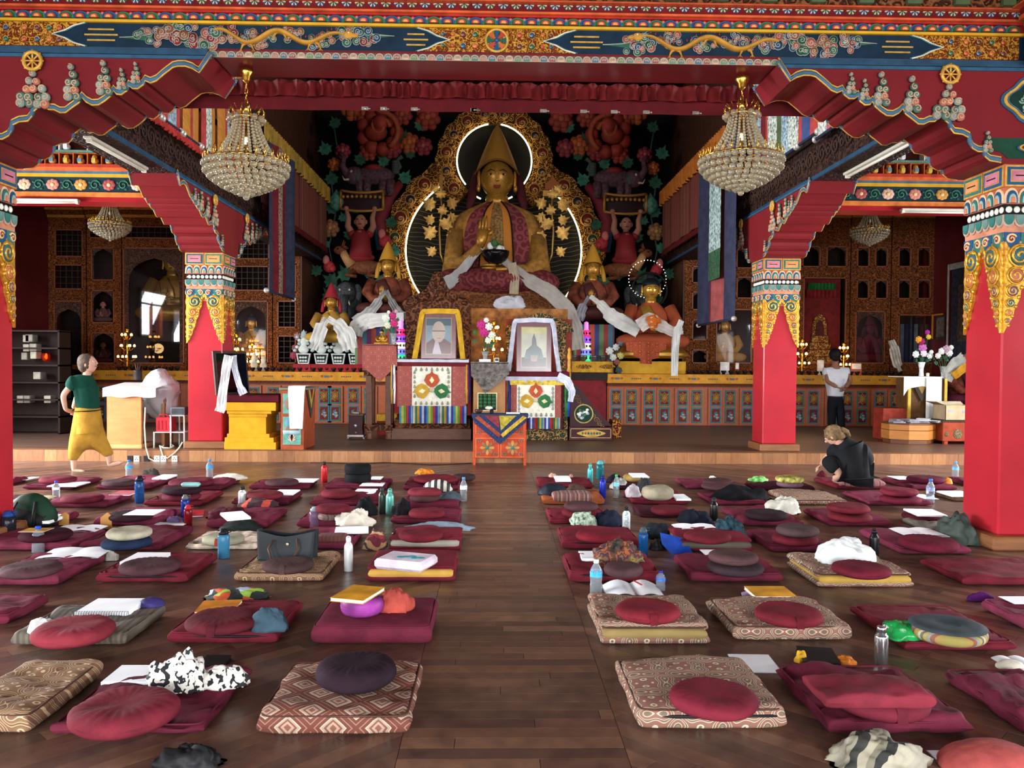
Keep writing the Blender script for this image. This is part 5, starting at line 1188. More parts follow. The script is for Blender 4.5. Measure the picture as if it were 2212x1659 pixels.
poly=[XZ(a,b_,Y1+.9)for a,b_ in((876,780),(876,672),(868,655),(884,640),(905,636),(922,622),(932,600),(945,588),(958,600),(968,622),(985,636),(1004,642),(1020,656),(1012,672),(1014,780))]
q=MB();q.prism(poly,.88,.96);q.build('backrest',[TW],t)
for a,b_,r in((945,598,12),(915,640,12),(975,640,12),(893,650,10),(998,650,10),(945,632,18)):
 x,z=XZ(a,b_,Y1+.88);q=MB();q.lathe([(r*.0085,0),(r*.008,.03),(0,.05)],12,M=Matrix.Translation((x,.88,z))@Matrix.Rotation(PI/2,4,'X'));q.build('carved_rosette',[TW],t)
xa,xb,za,zc=R4(858,1008,792,878,Y1-.05)
q=MB();q.grid(20,8,lambda u,v:(xa+(xb-xa)*u,-.06-.008*math.sin(u*22),za+(zc-za)*v));q.build('brocade_apron',[brocade('rose')],t)
xa2,xb2,za2,zc2=R4(890,975,792,878,Y1-.06)
q=MB();q.grid(14,8,lambda u,v:(xa2+(xb2-xa2)*u,-.075-.006*math.sin(u*18),za2+(zc2-za2)*v));ap=q.build('white_apron',[P('d8d6c4',.8,0,.06,20)],t)
def vajra(px,py,Y,s,yoff,par):
 x,z=XZ(px,py,Y)
 for k,c_ in enumerate(('b04a2a','2a6a3a','b8902a','c8c0b0')):
  a=(0,1.7,-1.7,0)[k]
  if k==3:continue
  q=MB();M=Matrix.Translation((x,yoff,z))@Matrix.Rotation(a,4,'Y')
  q.prism([(0,.02*s),(.06*s,.06*s),(.10*s,.12*s),(.07*s,.19*s),(.02*s,.21*s),(0,.25*s),(-.02*s,.21*s),(-.07*s,.19*s),(-.10*s,.12*s),(-.06*s,.06*s)],-.004,0,0,'xz',M);q.prism([(0,.08*s),(.03*s,.12*s),(0,.17*s),(-.03*s,.12*s)],-.007,0,1,'xz',M);q.build('vajra_prong',[P(c_,.6),P('d8c89a',.6)],par)
 q=MB();q.sph((x,yoff-.004,z),(.035*s,.01,.035*s),10,6);q.build('vajra_hub',[P('b8a88a',.6)],par)
vajra(933,842,Y1-.06,1.35,-.088,ap)
rr=random.Random(5)
for k in range(26):
 side=k%4;u=(k//4+.5)/7
 a,b_={0:(893+80*u,799),1:(893+80*u,872),2:(896,800+72*u),3:(969,800+72*u)}[side]
 x,z=XZ(a,b_,Y1-.06);q=MB();q.sph((x,-.084,z),(.022,.004,.026),6,4);q.sph((x,-.085,z+.03),(.012,.004,.014),6,4);q.build('woven_emblem',[P('8a8a78',.7)],ap)
xf0,xf1,zf0,zf1=R4(863,1008,877,914,Y1-.07);fringe(t,xf0,xf1,zf0,zf1,-.10,TAS,n=30)
for px,cols in((848,('d8d4cc','2a2a7a','b8902a')),(1012,('b8902a','a82a2a','2a2a7a'))):
 for k,c_ in enumerate(cols):
  ss=1 if px>930 else -1;q=MB();pts=[atY(px+ss*(2*k-3),y,Y1-.08)-Vector((0,Y1,0))for y in(788,810,840,872)]
  q.tube([Vector(p)for p in pts],[.02,.025,.03,.02],6);q.build('side_ribbon',[P(c_,.7)],t)
def portrait(label,rect,Y,frame,mat_c,scenes,tilt=.045):
 x0,x1,z0,z1=R4(*rect[:4],Y);w_,h_=x1-x0,z1-z0
 t=thing('framed_portrait',label,'framed picture',((x0+x1)/2,Y,z0));t.rotation_euler=(-tilt,0,0)
 q=MB();q.box(-w_/2,w_/2,0,.03,0,h_,bev=.004);q.build('frame',[frame],t)
 q=MB();q.box(-w_/2+.02,w_/2-.02,-.004,0,.02,h_-.02);q.build('mount',[mat_c],t)
 a,b_,c_,d=-w_*.34,w_*.34,h_*.12,h_*.88
 q=MB();q.box(a-.012,b_+.012,-.007,-.003,c_-.012,d+.012);q.build('gold_fillet',[P('b89a6a',.5)],t)
 im=[]
 for k,(poly,col)in enumerate(scenes):
  q=MB();q.prism([(a+(b_-a)*u,c_+(d-c_)*v)for u,v in poly],-.009-.001*k,-.006);q.build('picture_area',[P(col,.6,0,.08,5)],t)
 q=MB();q.box(-w_/2+.015,w_/2-.015,-.022,-.020,.015,h_-.015);q.build('glass',[glass('ffffff',.2,.0)],t);return t
ell=lambda cx,cy,rx,ry,n=20:[(cx+rx*math.cos(2*PI*i/n),cy+ry*math.sin(2*PI*i/n))for i in range(n)]
portrait('glazed portrait of a bald man in a yellow draped frame on the left throne',(908,987,676,776,Y1+.12),Y1+.12,P('5a2a24',.4),P('8a4a50',.6),[([(0,0),(1,0),(1,1),(0,1)],'7a98a8'),([(0,.8),(1,.8),(1,1),(0,1)],'3a5a6a'),([(0,0),(1,0),(1,.3),(.75,.42),(.25,.42),(0,.3)],'6a1c2a'),([(.25,.0),(.62,0),(.5,.3),(.38,.42)],'c8b8c8'),(ell(.5,.62,.27,.3),'c8b0a0'),([(.24,.66),(.76,.66),(.76,.63),(.24,.63)],'6a6068'),([(.42,.45),(.6,.45),(.58,.43),(.44,.43)],'a07068')])
sc_=P('c89a1c',.6,0,.08)
ribbon('bright yellow scarf draped over the left throne portrait',[atY(895,778,Y1+.04),atY(905,720,Y1+.07),atY(911,680,Y1+.08),atY(914,673,Y1+.08),atY(948,672,Y1+.08),atY(988,673,Y1+.08),atY(991,690,Y1+.08),atY(995,730,Y1+.07),atY(1000,778,Y1+.04)],.09,sc_,nz=.008)
Y2=Y1+.02
PT=carved('3a1a14','a07a4a',16,.5,0,.8,'1f3a2a')
t=thing('painted_throne','painted throne with striped tassels and white draped portrait','throne',(0,Y2,0))
x0,x1,z0,z1=R4(1120,1226,928,950,Y2);q=MB();q.box(x0,x1,0,1.0,ZP,z1,bev=.006);q.build('foot_block',[PT],t)
x0,x1,z0,z1b=R4(1126,1222,830,928,Y2);q=MB();q.box(x0,x1,.05,.95,z1,z1b);q.build('seat_box',[P('6a1c1c',.5)],t)
for px in(1118,1222):
 a,b_,c_,d=R4(px-5,px+5,815,930,Y2);q=MB();q.box(a,b_,-.01,.05,z1,d,bev=.006);q.build('carved_post',[PT],t)
xs,xe,za,zb2=R4(1092,1230,803,823,Y2);q=MB();q.box(xs,xe,-.04,.98,za,zb2,bev=.02);q.build('seat_cushion',[P('5a1420',.7)],t)
q=MB();q.grid(24,6,lambda u,v:(xs+(xe-xs)*u,-.07-.012*math.sin(u*25),za-.02+.10*v));q.build('white_cover',[P('b0b4c8',.6,0,.06)],t)
xy0,xy1,zy0,zy1=R4(1096,1222,822,831,Y2);q=MB();q.box(xy0,xy1,-.08,-.04,zy0,zy1);q.build('yellow_valance',[P('c8a83a',.6,0,.2,20)],t)
xa,xb,za,zc=R4(1103,1212,831,903,Y2-.05);q=MB();q.grid(20,8,lambda u,v:(xa+(xb-xa)*u,-.06-.008*math.sin(u*22),za+(zc-za)*v));q.build('brocade_apron',[brocade('rose')],t)
xa,xb,za,zc=R4(1116,1199,831,903,Y2-.06);q=MB();q.grid(14,8,lambda u,v:(xa+(xb-xa)*u,-.075-.006*math.sin(u*18),za+(zc-za)*v));ap=q.build('white_apron',[P('dcdac8',.8,0,.06,20)],t)
vajra(1157,864,Y2-.06,1.25,-.088,ap)
for k in range(20):
 side=k%3;u=(k//3+.5)/7;a,b_={0:(1120+76*u,897),1:(1121,836+60*u),2:(1194,836+60*u)}[side]
 x,z=XZ(a,b_,Y2-.06);q=MB();q.sph((x,-.084,z),(.022,.004,.026),6,4);q.sph((x,-.085,z+.03),(.012,.004,.014),6,4);q.build('woven_emblem',[P('8a9088',.7)],ap)
xf0,xf1,zf0,zf1=R4(1142,1210,902,926,Y2-.07);fringe(t,xf0,xf1,zf0,zf1,-.10,['2a3a9a','c0c4cc','2a4aa0','a82a2a','8a2020','2a6a3a','b8a02a','3a8aa0','9a9a8a'],n=18)
for px,cols in((1096,('2a2a7a','2a6a3a','a82a3a')),(1226,('2a6a3a','2a6a3a','2a3ab0'))):
 for k,c_ in enumerate(cols):
  ss=1 if px>1160 else -1;q=MB();pts=[atY(px+ss*(2.5*k-3),y,Y2-.08)-Vector((0,Y2,0))for y in(822,845,870,900)]
  q.tube([Vector(p)for p in pts],[.02,.03,.03,.022],6);q.build('side_ribbon',[P(c_,.7)],t)
xa,xb,za,zc=R4(1093,1236,690,806,Y2+.95);q=MB();q.box(xa,xb,.93,.98,za,zc);q.build('backrest',[P('7a2a1c',.5)],t)
for a,b_ in((1093,1108),(1205,1222)):xa,xb,za,zc=R4(a,b_,712,806,Y2+.9);q=MB();q.box(xa,xb,.88,.93,za,zc);q.build('painted_stile',[PT],t)
xa,xb,za,zc=R4(1090,1240,690,716,Y2+.9);q=MB();q.prism([(xa,za),(xb,za),(xb-.05,(za+zc)/2),(xb-.25,zc),((xa+xb)/2,zc+.12),(xa+.25,zc),(xa+.05,(za+zc)/2)],.86,.93);q.build('crest_rail',[PT],t)
xa,xb,za,zc=R4(1018,1226,668,712,Y2+1.2);za=ZP+.01;q=MB();q.grid(20,6,lambda u,v:(xa+(xb-xa)*u,1.15-.02*math.sin(u*14),za+(zc-za)*v));o=q.build('gold_cloth',[P('8e5c2e',.7,0,.25,9)],None,(0,Y2,0));tag(o,'orange gold brocade cloth hanging behind the flower vase','cloth')
portrait('glazed portrait of a robed teacher in a white draped frame on the right throne',(1114,1193,694,806,Y2+.12),Y2+.12,P('6a2a2c',.4),P('7a2a34',.6),[([(0,0),(1,0),(1,1),(0,1)],'c8c8b0'),([(0,.85),(1,.85),(1,1),(0,1)],'d8d088'),([(0,0),(1,0),(1,.24),(0,.24)],'4a1c24'),([(.1,.2),(.9,.2),(.8,.45),(.6,.55),(.4,.55),(.18,.42)],'5a6a6a'),([(.4,.5),(.62,.5),(.58,.7),(.5,.86),(.42,.7)],'6a6a68'),([(.38,.14),(.62,.14),(.66,.3),(.36,.3)],'a88a78')],.04)
ribbon('silvery white scarf draped over the right throne portrait',[atY(1098,806,Y2+.03),atY(1104,760,Y2+.06),atY(1110,705,Y2+.08),atY(1113,693,Y2+.08),atY(1153,691,Y2+.08),atY(1192,693,Y2+.08),atY(1197,710,Y2+.08),atY(1202,760,Y2+.06),atY(1208,804,Y2+.03)],.08,P('b8bccc',.4,0,.1),nz=.012)
ribbon('white blue scarf hanging off the right corner of the right throne',[atY(1205,812,Y2-.12),atY(1225,822,Y2-.14),atY(1236,845,Y2-.14),atY(1232,868,Y2-.14)],[.14,.14,.12,.1],P('c8ccdc',.6))
YS1=Y1-.02
t=thing('offering_stand','tall carved offering stand with a pink brocade cloth left of the thrones','stand',(0,YS1,0))
for a,b_ in((790,803),(832,845)):
 x0,x1,z0,z1=R4(a,b_,790,942,YS1)
 for dy in(0,.38):q=MB();q.box(x0,x1,dy,dy+.08,ZP+.12,z1,bev=.008);q.build('leg',[TWP],t)
 x0,x1,z0,z1=R4(a-4,b_+4,925,947,YS1);q=MB();q.lathe([(.05,0),(.065,.02),(.045,.06),(.06,.1),(.05,.13)],12,((x0+x1)/2,.04,ZP));q.build('turned_foot',[TWP],t)
for py in(800,918):x0,x1,z0,z1=R4(786,848,py,py+12,YS1);q=MB();q.box(x0,x1,-.01,.47,z0,z1,bev=.006);q.build('rail',[TW],t)
x0,x1,z0,z1=R4(783,852,746,800,YS1);q=MB();q.box(x0,x1,-.02,.5,z0,z1);q.build('stand_top',[P('8a4a44',.6)],t)
pts=[(783,748),(856,748),(858,790),(840,806),(820,826),(800,806),(783,792)]
q=MB();q.prism([XZ(a,b_,YS1-.05)for a,b_ in pts],-.055,-.035);q.build('brocade_cloth',[brocade('rose')],t)
x0,x1,z0,z1=R4(783,858,745,749,YS1);q=MB();q.box(x0,x1,-.05,.5,z1-.002,z1+.008);q.build('cloth_top',[brocade('rose')],t)
seated('small_gold_statue','tiny gold statue standing on the pink cloth of the offering stand',825,745,YS1+.15,34,GILT,GILT,hair=P('1a2030',.5))
flowers('pink and white roses in a glass beside the tiny gold statue',850,745,YS1+.1,[(-2,62,9,'b02a6a'),(2,46,9,'b82a6a'),(-16,58,9,'d0d8c8'),(-12,42,8,'c8d0b0'),(-10,70,4,'d0d8c8'),(6,72,4,'c88a9a')],bottle_glass('d8e0e0'))
q=MB();x0,x1,z0,z1=R4(753,783,898,932,YS1);t=thing('incense_chest','small dark chest on feet left of the offering stand','chest',((x0+x1)/2,YS1,ZP));w_=(x1-x0)/2
q.box(-w_,w_,0,.25,.08,z1-ZP,bev=.006);q.build('body',[P('3a1a20',.4)],t)
q=MB();q.box(-w_-.015,w_+.015,-.015,.265,z1-ZP,z1-ZP+.025,bev=.005);q.build('lid',[P('5a4a30',.4,.3)],t)
q=MB();q.box(-w_-.02,w_+.02,-.02,.27,.05,.08);[q.tube([(s*w_,y,.05),(s*(w_+.03),y,.0)],.02,6)for s in(-1,1)for y in(.02,.23)];q.build('foot_frame',[P('8a8280',.3,.6)],t)
for zz,mm in((.24,P('a8b0b0',.3,.4)),(.12,P('6a5a58',.3,.6))):q=MB();q.sph((0,-.004,zz),(.025,.012,.025),8,6);q.build('boss',[mm],t)
q=MB();q.box(-.05,.05,.08,.18,z1-ZP+.025,z1-ZP+.06,bev=.005);q.build('lid_knob',[P('7a7068',.4,.4)],t)
YM=Y1-.15
t=thing('side_altar_table','narrow altar table with silver wrapped cloth between the thrones','table',(0,YM,0))
x0,x1,z0,z1=R4(1022,1092,786,925,YM);q=MB();q.box(x0,x1,0,1.1,ZP,z1);zmt=z1;q.build('body',[wood('8a5a30','a87a44',.5)],t)
pts=[(1017,784),(1098,784),(1100,808),(1085,822),(1048,850),(1032,828),(1018,812)]
q=MB();q.prism([XZ(a,b_,YM-.05)for a,b_ in pts],-.05,-.035);x0,x1,z0,z1=R4(1017,1098,782,785,YM);q.box(x0,x1,-.05,.42,z0,z1);q.build('wrapped_cloth',[P('4e4844',.32,.2,.35,14,.9)],t)
x0,x1,z0,z1=R4(1031,1074,848,888,YM);q=MB();q.box(x0,x1,-.03,-.0,z0,z1,bev=.004);q.box(x0+.02,x1-.02,-.034,-.02,z0+.02,z1-.02,1);pn=q.build('framed_tray',[P('c8b888',.5),P('122016',.5)],t)
for i in range(4):
 for j in range(4):x=x0+.06+(x1-x0-.12)*i/3;z=z0+.09+(z1-z0-.14)*j/3;q=MB();q.sph((x,-.04,z),(.035,.025,.034),8,6);q.build('green_knob',[P('2a5a34',.35)],pn)
q=MB();q.sph(((x0+x1)/2+.03,-.05,z0+.06),(.07,.02,.035),10,6);q.build('white_elephant',[P('d0d0c0',.5)],pn)
flowers('pink and white roses in a cut glass vase between the thrones',1048,784,YM+.15,[(-8,82,11,'b8287a'),(-2,66,11,'b8287a'),(8,78,9,'d0d8c8'),(14,60,9,'d0dcc0'),(2,92,6,'d8d0c8'),(6,48,7,'d0dcc8'),(-22,66,5,'3a6a3a')],bottle_glass('d8e0e0',.15))
q=MB();x0,x1,z0,z1=R4(1035,1060,776,784,YM);q.box(x0,x1,.02,.1,z0,z1);put('small white card on the silver wrapped cloth','card','card',q,[WHITE],(0,YM,0))
q=MB();x0,x1,z0,z1=R4(1068,1078,773,785,YM);q.box(x0,x1,.02,.06,z0,z1,bev=.006);q.box(x0+.01,x1-.01,.015,.02,z0+.04,z1-.01,1);put('white clock thermometer on the silver wrapped cloth','clock','digital_clock',q,[WHITE,P('3a4a3a',.4)],(0,YM,0))
def lamptree(label,px,py,Y,hpx,arms,lit=10.0,tiers=3):
 u=Y/FPX;t=thing('lamp_tree',label,'lamp',(atY(px,py,Y).x,Y,ZA+.002));H=hpx*u
 q=MB();q.lathe([(.06,0),(.07,.01),(.02,.04),(.015,H*.5),(.025,H*.55),(.012,H*.6),(.012,H*.92)],10);q.build('stem',[BR],t)
 q=MB();q.lathe([(.01,H*.9),(.04,H*.95),(.05,H),(.04,H),(.0,H*.93)],10,cap=False);q.build('top_cup',[BR],t)
 for k in range(tiers):
  z=H*(.30+.26*k);n=arms
  for a in range(n):
   w=2*PI*a/n+k*.5;r=(.16-.035*k)*(H/.8)
   q=MB();q.tube([(0,0,z-.05),(r*.5*math.cos(w),r*.5*math.sin(w),z-.08),(r*math.cos(w),r*math.sin(w),z-.02)],.006,5);q.lathe([(0,0),(.03,.005),(.035,.02)],8,(r*math.cos(w),r*math.sin(w),z-.02),cap=False);ar=q.build('arm',[BR],t)
   q=MB();q.sph((r*math.cos(w),r*math.sin(w),z+.02),(.026,.026,.034),8,6);q.build('bulb',[glow('ffb860',lit)],ar)
 l=bpy.data.lights.new('lamp_glow','POINT');l.energy=4;l.color=(1,.62,.28);l.shadow_soft_size=.12;o=bpy.data.objects.new('lamp_glow',l);C.objects.link(o);o.parent=t;o.location=(0,-.25,H*.55)
 return t
lamptree('brass lamp tree with round bulbs before the glazed gold buddha',275,800,YA+.35,90,5)
lamptree('brass lamp tree in the lit niche beside the left inner column, nearer one',511,790,YA+.4,80,4)
lamptree('brass lamp tree in the lit niche beside the left inner column, farther one',545,790,YA+.75,60,4)
lamptree('brass lamp tree right beside the right inner column',1732,800,YA+.35,78,4)
lamptree('brass lamp tree just right of the man in white shirt',1822,795,YA+.35,70,4)
lamptree('brass lamp tree glowing behind the roses between the thrones',1066,782,Y1+.75,92,4).location.z=zmt+.002
YW=Y2-.02
t=thing('throne_steps','dark maroon triangular throne stair side with a round painting','steps',(0,YW,0))
x0,x1,z0,z1=R4(1229,1323,922,950,YW);q=MB();q.box(x0,x1,0,.7,ZP,z1,bev=.006);q.build('drawer_block',[P('3a1216',.4)],t)
xa,xb,za,zc=R4(1232,1320,926,946,YW);q=MB()
for a,b_,c_,d in((xa,xb,za,za+.01),(xa,xb,zc-.01,zc),(xa,xa+.01,za,zc),(xb-.01,xb,za,zc)):q.box(a,b_,-.006,0,c_,d)
q.build('gold_border',[P('b89a6a',.5)],t)
q=MB();xm,zm_=XZ(1277,936,YW);q.prism([(xm+.22*math.cos(a*.2)*(1+.15*math.cos(a*.8)),zm_+.065*math.sin(a*.2))for a in range(31)],-.012,0,0)
for k in range(7):q.sph((xm-.15+.05*k,-.012,zm_),(.02,.008,.022),7,5,1+k%3)
q.build('gilt_cartouche',[P('a8863a',.45,.2),TEAL,P('8a3a2a',.5),BLUE],t)
tri=[XZ(a,b_,YW)for a,b_ in((1231,922),(1322,920),(1302,900),(1248,834),(1233,830))]
q=MB();q.prism(tri,.02,.68);q.build('stair_side',[P('35141a',.4)],t)
xm,zm_=XZ(1261,894,YW);q=MB();q.lathe([(.17,0),(.17,.012),(.15,.02),(.15,.01),(0,.012)],24,M=Matrix.Translation((xm,.02,zm_))@Matrix.Rotation(PI/2,4,'X'));md=q.build('round_painting',[P('b09a5a',.45,.2)],t)
q=MB();q.lathe([(.148,0),(0,.004)],24,M=Matrix.Translation((xm,.004,zm_))@Matrix.Rotation(PI/2,4,'X'),cap=False);q.build('painted_ground',[P('12301f',.5)],md)
q=MB();rr=random.Random(9)
for k in range(16):a=rr.random()*6.28;d=.1*math.sqrt(rr.random());q.sph((xm+d*math.cos(a),-.002,zm_+d*math.sin(a)),(.03,.006,.024),7,5,k%4)
q.build('painted_animals',[P('d0d0c8',.5),P('c8c8b8',.5),P('8aa0b8',.5),P('3a6a4a',.5)],md)
for k in range(9):
 a,b_=1244+k*7.4,850+k*8.2;x,z=XZ(a,b_+8,YW);q=MB();q.tube([(p[0],.014,p[2])for p in spiral(x,z,.05,1.4,14,1,k)],.006,4);q.build('gold_scroll',[P('8a6a3a',.5,.2)],t)
t=thing('newel_post','yellow turned newel post beside the right throne','post',atY(1229,822,Y2+.05));H=.55
q=MB();q.lathe([(.035,0),(.035,.12),(.025,.14),(.04,.18),(.025,.22),(.03,.3),(.022,.36),(.035,.4),(.03,.46),(.02,.5),(.028,.54),(0,.58)],10);q.build('post',[P('c0922e',.5)],t)
x0,x1,z0,z1=R4(1322,1342,908,938,YW+.5);q=MB();q.box(x0,x1,0,.4,ZP,z1,bev=.01);put('small red and gold carved footstool behind the throne steps','footstool','footstool',q,[carved('7a1c1c','b0842e',12,.5)],(0,YW+.5,0))
x0,x1,z0,z1=R4(1252,1330,912,918,YW+.9);q=MB();q.box(x0,x1,0,.3,z0,z1,bev=.01);q.box(x0+.1,x0+.2,.05,.25,ZP,z0);q.box(x1-.2,x1-.1,.05,.25,ZP,z0);put('low yellow bench behind the throne steps','bench','low_bench',q,[P('c8941c',.5)],(0,YW+.9,0))
x0,x1,z0,z1=R4(814,858,895,910,Y1+.9);q=MB();q.box(x0,x1,0,.4,z0,z1,bev=.01);q.box(x0,x1,.02,.38,ZP,z0,1);put('low yellow step with red base behind the offering stand','step','low_step',q,[P('c8941c',.5),P('8a1c1c',.5)],(0,Y1+.9,0))
YO=atZ(1080,1005,0).y
t=thing('painted_table','small orange painted table with blue brocade cloth at the aisle end','table',(0,YO,0))
x0,x1,z0,z1=R4(1022,1137,897,996,YO);OR=P('b8401e',.5,0,.06);dp=.30
zc1=XZ(1080,990,YO)[1]
q=MB();q.box(x0,x1,0,dp,zc1,z1,bev=.006);q.build('case',[OR],t)
for x in(x0,x1-.035):
 for y in(0,dp-.035):q=MB();q.box(x,x+.035,y,y+.035,0,zc1);q.build('leg',[OR],t)
for i in range(2):
 for j in range(2):
  a,b_,c_,d=R4((1027,1081)[i],(1078,1133)[i],(903,946)[j],(938,988)[j],YO);q=MB();q.box(a,b_,-.008,0,c_,d,bev=.003);q.box(a+.012,b_-.012,-.011,-.004,c_+.012,d-.012,1);pn=q.build('panel',[P('c8642e',.5),P('a8361c',.5)],t)
  xm,zm_=(a+b_)/2,(c_+d)/2;q=MB()
  for k in range(8):M=Matrix.Translation((xm,-.012,zm_))@Matrix.Rotation(k*PI/4,4,'Y');q.prism([(0,.02),(.025,.05),(.02,.09),(0,.11),(-.02,.09),(-.025,.05)],-.004,0,k%2,'xz',M)
  q.sph((xm,-.014,zm_),(.028,.008,.028),10,6,2)
  for sx in(-1,1):
   for sz in(-1,1):q.tube([(p[0],-.014,p[2])for p in spiral(xm+sx*.12,zm_+sz*.1,.035,1.4,12,sx)],.006,4,3)
  q.build('flower_medallion',[P('a8783a',.5),P('8a5a34',.5),TEAL,P('7a6a58',.5)],pn)
q=MB();q.box(x0-.03,x1+.03,-.02,dp+.01,z1,z1+.015);q.prism([XZ(a,b_,YO-.025)for a,b_ in((1018,897),(1142,897),(1136,912),(1080,960),(1026,915))],-.032,-.014);cl=q.build('brocade_cloth',[brocade('navy')],t)
for pts,c_ in((((1034,898),(1082,938),(1078,945),(1026,902)),'8a3a2a'),(((1130,898),(1082,938),(1086,945),(1138,902)),'b0902a'),(((1078,898),(1115,898),(1082,930)),'9a8a2a'),(((1046,898),(1078,898),(1078,924)),'7a2a34')):
 q=MB();q.prism([XZ(a,b_,YO-.03)for a,b_ in pts],-.037,-.03);q.build('appliqué_band'.replace('é','e'),[P(c_,.7,0,.2,20)],cl)
zt=z1+.016
p=atZ(1034,893,zt);q=MB();q.lathe([(.03,0),(.05,.02),(.06,.05),(.05,.06),(0,.055)],14);put('dark bronze singing bowl on the blue brocade cloth','bowl','singing_bowl',q,[P('3a2c26',.35,.4)],(atY(1034,893,YO+.12).x,YO+.12,zt))
x=atY(1108,893,YO+.12).x;q=MB();q.box(-.10,.10,-.05,.06,0,.018);put('stack of white pages on the blue brocade cloth','papers','paper_stack',q,[WHITE],(x,YO+.13,zt),None)
x=atY(1062,893,YO+.12).x;q=MB();q.box(-.03,.03,-.015,.02,0,.05,bev=.008);q.sph((0,0,.055),(.02,.014,.014),8,5);put('small black device on the blue brocade cloth','device','microphone_box',q,[BLACK],(x,YO+.1,zt))
YSH=YA-.1
x0,x1,z0,z1=R4(1222,1324,781,804,YSH);t=thing('offering_shelf','yellow carved offering shelf behind the right throne','shelf',(0,YSH,0));q=MB();q.box(x0,x1,0,.4,z0,z1,bev=.006);q.build('shelf_box',[P('c08a1e',.5)],t)
for k in range(2):x,z=XZ((1262,1312)[k],792,YSH);q=MB();q.prism([(x+.18*math.cos(a*.21)*(.6+.4*abs(math.cos(a*.21))),z+.05*math.sin(a*.21))for a in range(30)],-.008,0);q.build('carved_boss',[carved('7a4a1c','b88a3a',26,.5)],t)
x0b,x1b,z0b,z1b=R4(1228,1312,806,820,YSH);q=MB();q.box(x0b,x1b,.02,.5,z0b,z1b);q.build('scalloped_valance',[P('2a2420',.6)],t)
for k in range(4):
 x=XZ(1240+k*22,780,YSH)[0];o=obj('water_bowl',part('obowl2',lambda q:q.lathe([(.05,0),(.06,.01),(.085,.10),(.09,.13),(.08,.13),(.07,.1),(0,.09)],14,cap=False),[P('6a645c',.25,.6)]),None,(x,YSH+.15,z1+.002));tag(o,ORD[k]+' metal water bowl from the left on the yellow carved shelf','bowl','water bowls on the yellow shelf')
pL=atY(1266,779,YSH+.22);t=thing('light_tower','glowing tiered plastic tower in pink, purple and green','light tower',(pL.x,pL.y,z1+.002));u=YSH/FPX
for k,(c_,r,h0,h1)in enumerate((('20d890',13,0,14),('7a7ae0',12,14,26),('e0d8c0',11.5,26,40),('8a4ae8',11,40,54),('f02870',10,54,68),('e080d0',6,68,88))):
 q=MB();q.lathe([(r*u,h0*u),(r*.8*u,(h0+3)*u),(r*.8*u,(h1-3)*u),((r if k<5 else .5)*u,(h1-1)*u),(r*.3*u if k<5 else 0,h1*u)],8,sm=False);q.build('tier',[glow(c_,.7)],t)
 if k<5:
  for a in range(8):w=a*PI/4;q=MB();q.sph((r*.82*u*math.cos(w),r*.82*u*math.sin(w),(h0+h1)/2*u),(.018,.018,.03),6,5);q.build('niche',[P('2a1a2a',.5)],t)
pL2=atY(866,750,17.8);t2=thing('light_tower','second glowing plastic tower half hidden behind the left throne','light tower',(pL2.x,17.8,ZA+.25))
for c_ in t.children:o=c_.copy();C.objects.link(o);o.parent=t2
x0,x1,z0,z1b=R4(1286,1306,738,779,YSH+.3);q=MB();q.box(x0,x1,0,.03,z0,z1b,bev=.005);q.box(x0+.03,x1-.03,-.004,0,z0+.03,z1b-.03,1);put('small grey picture frame behind the water bowls','framed picture','picture_frame',q,[P('6a6a64',.4,.3),P('2a3a3a',.3)],(0,YSH+.3,0))
flowers('white and yellow artificial flowers hanging at the end of the yellow shelf',1332,790,YA-.15,[(-16,32,9,'c8c8c4'),(-2,40,8,'d0d0cc'),(8,22,8,'b8b060'),(-8,18,8,'c0c0bc'),(0,8,7,'8a4a3a'),(4,-10,8,'3a4a4a'),(8,48,6,'6a7080')],None,'flower_bunch',.02)
def torma(q):
 q.prism([(-.12,0),(.12,0),(.165,.28),(-.165,.28)],-.04,.04,1);q.prism([(-.095,.03),(.095,.03),(.13,.25),(-.13,.25)],-.05,-.03,2)
 for k in range(6):q.sph((-.06+.06*(k%3),-.05,.08+.09*(k//3)),(.035,.01,.03),7,5,0)
 q.lathe([(.0,.28),(.09,.3),(.13,.38),(.10,.46),(.06,.5),(.09,.56),(.085,.62),(.04,.7),(.0,.78)],14,mi=0,sy=.35)
 q.prism([(0,.62),(.07,.7),(.06,.8),(0,.92),(-.06,.8),(-.07,.7)],-.015,.015,3)
 for s in(-1,1):
  for k in range(5):a=.3+k*.5;q.sph((s*(.15+.06*math.cos(a*2)),-.01,.36+.09*k),(.05,.03,.045),7,5,0 if k%2 else 3)
for k,px in enumerate((656,694,731,768)):
 p=atY(px,790,YA+.22);o=obj('torma_offering',part('torma',torma,[P('c8d0c8',.6,0,.06),P('c0c8c4',.6),P('1c2420',.6),P('98b0b0',.6)]),None,(p.x,YA+.22,ZA+.17));o.scale=(.95,.95,.82)
 tag(o,['leftmost','second','third','rightmost'][k]+' of four white carved butter offerings in tapered pots','offering','white butter offerings')
 q=MB();q.box(-.19,.19,-.08,.2,0,.165,bev=.004);o=q.build('red_stand',[P('96161c',.5)],None,(p.x,YA+.12,ZA+.003));tag(o,['leftmost','second','third','rightmost'][k]+' of four red boards under the white butter offerings','stand','red boards under offerings')
flowers('pale pink artificial flowers left of the white butter offerings',652,772,YA+.55,[(-8,45,9,'9a7078'),(0,30,8,'a89a9a'),(-12,20,9,'8a4a5a'),(6,50,8,'8a8a88'),(-16,4,9,'9a3a4a')],None,'flower_bunch',.02)
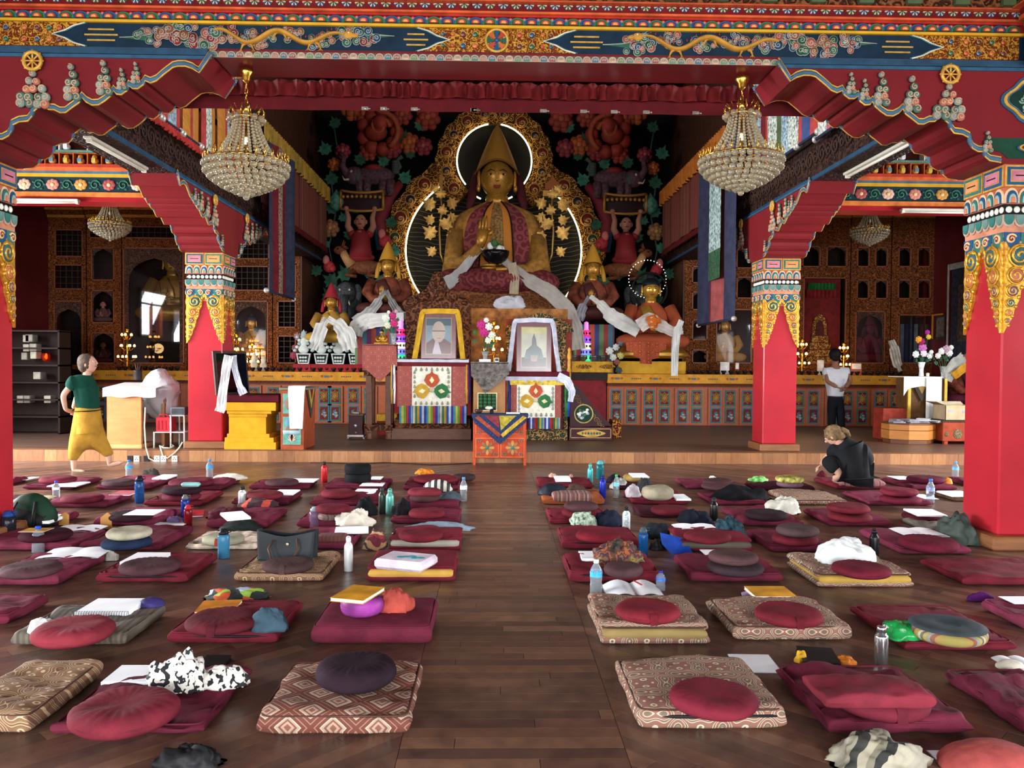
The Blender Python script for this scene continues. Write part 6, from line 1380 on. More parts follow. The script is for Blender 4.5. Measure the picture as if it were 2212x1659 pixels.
for k,px in enumerate((549,569)):
 p=atY(px,797,YA+.3);q=MB();q.lathe([(.06,0),(.08,.02),(.06,.05),(.085,.12),(.06,.18),(.04,.2),(.06,.26),(.04,.31),(.0,.36)],12,sy=.6);o=q.build('white_offering',[P('c8bca4',.6)],None,(p.x,YA+.3,ZA+.003));tag(o,('taller cream','shorter cream')[k]+' wax offering by the lamp trees'+(' nearer the column' if k==0 else ''),'offering')
 o.scale=(1,1,1.15-.2*k)
 # left part of the platform
def box_px(a,b_,c_,d,Y,dep,zbase=None,bev=.006,mi=0,q=None):
 x0,x1,z0,z1=R4(a,b_,c_,d,Y);q=q or MB();q.box(x0,x1,0,dep,z0 if zbase is None else zbase,z1,mi,bev=bev);return q
Y3=12.52
t=thing('stepped_stool','bright yellow stepped throne stool with a maroon cloth','stool',(0,Y3,0));YLW=P('cf9412',.5,0,.05)
for k,(a,b_,c_,d)in enumerate(((484,596,956,970),(484,590,946,957),(488,580,938,947),(491,572,900,939),(491,575,893,901),(489,585,886,894),(486,596,868,887))):
 ins=(.0,.05,.1,.15,.12,.06,.0)[k];x0,x1,z0,z1=R4(a,b_,c_,d,Y3);q=MB();q.box(x0,x1,ins*.5,.75-ins*.5,ZP if k==0 else z0,z1,bev=.004);q.build('step_course',[YLW],t)
x0,x1,z0,z1=R4(484,604,854,869,Y3);q=MB();q.box(x0,x1,-.02,.8,z0,z1,bev=.015);q.grid(12,6,lambda u,v:(x1+.02+.03*v*0,.8*u-.02,z1-.5*v+.05*math.sin(u*7)),0);q.build('maroon_cloth',[cloth('5a1420')],t)
Yp=Y3+.25
t=thing('framed_portrait','white draped framed picture turned sideways on the yellow stool','framed picture',(XZ(505,850,Yp)[0],Yp,XZ(505,853,Yp)[1]));t.rotation_euler=(-.12,0,1.05)
q=MB();q.box(-.33,.33,0,.035,0,.68,bev=.005);q.build('frame',[P('3a2a26',.4)],t)
q=MB();q.box(-.29,.29,-.004,.0,.04,.64);q.build('picture',[P('5a4a44',.4,0,.5,8)],t);q=MB();q.box(-.29,.29,-.012,-.010,.04,.64);q.build('glass',[glass('ffffff',.02,.1)],t)
ribbon('white scarf falling beside the sideways portrait on the yellow stool',[atY(495,768,Yp-.35),atY(488,800,Yp-.36),atY(482,840,Yp-.38),atY(477,880,Yp-.4),atY(474,890,Yp-.4)],[.14,.14,.14,.14],P('d0d0d0',.6,0,.04))
ribbon('short white scarf across the sideways portrait glass',[atY(504,768,Yp-.30),atY(508,800,Yp-.32),atY(516,830,Yp-.34),atY(526,852,Yp-.36)],[.1,.1,.1,.12],P('c8c8d4',.6,0,.04))
t=thing('painted_chest','narrow painted chest with lotus panel and white towel','chest',(0,Y3-.02,0))
x0,x1,z0,z1=R4(607,657,842,968,Y3);OC=P('9a4426',.5);q=MB();q.box(x0,x1,0,.75,ZP,z1,bev=.006);q.build('case',[OC],t)
for c_,d,tp in((850,893,0),(900,960,1)):
 a,b_,e,f=R4(612,651,c_,d,Y3);q=MB();q.box(a,b_,-.01,0,e,f);pn=q.build('panel',[P('5a9a8a',.5)],t);xm,zm_=(a+b_)/2,(e+f)/2
 q=MB()
 if tp:
  for k in range(7):w=-1.2+.4*k;q.prism([(0,0),(.05*math.cos(w+PI/2)+.02,.12*abs(math.sin(w+PI/2))),(.13*math.sin(w)*1.0,.12*math.cos(w)),(.05*math.cos(w+PI/2)-.02,.12*abs(math.sin(w+PI/2)))],-.016,-.006,0,'xz',Matrix.Translation((xm,0,zm_-.17)))
  q.lathe([(.12,0),(.14,.06),(0,.07)],14,(xm,-.01,zm_-.06),1,sy=.1);q.sph((xm,-.012,zm_+.03),(.11,.01,.05),10,6,2);q.sph((xm,-.012,zm_+.12),(.1,.01,.08),10,6,3)
 else:q.lathe([(.11,0),(.09,.01),(0,.012)],18,M=Matrix.Translation((xm,-.01,zm_))@Matrix.Rotation(PI/2,4,'X'),mi=2)
 q.build('lotus_painting',[P('c8988a',.5),P('8aa8b0',.5),P('7a5a48',.5),P('4a7a98',.5)],pn)
x0s,x1s,z0s,z1s=R4(603,664,836,843,Y3-.04);q=MB();q.box(x0s,x1s,-.04,.8,z1,z1+.03);q.build('top_board',[P('6a6a58',.5)],t)
q=MB();xt,yt=x1+.012,.05;q.prism([(.1,z1+.03),(.75,z1+.03),(.42,z1-.45)],xt-.006,xt+.006,0,'yz');q.prism([(.2,z1+.03),(.65,z1+.03),(.42,z1-.30)],xt+.004,xt+.012,1,'yz');q.prism([(.3,z1+.03),(.55,z1+.03),(.42,z1-.16)],xt+.01,xt+.016,2,'yz');q.build('triangular_cloth',[P('3a3a34',.7),P('a88a2a',.7),P('6a1c22',.7)],t)
x0,x1,z0,z1t=R4(622,659,835,926,Y3-.08);q=MB();q.grid(8,16,lambda u,v:(x0+(x1-x0)*(u*(.75+.25*v)+.12*(1-v)),-.015-.006*math.sin(u*8),z0+(z1t-z0)*v)if v<.93 else(x0+(x1-x0)*u,.4*(v-.93)/.07,z1t+.005),0);o=q.build('towel',[P('dadad6',.8,0,.03)],None,(0,Y3-.08,0));tag(o,'plain white towel hanging over the painted chest','towel')
Yl=atZ(265,968,ZP).y
t=thing('lectern_desk','light wooden lectern desk behind the woman in yellow trousers','desk',(0,Yl,0));LW=wood('a86a38','c08048',.45,(1,1,5),3)
x0,x1,z0,z1=R4(231,305,845,968,Yl);q=MB();q.box(x0,x1,0,.05,ZP+.06,z1,bev=.004);q.build('front_panel',[LW],t);q=MB();q.box(x0,x1+.005,-.008,.5,ZP,ZP+.06);q.build('kick_board',[wood('b8804a','d09a60',.5)],t)
q=MB();q.box(x0,x0+.03,.05,.6,ZP,z1);q.build('side_panel',[LW],t);q=MB();q.box(x1-.03,x1+.25,.3,.6,z1-.2,z1);q.box(x1+.20,x1+.25,.25,.6,ZP,z1-.2);q.build('side_frame',[wood('7a4a28','96623a',.5)],t)
xa,xb,za,zc=R4(224,338,836,850,Yl);q=MB();q.grid(16,10,lambda u,v:(xa+(xb-xa)*u,-.04+.02*math.sin(u*9),z1+.05-.14*(1-v/.35)+.01*math.sin(u*13))if v<.35 else(xa+(xb-xa)*u,-.04+.75*(v-.35)/.65,z1+.05+.10*(v-.35)),0);q.build('white_cover',[P('d0ccc4',.7,0,.04)],t)
q=MB();q.sph((0,0,0),(.28,.22,.38),22,14,0,None,lambda p:p+noise.noise_vector(p*5)*.12+noise.noise_vector(p*14)*.04);o=q.build('plastic_sheet',[N('plastic_film').fin('b8b8bc',.25,0,Alpha=.75)],None,atY(345,850,Yl+.45));tag(o,'crumpled translucent plastic sheet beside the lectern','plastic sheet')
p=atY(298,820,Yl+.5);q=MB();q.lathe([(.06,0),(.065,.02),(.06,.13),(.07,.15),(.055,.15)],12,cap=False);t=q.build('pen_pot',[P('2a2422',.5)],None,(p.x,p.y,z1+.16));tag(t,'dark pot holding brushes on the lectern','pot')
for k in range(6):q=MB();q.tube([(0,0,.05),(.05*math.cos(k),.03*math.sin(k),.26)],.006,5);q.build('brush',[P('3a2a22',.5)],t)
Yr=Yl+.05
t=thing('metal_rack','white tubular rack beside the left inner column','rack',(0,Yr,0));WM=P('d0d0cc',.4,.2)
x0,x1,z0,z1=R4(333,398,897,962,Yr);zm1=XZ(365,933,Yr)[1]
for x in(x0,x0+(x1-x0)*.55,x1):
 for y in(0,.35):q=MB();q.cyl((x,y,ZP),(x,y,z1 if x>x0 else zm1),.012,8);q.build('leg',[WM],t)
q=MB();q.box(x0,x1,0,.36,zm1-.015,zm1,bev=.004);q.build('shelf',[WM],t);q=MB();q.box(x0+(x1-x0)*.5,x1,0,.36,z1-.015,z1,bev=.004);q.build('shelf',[WM],t)
x0b,x1b,z0b,z1b=R4(334,366,901,932,Yr);t=thing('red_box','red plastic crate with handle on the metal rack','crate',((x0b+x1b)/2,Yr+.04,zm1+.001));w_=(x1b-x0b)/2;h_=z1b-z0b
q=MB();q.box(-w_,w_,0,.24,0,h_,bev=.01);q.build('body',[P('b8202c',.4)],t);q=MB();[q.box(-w_+.03+k*.055,-w_+.05+k*.055,-.006,.0,.03,h_-.05)for k in range(int(w_*2/.055)-1)];q.build('ribs',[P('9a1824',.4)],t);q=MB();q.tube([(-w_*.6,.02,h_),(-w_*.5,.02,h_+.04),(w_*.5,.02,h_+.04),(w_*.6,.02,h_)],.01,6);q.build('handle',[P('b8202c',.4)],t)
x0b,x1b,z0b,z1b=R4(368,399,879,896,Yr);q=MB();q.box(x0b,x1b,0,.3,z1+.002,z1+.002+z1b-z0b,bev=.006);q.box(x0b+.02,x1b-.02,-.004,0,z1+.02,z1+z1b-z0b-.02,1);put('grey amplifier on top of the metal rack','amplifier','amplifier',q,[P('5a5c60',.4,.3),P('3a3c40',.4)],(0,Yr,0))
def cable(label,pts,r,col,grp=None):q=MB();q.tube(pts,r,5);o=q.build('cable',[P(col,.5)],None);return tag(o,label,'cable',grp)
cable('white cable looping from the rack down to the wall sockets',[atY(a,b_,YP-.03)for a,b_ in((314,880),(312,920),(315,965),(322,990),(340,999),(365,998))],.010,'c8c4b4')
cable('pale cable looped over the platform edge near the sockets',[atY(a,b_,YP-.02)for a,b_ in((345,962),(352,985),(362,990),(378,978),(388,966),(394,955))],.010,'c8c0a8')
cable('coil of pale cable lying on the platform below the rack',[atZ(a,b_,ZP+.02)for a,b_ in((350,966),(358,958),(368,957),(376,964),(366,968),(352,967),(346,962))],.010,'c0c0a8')
cable('thin dark cable trailing along the foot of the platform',[atZ(a,b_,.006)for a,b_ in((670,999),(720,1000),(770,1002),(830,999),(880,1001),(930,1004),(980,1003),(1018,1000))],.006,'2a2220')
for k,(px,cl,lab)in enumerate(((281,'2a2626','dark wall socket leftmost on the platform riser'),(295,'d8d4c8','white blank plate second from left on the platform riser'),(316,'2a2626','dark wall socket in the middle of the platform riser'),(339,'d8d4c8','white twin socket left of the other white sockets on the riser'),(353,'d8d4c8','white twin socket second from right on the riser'),(377,'d8d4c8','rightmost white socket on the platform riser'))):
 x,z=XZ(px,991,YP-.02);t=thing('wall_socket',lab,'socket',(x,YP-.012,z));q=MB();q.box(-.042,.042,-.014,0,-.045,.045,bev=.005);q.build('plate',[P(cl,.4)],t)
 q=MB();[q.box(a-.006,a+.006,-.016,-.012,b_-.008,b_+.008)for a,b_ in((-.016,-.01),(.016,-.01),(0,.014))];q.build('holes',[BLACK],t)
Yb=15.0
t=thing('book_shelf','dark shelf unit with wrapped books at the far left','shelf',(-7.5,Yb,ZP));DW=P('241712',.6)
xl=XZ(36,700,Yb)[0]+7.5;xr=XZ(128,700,Yb)[0]+7.5;zt=XZ(80,715,Yb)[1]-ZP
q=MB();q.box(xl-.8,xr,.4,.44,0,zt);q.box(xr-.03,xr,0,.44,0,zt);q.build('carcass',[DW],t)
for k in range(7):q=MB();q.box(xl-.8,xr,0,.42,zt*k/6-.015,zt*k/6+.015);q.build('shelf_board',[DW],t)
rr=random.Random(8)
for k,(a,b_)in enumerate(((58,732),(66,731),(58,752),(74,751),(54,770),(74,768),(83,812),(60,863),(105,863),(46,863))):
 p=atY(a,b_,Yb+.1);q=MB();q.box(-.05-.03*rr.random(),.05,-.03,.15,-.06,.07,bev=.006);o=q.build('wrapped_book',[P(('8a8478','7a746a','96907f')[k%3],.7)],None,p);tag(o,'pale wrapped book on the dark shelf at far left, '+('top row left','top row right','second row left','second row right','third row left','third row right','on the cupboard front','low row middle','low row right','low row left')[k],'book','wrapped books at the far left')
p=atY(100,780,Yb+.2);t=thing('altar_lamp','small glowing red glass lamp beside the dark shelf','lamp',p);q=MB();q.lathe([(.05,0),(.065,.02),(.07,.14),(.06,.14),(.05,.03),(0,.02)],12,cap=False);q.build('glass_cup',[bottle_glass('c83a10',.1,.8)],t);q=MB();q.sph((0,0,.07),(.022,.022,.04),8,6);q.build('flame',[glow('ff9a3a',25)],t)
# right part: table, statue, boxes
Y4=atZ(1990,960,ZP).y
def boxthing(name,label,cat,x0,x1,y0,y1,z0,z1,m,bev=.006):q=MB();q.box(x0,x1,y0,y1,z0,z1,bev=bev);return put(label,cat,name,q,[m])
x0=XZ(1936,950,Y4)[0];x1=XZ(2040,950,Y4)[0];zt=XZ(1990,915,Y4)[1]
t=thing('octagonal_table','low octagonal wooden table stacked with papers at right','table',((x0+x1)/2,Y4+.42,ZP));h_=zt-ZP;r=(x1-x0)/2/math.cos(PI/8)*.98
oc=[(r*math.cos(PI/8+k*PI/4),r*.9*math.sin(PI/8+k*PI/4))for k in range(8)]
q=MB();q.prism([(x*.93,y*.93)for x,y in oc],0,.07,0,'xy');q.build('base',[wood('5a3420','7a4a2c',.5)],t);q=MB();q.prism(oc,.07,h_-.03,0,'xy');q.build('body',[wood('a86a2e','bf7f3c',.4,(1,1,6),3)],t)
q=MB();q.prism([(x*1.005,y*1.005)for x,y in oc],h_*.62,h_*.65,0,'xy');q.build('groove',[P('5a2e16',.5)],t);q=MB();q.prism([(x*1.04,y*1.04)for x,y in oc],h_-.03,h_,0,'xy');q.build('top',[wood('4a2a1a','6a3e26',.4)],t)
rr=random.Random(2)
for k in range(7):
 a=-.28+.1*k;b_=-.12+.16*(k%2);q=MB();n=3+k%3
 for j in range(n):q.box(-.10,.10,-.13,.13,.012*j,.012*j+.010,0 if(j==n-1 and k>2)else 1,M=Matrix.Rotation(rr.uniform(-.3,.3),4,'Z'))
 o=q.build('paper_stack',[P('d4d4d8',.6,0,.03),P('84848c',.6)],None,(t.location.x+a*1.1,t.location.y+b_-.1,zt+.001+.0015*k),rr.uniform(-.5,.5));tag(o,'pile of %s booklets on the octagonal table, %s'%('grey covered' if k<3 else 'white',('far left','left','centre left','centre','centre right','right','far right')[k]),'papers','booklets on the octagonal table')
Y5=Y4+.85
t=thing('clothed_table','gilt altar table under a white cloth with flower vases','table',(0,Y5,0))
x0,x1,z0,z1=R4(1960,2042,818,895,Y5);q=MB();q.box(x0+.03,x1,.02,.5,ZP,z1);q.build('body',[P('5a3a1c',.5)],t)
for xp in(x0,x1-.02):q=MB();q.box(xp,xp+.05,-.02,.02,ZP,z1);q.build('gilt_post',[P('b8922e',.4,.3)],t)
q=MB();xm=(x0+x1)/2-.12;q.prism([(xm-.2,z1),(xm+.25,z1),(xm+.02,z1-.42)],-.03,-.012,0);q.prism([(xm-.13,z1),(xm+.17,z1),(xm+.02,z1-.28)],-.036,-.02,1);q.build('triangular_cloth',[P('3a322c',.7),P('8a6a34',.7)],t)
xa,xb,za,zc=R4(1951,2034,815,905,Y5-.05)
q=MB();q.grid(20,8,lambda u,v:(xa+(xb-xa)*u,-.05-.01*math.sin(u*9),zc-(.16+.12*abs(u-.5)+.25*max(0,.12-u)*4)*(1-v)),0);q.box(xa,xb+.03,-.05,.55,zc-.004,zc+.01);q.grid(10,8,lambda u,v:(xa+(xb-xa)*(.58+.42*u),-.07-.012*math.sin(u*10),za+(zc-za)*v),0);q.build('white_cloth',[P('d8d6d0',.8,0,.03)],t)
zt5=zc+.012
flowers('magenta orange and white flowers in a white patterned vase',1990,813,Y5+.15,[(0,62,10,'b05aa0'),(-4,76,9,'8a1a4a'),(-10,80,8,'d08a1a'),(10,96,6,'9a1a8a'),(12,86,6,'c8a82a'),(-16,48,8,'d0d0d0'),(16,46,8,'d0d0d0'),(2,50,8,'d8c8d8')],P('d0d8d4',.3),vh=.26)
flowers('white lilies and a pink protea in a round glass vase',2037,820,Y5+.1,[(-6,62,8,'d0d4cc'),(4,66,10,'a88a98'),(10,58,8,'d0d0cc'),(-14,52,7,'c8ccc4'),(14,70,6,'d0d0cc'),(-30,60,5,'d0d0cc')],bottle_glass('d8e4e0',.05),vh=.24)
p=atY(2004,812,Y5+.1);q=MB();q.lathe([(.028,0),(.028,.06),(.01,.062),(0,.07)],12);put('small white candle on the white table cloth','candle','candle',q,[P('d8d0bc',.5)],(p.x,Y5+.1,zt5))
Y6=Y5+.75
t=seated('lama_effigy','seated lama effigy in yellow robe half hidden behind the right column',2086,872,Y6,118,P('4a1424',.7),P('a87050',.5),robe2=P('6a3020',.7,0,.3,.1))
ribbon('yellow silk sash across the seated lama effigy',[atY(2058,812,Y6-.45),atY(2070,805,Y6-.5),atY(2090,790,Y6-.5)],.16,P('c88e1e',.5))
ribbon('grey white scarf over the shoulder of the seated lama effigy',[atY(2082,770,Y6-.35),atY(2066,785,Y6-.4),atY(2054,805,Y6-.42),atY(2046,822,Y6-.42)],[.2,.24,.24,.2],P('a8a8a0',.7))
x0,x1,z0,z1=R4(2050,2150,875,905,Y6-.3);t=thing('lama_throne','red and blue layered seat under the lama effigy','seat',(0,Y6-.3,0));q=MB();q.box(x0,x1,0,.9,ZP,z0+.05,bev=.01);q.build('box',[P('8a2a1c',.5)],t);q=MB();q.box(x0,x1,-.02,.9,z0+.05,z0+.2,bev=.03);q.build('blue_cushion',[P('5a62a8',.6,0,.1)],t)
x0,x1,z0,z1=R4(2036,2150,912,958,Y4+.05);t=thing('painted_chest','orange painted chest with medallions beside the right column','chest',(0,Y4+.05,0));q=MB();q.box(x0,x1,0,.6,ZP+.05,z1,bev=.008);q.build('case',[P('9a3c22',.5)],t)
for x in(x0+.03,x0+.5,x1-.09):q=MB();q.box(x,x+.06,0,.06,ZP,ZP+.05);q.build('foot',[P('9a3c22',.5)],t)
q=MB();q.box(x0-.02,x1+.02,-.02,.62,z1,z1+.025);q.build('lid',[P('3a2a22',.5)],t)
for px,r in((2045,.035),(2069,.075)):x,z=XZ(px,938,Y4+.05);q=MB();q.lathe([(r,0),(r*.95,.008),(0,.012)],16,M=Matrix.Translation((x,0,z))@Matrix.Rotation(PI/2,4,'X'),sx=1,sy=1.15);q.build('medallion',[carved('7a6a4a','b0a07a',40,.5)],t)
xb0,xb1,zb0,zb1=R4(2042,2110,876,911,Y4+.1);zb0=z1+.026;CB=P('b8a07c',.8,0,.06)
t=thing('cardboard_box','open cardboard box on the orange chest beside the right column','box',((xb0+xb1)/2,Y4+.3,zb0));w_=(xb1-xb0)/2;h_=zb1-zb0
for a,b_,c_,d,nm in((-w_,w_,-.2,-.192,'front_wall'),(-w_,w_,.192,.2,'back_wall'),(-w_,-w_+.008,-.2,.2,'side_wall'),(w_-.008,w_,-.2,.2,'side_wall')):q=MB();q.box(a,b_,c_,d,0,h_);q.build(nm,[CB],t)
q=MB();q.box(-w_,w_,-.2,.2,0,.006);q.build('bottom',[CB],t)
q=MB();q.add([(-w_,-.2,h_),(-w_,.2,h_),(-w_-.16,.2,h_+.06),(-w_-.16,-.2,h_+.06)],[(0,1,2,3)]);q.build('flap',[P('8a744e',.8)],t);q=MB();q.add([(-w_,.2,h_),(w_,.2,h_),(w_,.3,h_+.05),(-w_,.3,h_+.05)],[(0,1,2,3)]);q.build('flap',[P('c8b898',.8)],t)
q=MB();q.box(-w_+.05,-w_+.14,-.203,-.2,h_*.55,h_*.7);q.box(.02,.12,-.203,-.2,h_*.5,h_*.7);q.build('print',[P('8a94a0',.7)],t)
x0,x1,z0,z1=R4(1924,1942,884,948,Y4+.6);boxthing('red_chest','low red painted chest behind the octagonal table','chest',x0,XZ(1990,884,Y4+.6)[0],Y4+.9,Y4+1.3,ZP,z1,P('8a2c1e',.5))
def wallhang(label,px0,px1,py0,py1,X,cols,scarf=None):
 """painting on the right wall plane x = X"""
 def hit(px,py):d=ray(px,py);tt=(X-CAM.x)/d.x;return CAM+d*tt
 a,b_=hit(px0,py0),hit(px1,py1);y0,y1=sorted((a.y,b_.y));z0,z1=sorted((a.z,b_.z));t=thing('scroll_painting',label,'scroll painting',(X-.03,(y0+y1)/2,z0))
 for k,(ins,cl)in enumerate(cols):q=MB();q.box(-.006*k-.01,-.006*k,-(y1-y0)/2+ins*(y1-y0),(y1-y0)/2-ins*(y1-y0),ins*1.2*(z1-z0),(z1-z0)*(1-ins*1.0));q.build('cloth_border' if k==0 else 'painted_field',[P(cl,.8,0,.3,12)],t)
 if scarf:q=MB();q.grid(4,12,lambda u,v:(-.05,(y1-y0)/2+.02+.08*u,(z1-z0)*(1.02-.95*v)),0);q.grid(10,3,lambda u,v:(-.05,-(y1-y0)/2+(y1-y0)*u,(z1-z0)*(1.02-.06*v)),0);q.build('scarf',[P(scarf,.7)],t)
 return t
wallhang('large dark scroll painting with a white scarf on the right wall',2060,2140,575,790,XW,[(0,'2a2c38'),(.2,'4a3a30')],'9a9890')
wallhang('small framed icon with an orange scarf on the right wall',2025,2044,680,735,XW,[(0,'3a2a24'),(.12,'5a5048')],'b8741e')
for k,(px,c_)in enumerate(((1948,'5a6470'),(1958,'23283e'),(1968,'23283e'),(1978,'6a7078'),(1990,'5a1c26'),(2002,'4a4a2a'))):
 x0,x1,z0,z1=R4(px-5,px+5,700,788,YC+.2);q=MB();q.grid(4,5,lambda u,v:(x0+(x1-x0)*u,.01*math.sin(u*6),z0+(z1-z0)*v));o=q.build('silk_hanging',[cloth(c_)],None,(0,YC+.2,0));tag(o,('grey','navy','dark blue','pale grey','wine red','olive')[k]+' silk strip hanging in the right corner cabinet','hanging','silk strips in the corner cabinet')
seated('gold_buddha','gold buddha seated behind glass in the wide left cabinet',372,690,YC+.35,150,gold('8a6424',.35,.5,.03,1),gold('94702e',.35,.5,.03,1),hair=P('1a2030',.5),fl=.42)
seated('niche_figure','small red faced figure in the middle niche of the tall left cabinet',223,694,YC+.25,45,P('5a3a3a',.6),P('96604e',.6),fl=.42)
seated('niche_figure','dark figure with white scarf in the lower niche of the tall left cabinet',223,782,YC+.25,45,P('3a1a1a',.6),P('5a3a2a',.6),fl=.42)
seated('gold_buddha','gold figure lit by lamp trees in the niche beside the left inner column',543,770,YC+.35,90,P('a8742a',.5,.3),SKIN,hair=P('1a2030',.5),fl=.42)
seated('gold_lama','gold robed lama behind glass left of the right inner column',1565,780,YC+.3,95,P('a8762a',.6,0,.2),SKIN,fl=.42)
seated('maroon_lama','maroon robed figure behind the pointed glass arch at right',1878,780,YC+.3,88,P('6a1420',.6),P('5a1420',.5),hat=P('5a1420',.6),fl=.42)
x0,x1,z0,z1=R4(1745,1805,612,640,YC+.2);t=thing('silk_canopy','green and red silk canopy in the cabinet behind the man in white','canopy',(0,YC+.2,0))
for k,(a,b_,c_)in enumerate(((.45,1,'1f6a2c'),(-.1,.5,'7a1c20'))):q=MB();q.grid(30,4,lambda u,v:(x0-.05*k+(x1-x0+.1*k)*u,-.04*math.sin(u*50)-.05*k,z0+(z1-z0)*(a+(b_-a)*v)),0);q.build('frill',[cloth(c_)],t)
x0,x1,z0,z1=R4(1736,1800,725,785,YC+.3);t=thing('gilt_shrine','small gilt shrine glowing behind the right lamp trees','shrine',(0,YC+.15,0))
for k in range(4):q=MB();q.box(x0+.05*k,x1-.05*k,.02*k,.3,z0+(z1-z0)*k/4,z0+(z1-z0)*(k+1)/4-.01,bev=.006);q.build('tier',[carved('7a4a1c','b88a4a',18,.5,.2)],t)
q=MB();q.prism(arch_poly(.34,.5),-.02,.05,0,'xz',Matrix.Translation(((x0+x1)/2,.12,z1)));q.prism(arch_poly(.2,.36),-.03,.0,1,'xz',Matrix.Translation(((x0+x1)/2,.12,z1)));q.build('arched_niche',[carved('7a4a1c','b88a4a',18,.5,.2),P('4a1c14',.6)],t)
ribbon('white scarf draped over a post at the right cabinets',[atY(1925,735,YA+.5),atY(1932,755,YA+.48),atY(1938,785,YA+.46),atY(1945,802,YA+.45)],[.16,.22,.2,.1],P('b8b0a0',.7))
for k,(a,b_,c_,d,col,lab)in enumerate(((1766,1780,778,798,'c8c4bc','small white framed photo left of the man in white shirt'),(1838,1862,784,800,'a85a4a','small red framed photo right of the man in white shirt'),(1556,1576,782,800,'d0ccc8','white card in a frame left of the right inner column'),(1587,1598,782,800,'8a2a22','red and white box left of the right inner column'))):
 x0,x1,z0,z1=R4(a,b_,c_,d,YA+.25);q=MB();q.box(x0,x1,0,.03,ZA+.003,z1,bev=.003);q.box(x0+.02,x1-.02,-.003,0,z0+.03,z1-.02,1);put(lab,'framed photo','framed_photo',q,[P(col,.5),P('d8d4cc',.5)],(0,YA+.25,0))
 # people
def skin(name,J,E,mat,parent=None,sub=2,root=None):
 """J: name -> (Vector, rx, ry); continuous skinned surface"""
 ks=list(J);me=bpy.data.meshes.new(name);me.from_pydata([J[k][0]for k in ks],[(ks.index(a),ks.index(b_))for a,b_ in E],[])
 o=obj(name,me,parent);sk=o.modifiers.new('skin','SKIN');sk.use_smooth_shade=True;sk.branch_smoothing=.4
 if not me.skin_vertices:me.attributes.new('skin','FLOAT','POINT')if False else None
 for i,k in enumerate(ks):v=me.skin_vertices[0].data[i];v.radius=(J[k][1],J[k][2]if len(J[k])>2 else J[k][1]);v.use_root=(k==(root or ks[0]))
 s_=o.modifiers.new('smooth','SUBSURF');s_.levels=sub;s_.render_levels=sub;me.materials.append(mat);return o
def chain(*n):return list(zip(n[:-1],n[1:]))
SKN=P('b98a74',.55,0,.06,6);SKN2=P('8a5a42',.55,0,.06,6)
def headparts(t,c,r,look,skn,hair,hairfn,up=Vector((0,0,1))):
 """face details on a head of radius r at c looking along look"""
 f=look.normalized();s=f.cross(up).normalized();u=s.cross(f).normalized();M=Matrix(((*s,0),(*f,0),(*u,0),(0,0,0,1))).transposed();M.translation=c
 q=MB();q.sph((0,0,0),(r*.80,r*.95,r*1.12),16,12,0,None,lambda p:Vector((p.x*(1-.18*max(0,-p.z/r)),p.y,p.z)));q.sph((0,r*.98,-r*.18),(r*.13,r*.2,r*.18),8,6)
 for k in(-1,1):q.sph((k*r*.8,0,-r*.08),(r*.1,r*.2,r*.28),8,6)
 h=q.build('head',[skn],t);h.matrix_local=M
 for k in(-1,1):q=MB();q.sph((k*r*.32,r*.86,r*.1),(r*.13,r*.07,r*.07),8,5,0);q.sph((k*r*.32,r*.92,r*.1),(r*.06,r*.03,r*.06),6,4,1);q.build('eye',[WHITE,BLACK],h)
 q=MB();q.sph((0,r*.88,-r*.52),(r*.26,r*.08,r*.07),8,5);q.build('mouth',[P('9a5a52',.5)],h)
 q=MB();hairfn(q,r);q.build('hair',[hair],h);return h
def handm(t,w,p,fd,sd,s,skn):return hand(t,w,p,fd,sd,s,skn,.5)
Yw=atZ(178,1016,0).y
w=lambda px,py,dy=0.0:atY(px,py,Yw)*1.0+Vector((0,dy,0))
t=thing('person','woman in green t-shirt and yellow baggy trousers looking up','person',(0,0,0))
J=dict(pelvis=(w(188,893),.12,.11),waist=(w(189,868),.10,.09),chest=(w(187,836),.10,.09),neck=(w(188,808),.05,.05),skull=(w(192,792),.075,.075),shl=(w(172,822,-.12),.048,.048),ell=(w(150,853,-.17),.042,.042),wrl=(w(150,884,-.10),.03,.03),hdl=(w(156,890,.0),.035,.025),shr=(w(178,822,.12),.045,.045),elr=(w(155,855,.16),.042,.042),wrr=(w(154,884,.05),.03,.03),hpl=(w(182,905,-.08),.09,.09),knl=(w(166,955,-.08),.06,.06),anl=(w(166,1003,-.08),.04,.04),hel=(w(166,1015,-.08),.036,.03),tol=(w(192,1018,-.10),.032,.022),hpr=(w(192,905,.1),.09,.09),knr=(w(212,950,.1),.06,.06),anr=(w(229,992,.1),.04,.04),her=(w(229,1007,.1),.036,.03),tor=(w(258,1000,.08),.032,.022))
skin('body',J,chain('pelvis','waist','chest','neck','skull')+chain('chest','shl','ell','wrl','hdl')+chain('chest','shr','elr','wrr')+chain('pelvis','hpl','knl','anl','hel','tol')+chain('pelvis','hpr','knr','anr','her','tor'),SKN,t)
J2=dict(belly=(w(190,866),.19,.17),hem=(w(191,886),.19,.17),chest=(w(186,836),.19,.17),top=(w(187,810),.11,.10),sl=(w(168,822,-.13),.115,.115),sle=(w(159,842,-.15),.095,.095),sr=(w(178,822,.13),.11,.11),sre=(w(166,838,.15),.09,.09))
skin('t_shirt',J2,chain('belly','hem')+chain('belly','chest','top')+chain('chest','sl','sle')+chain('chest','sr','sre'),cloth('0f4034'),t)
J3=dict(hip=(w(187,905),.20,.18),wst=(w(189,880),.15,.14),low=(w(190,944),.22,.19),kl=(w(168,958,-.07),.14,.13),cl=(w(165,985,-.08),.082,.075),el=(w(165,994,-.08),.066,.06),kr=(w(211,956,.08),.13,.12),cr=(w(226,980,.1),.08,.075),er=(w(229,988,.1),.064,.06))
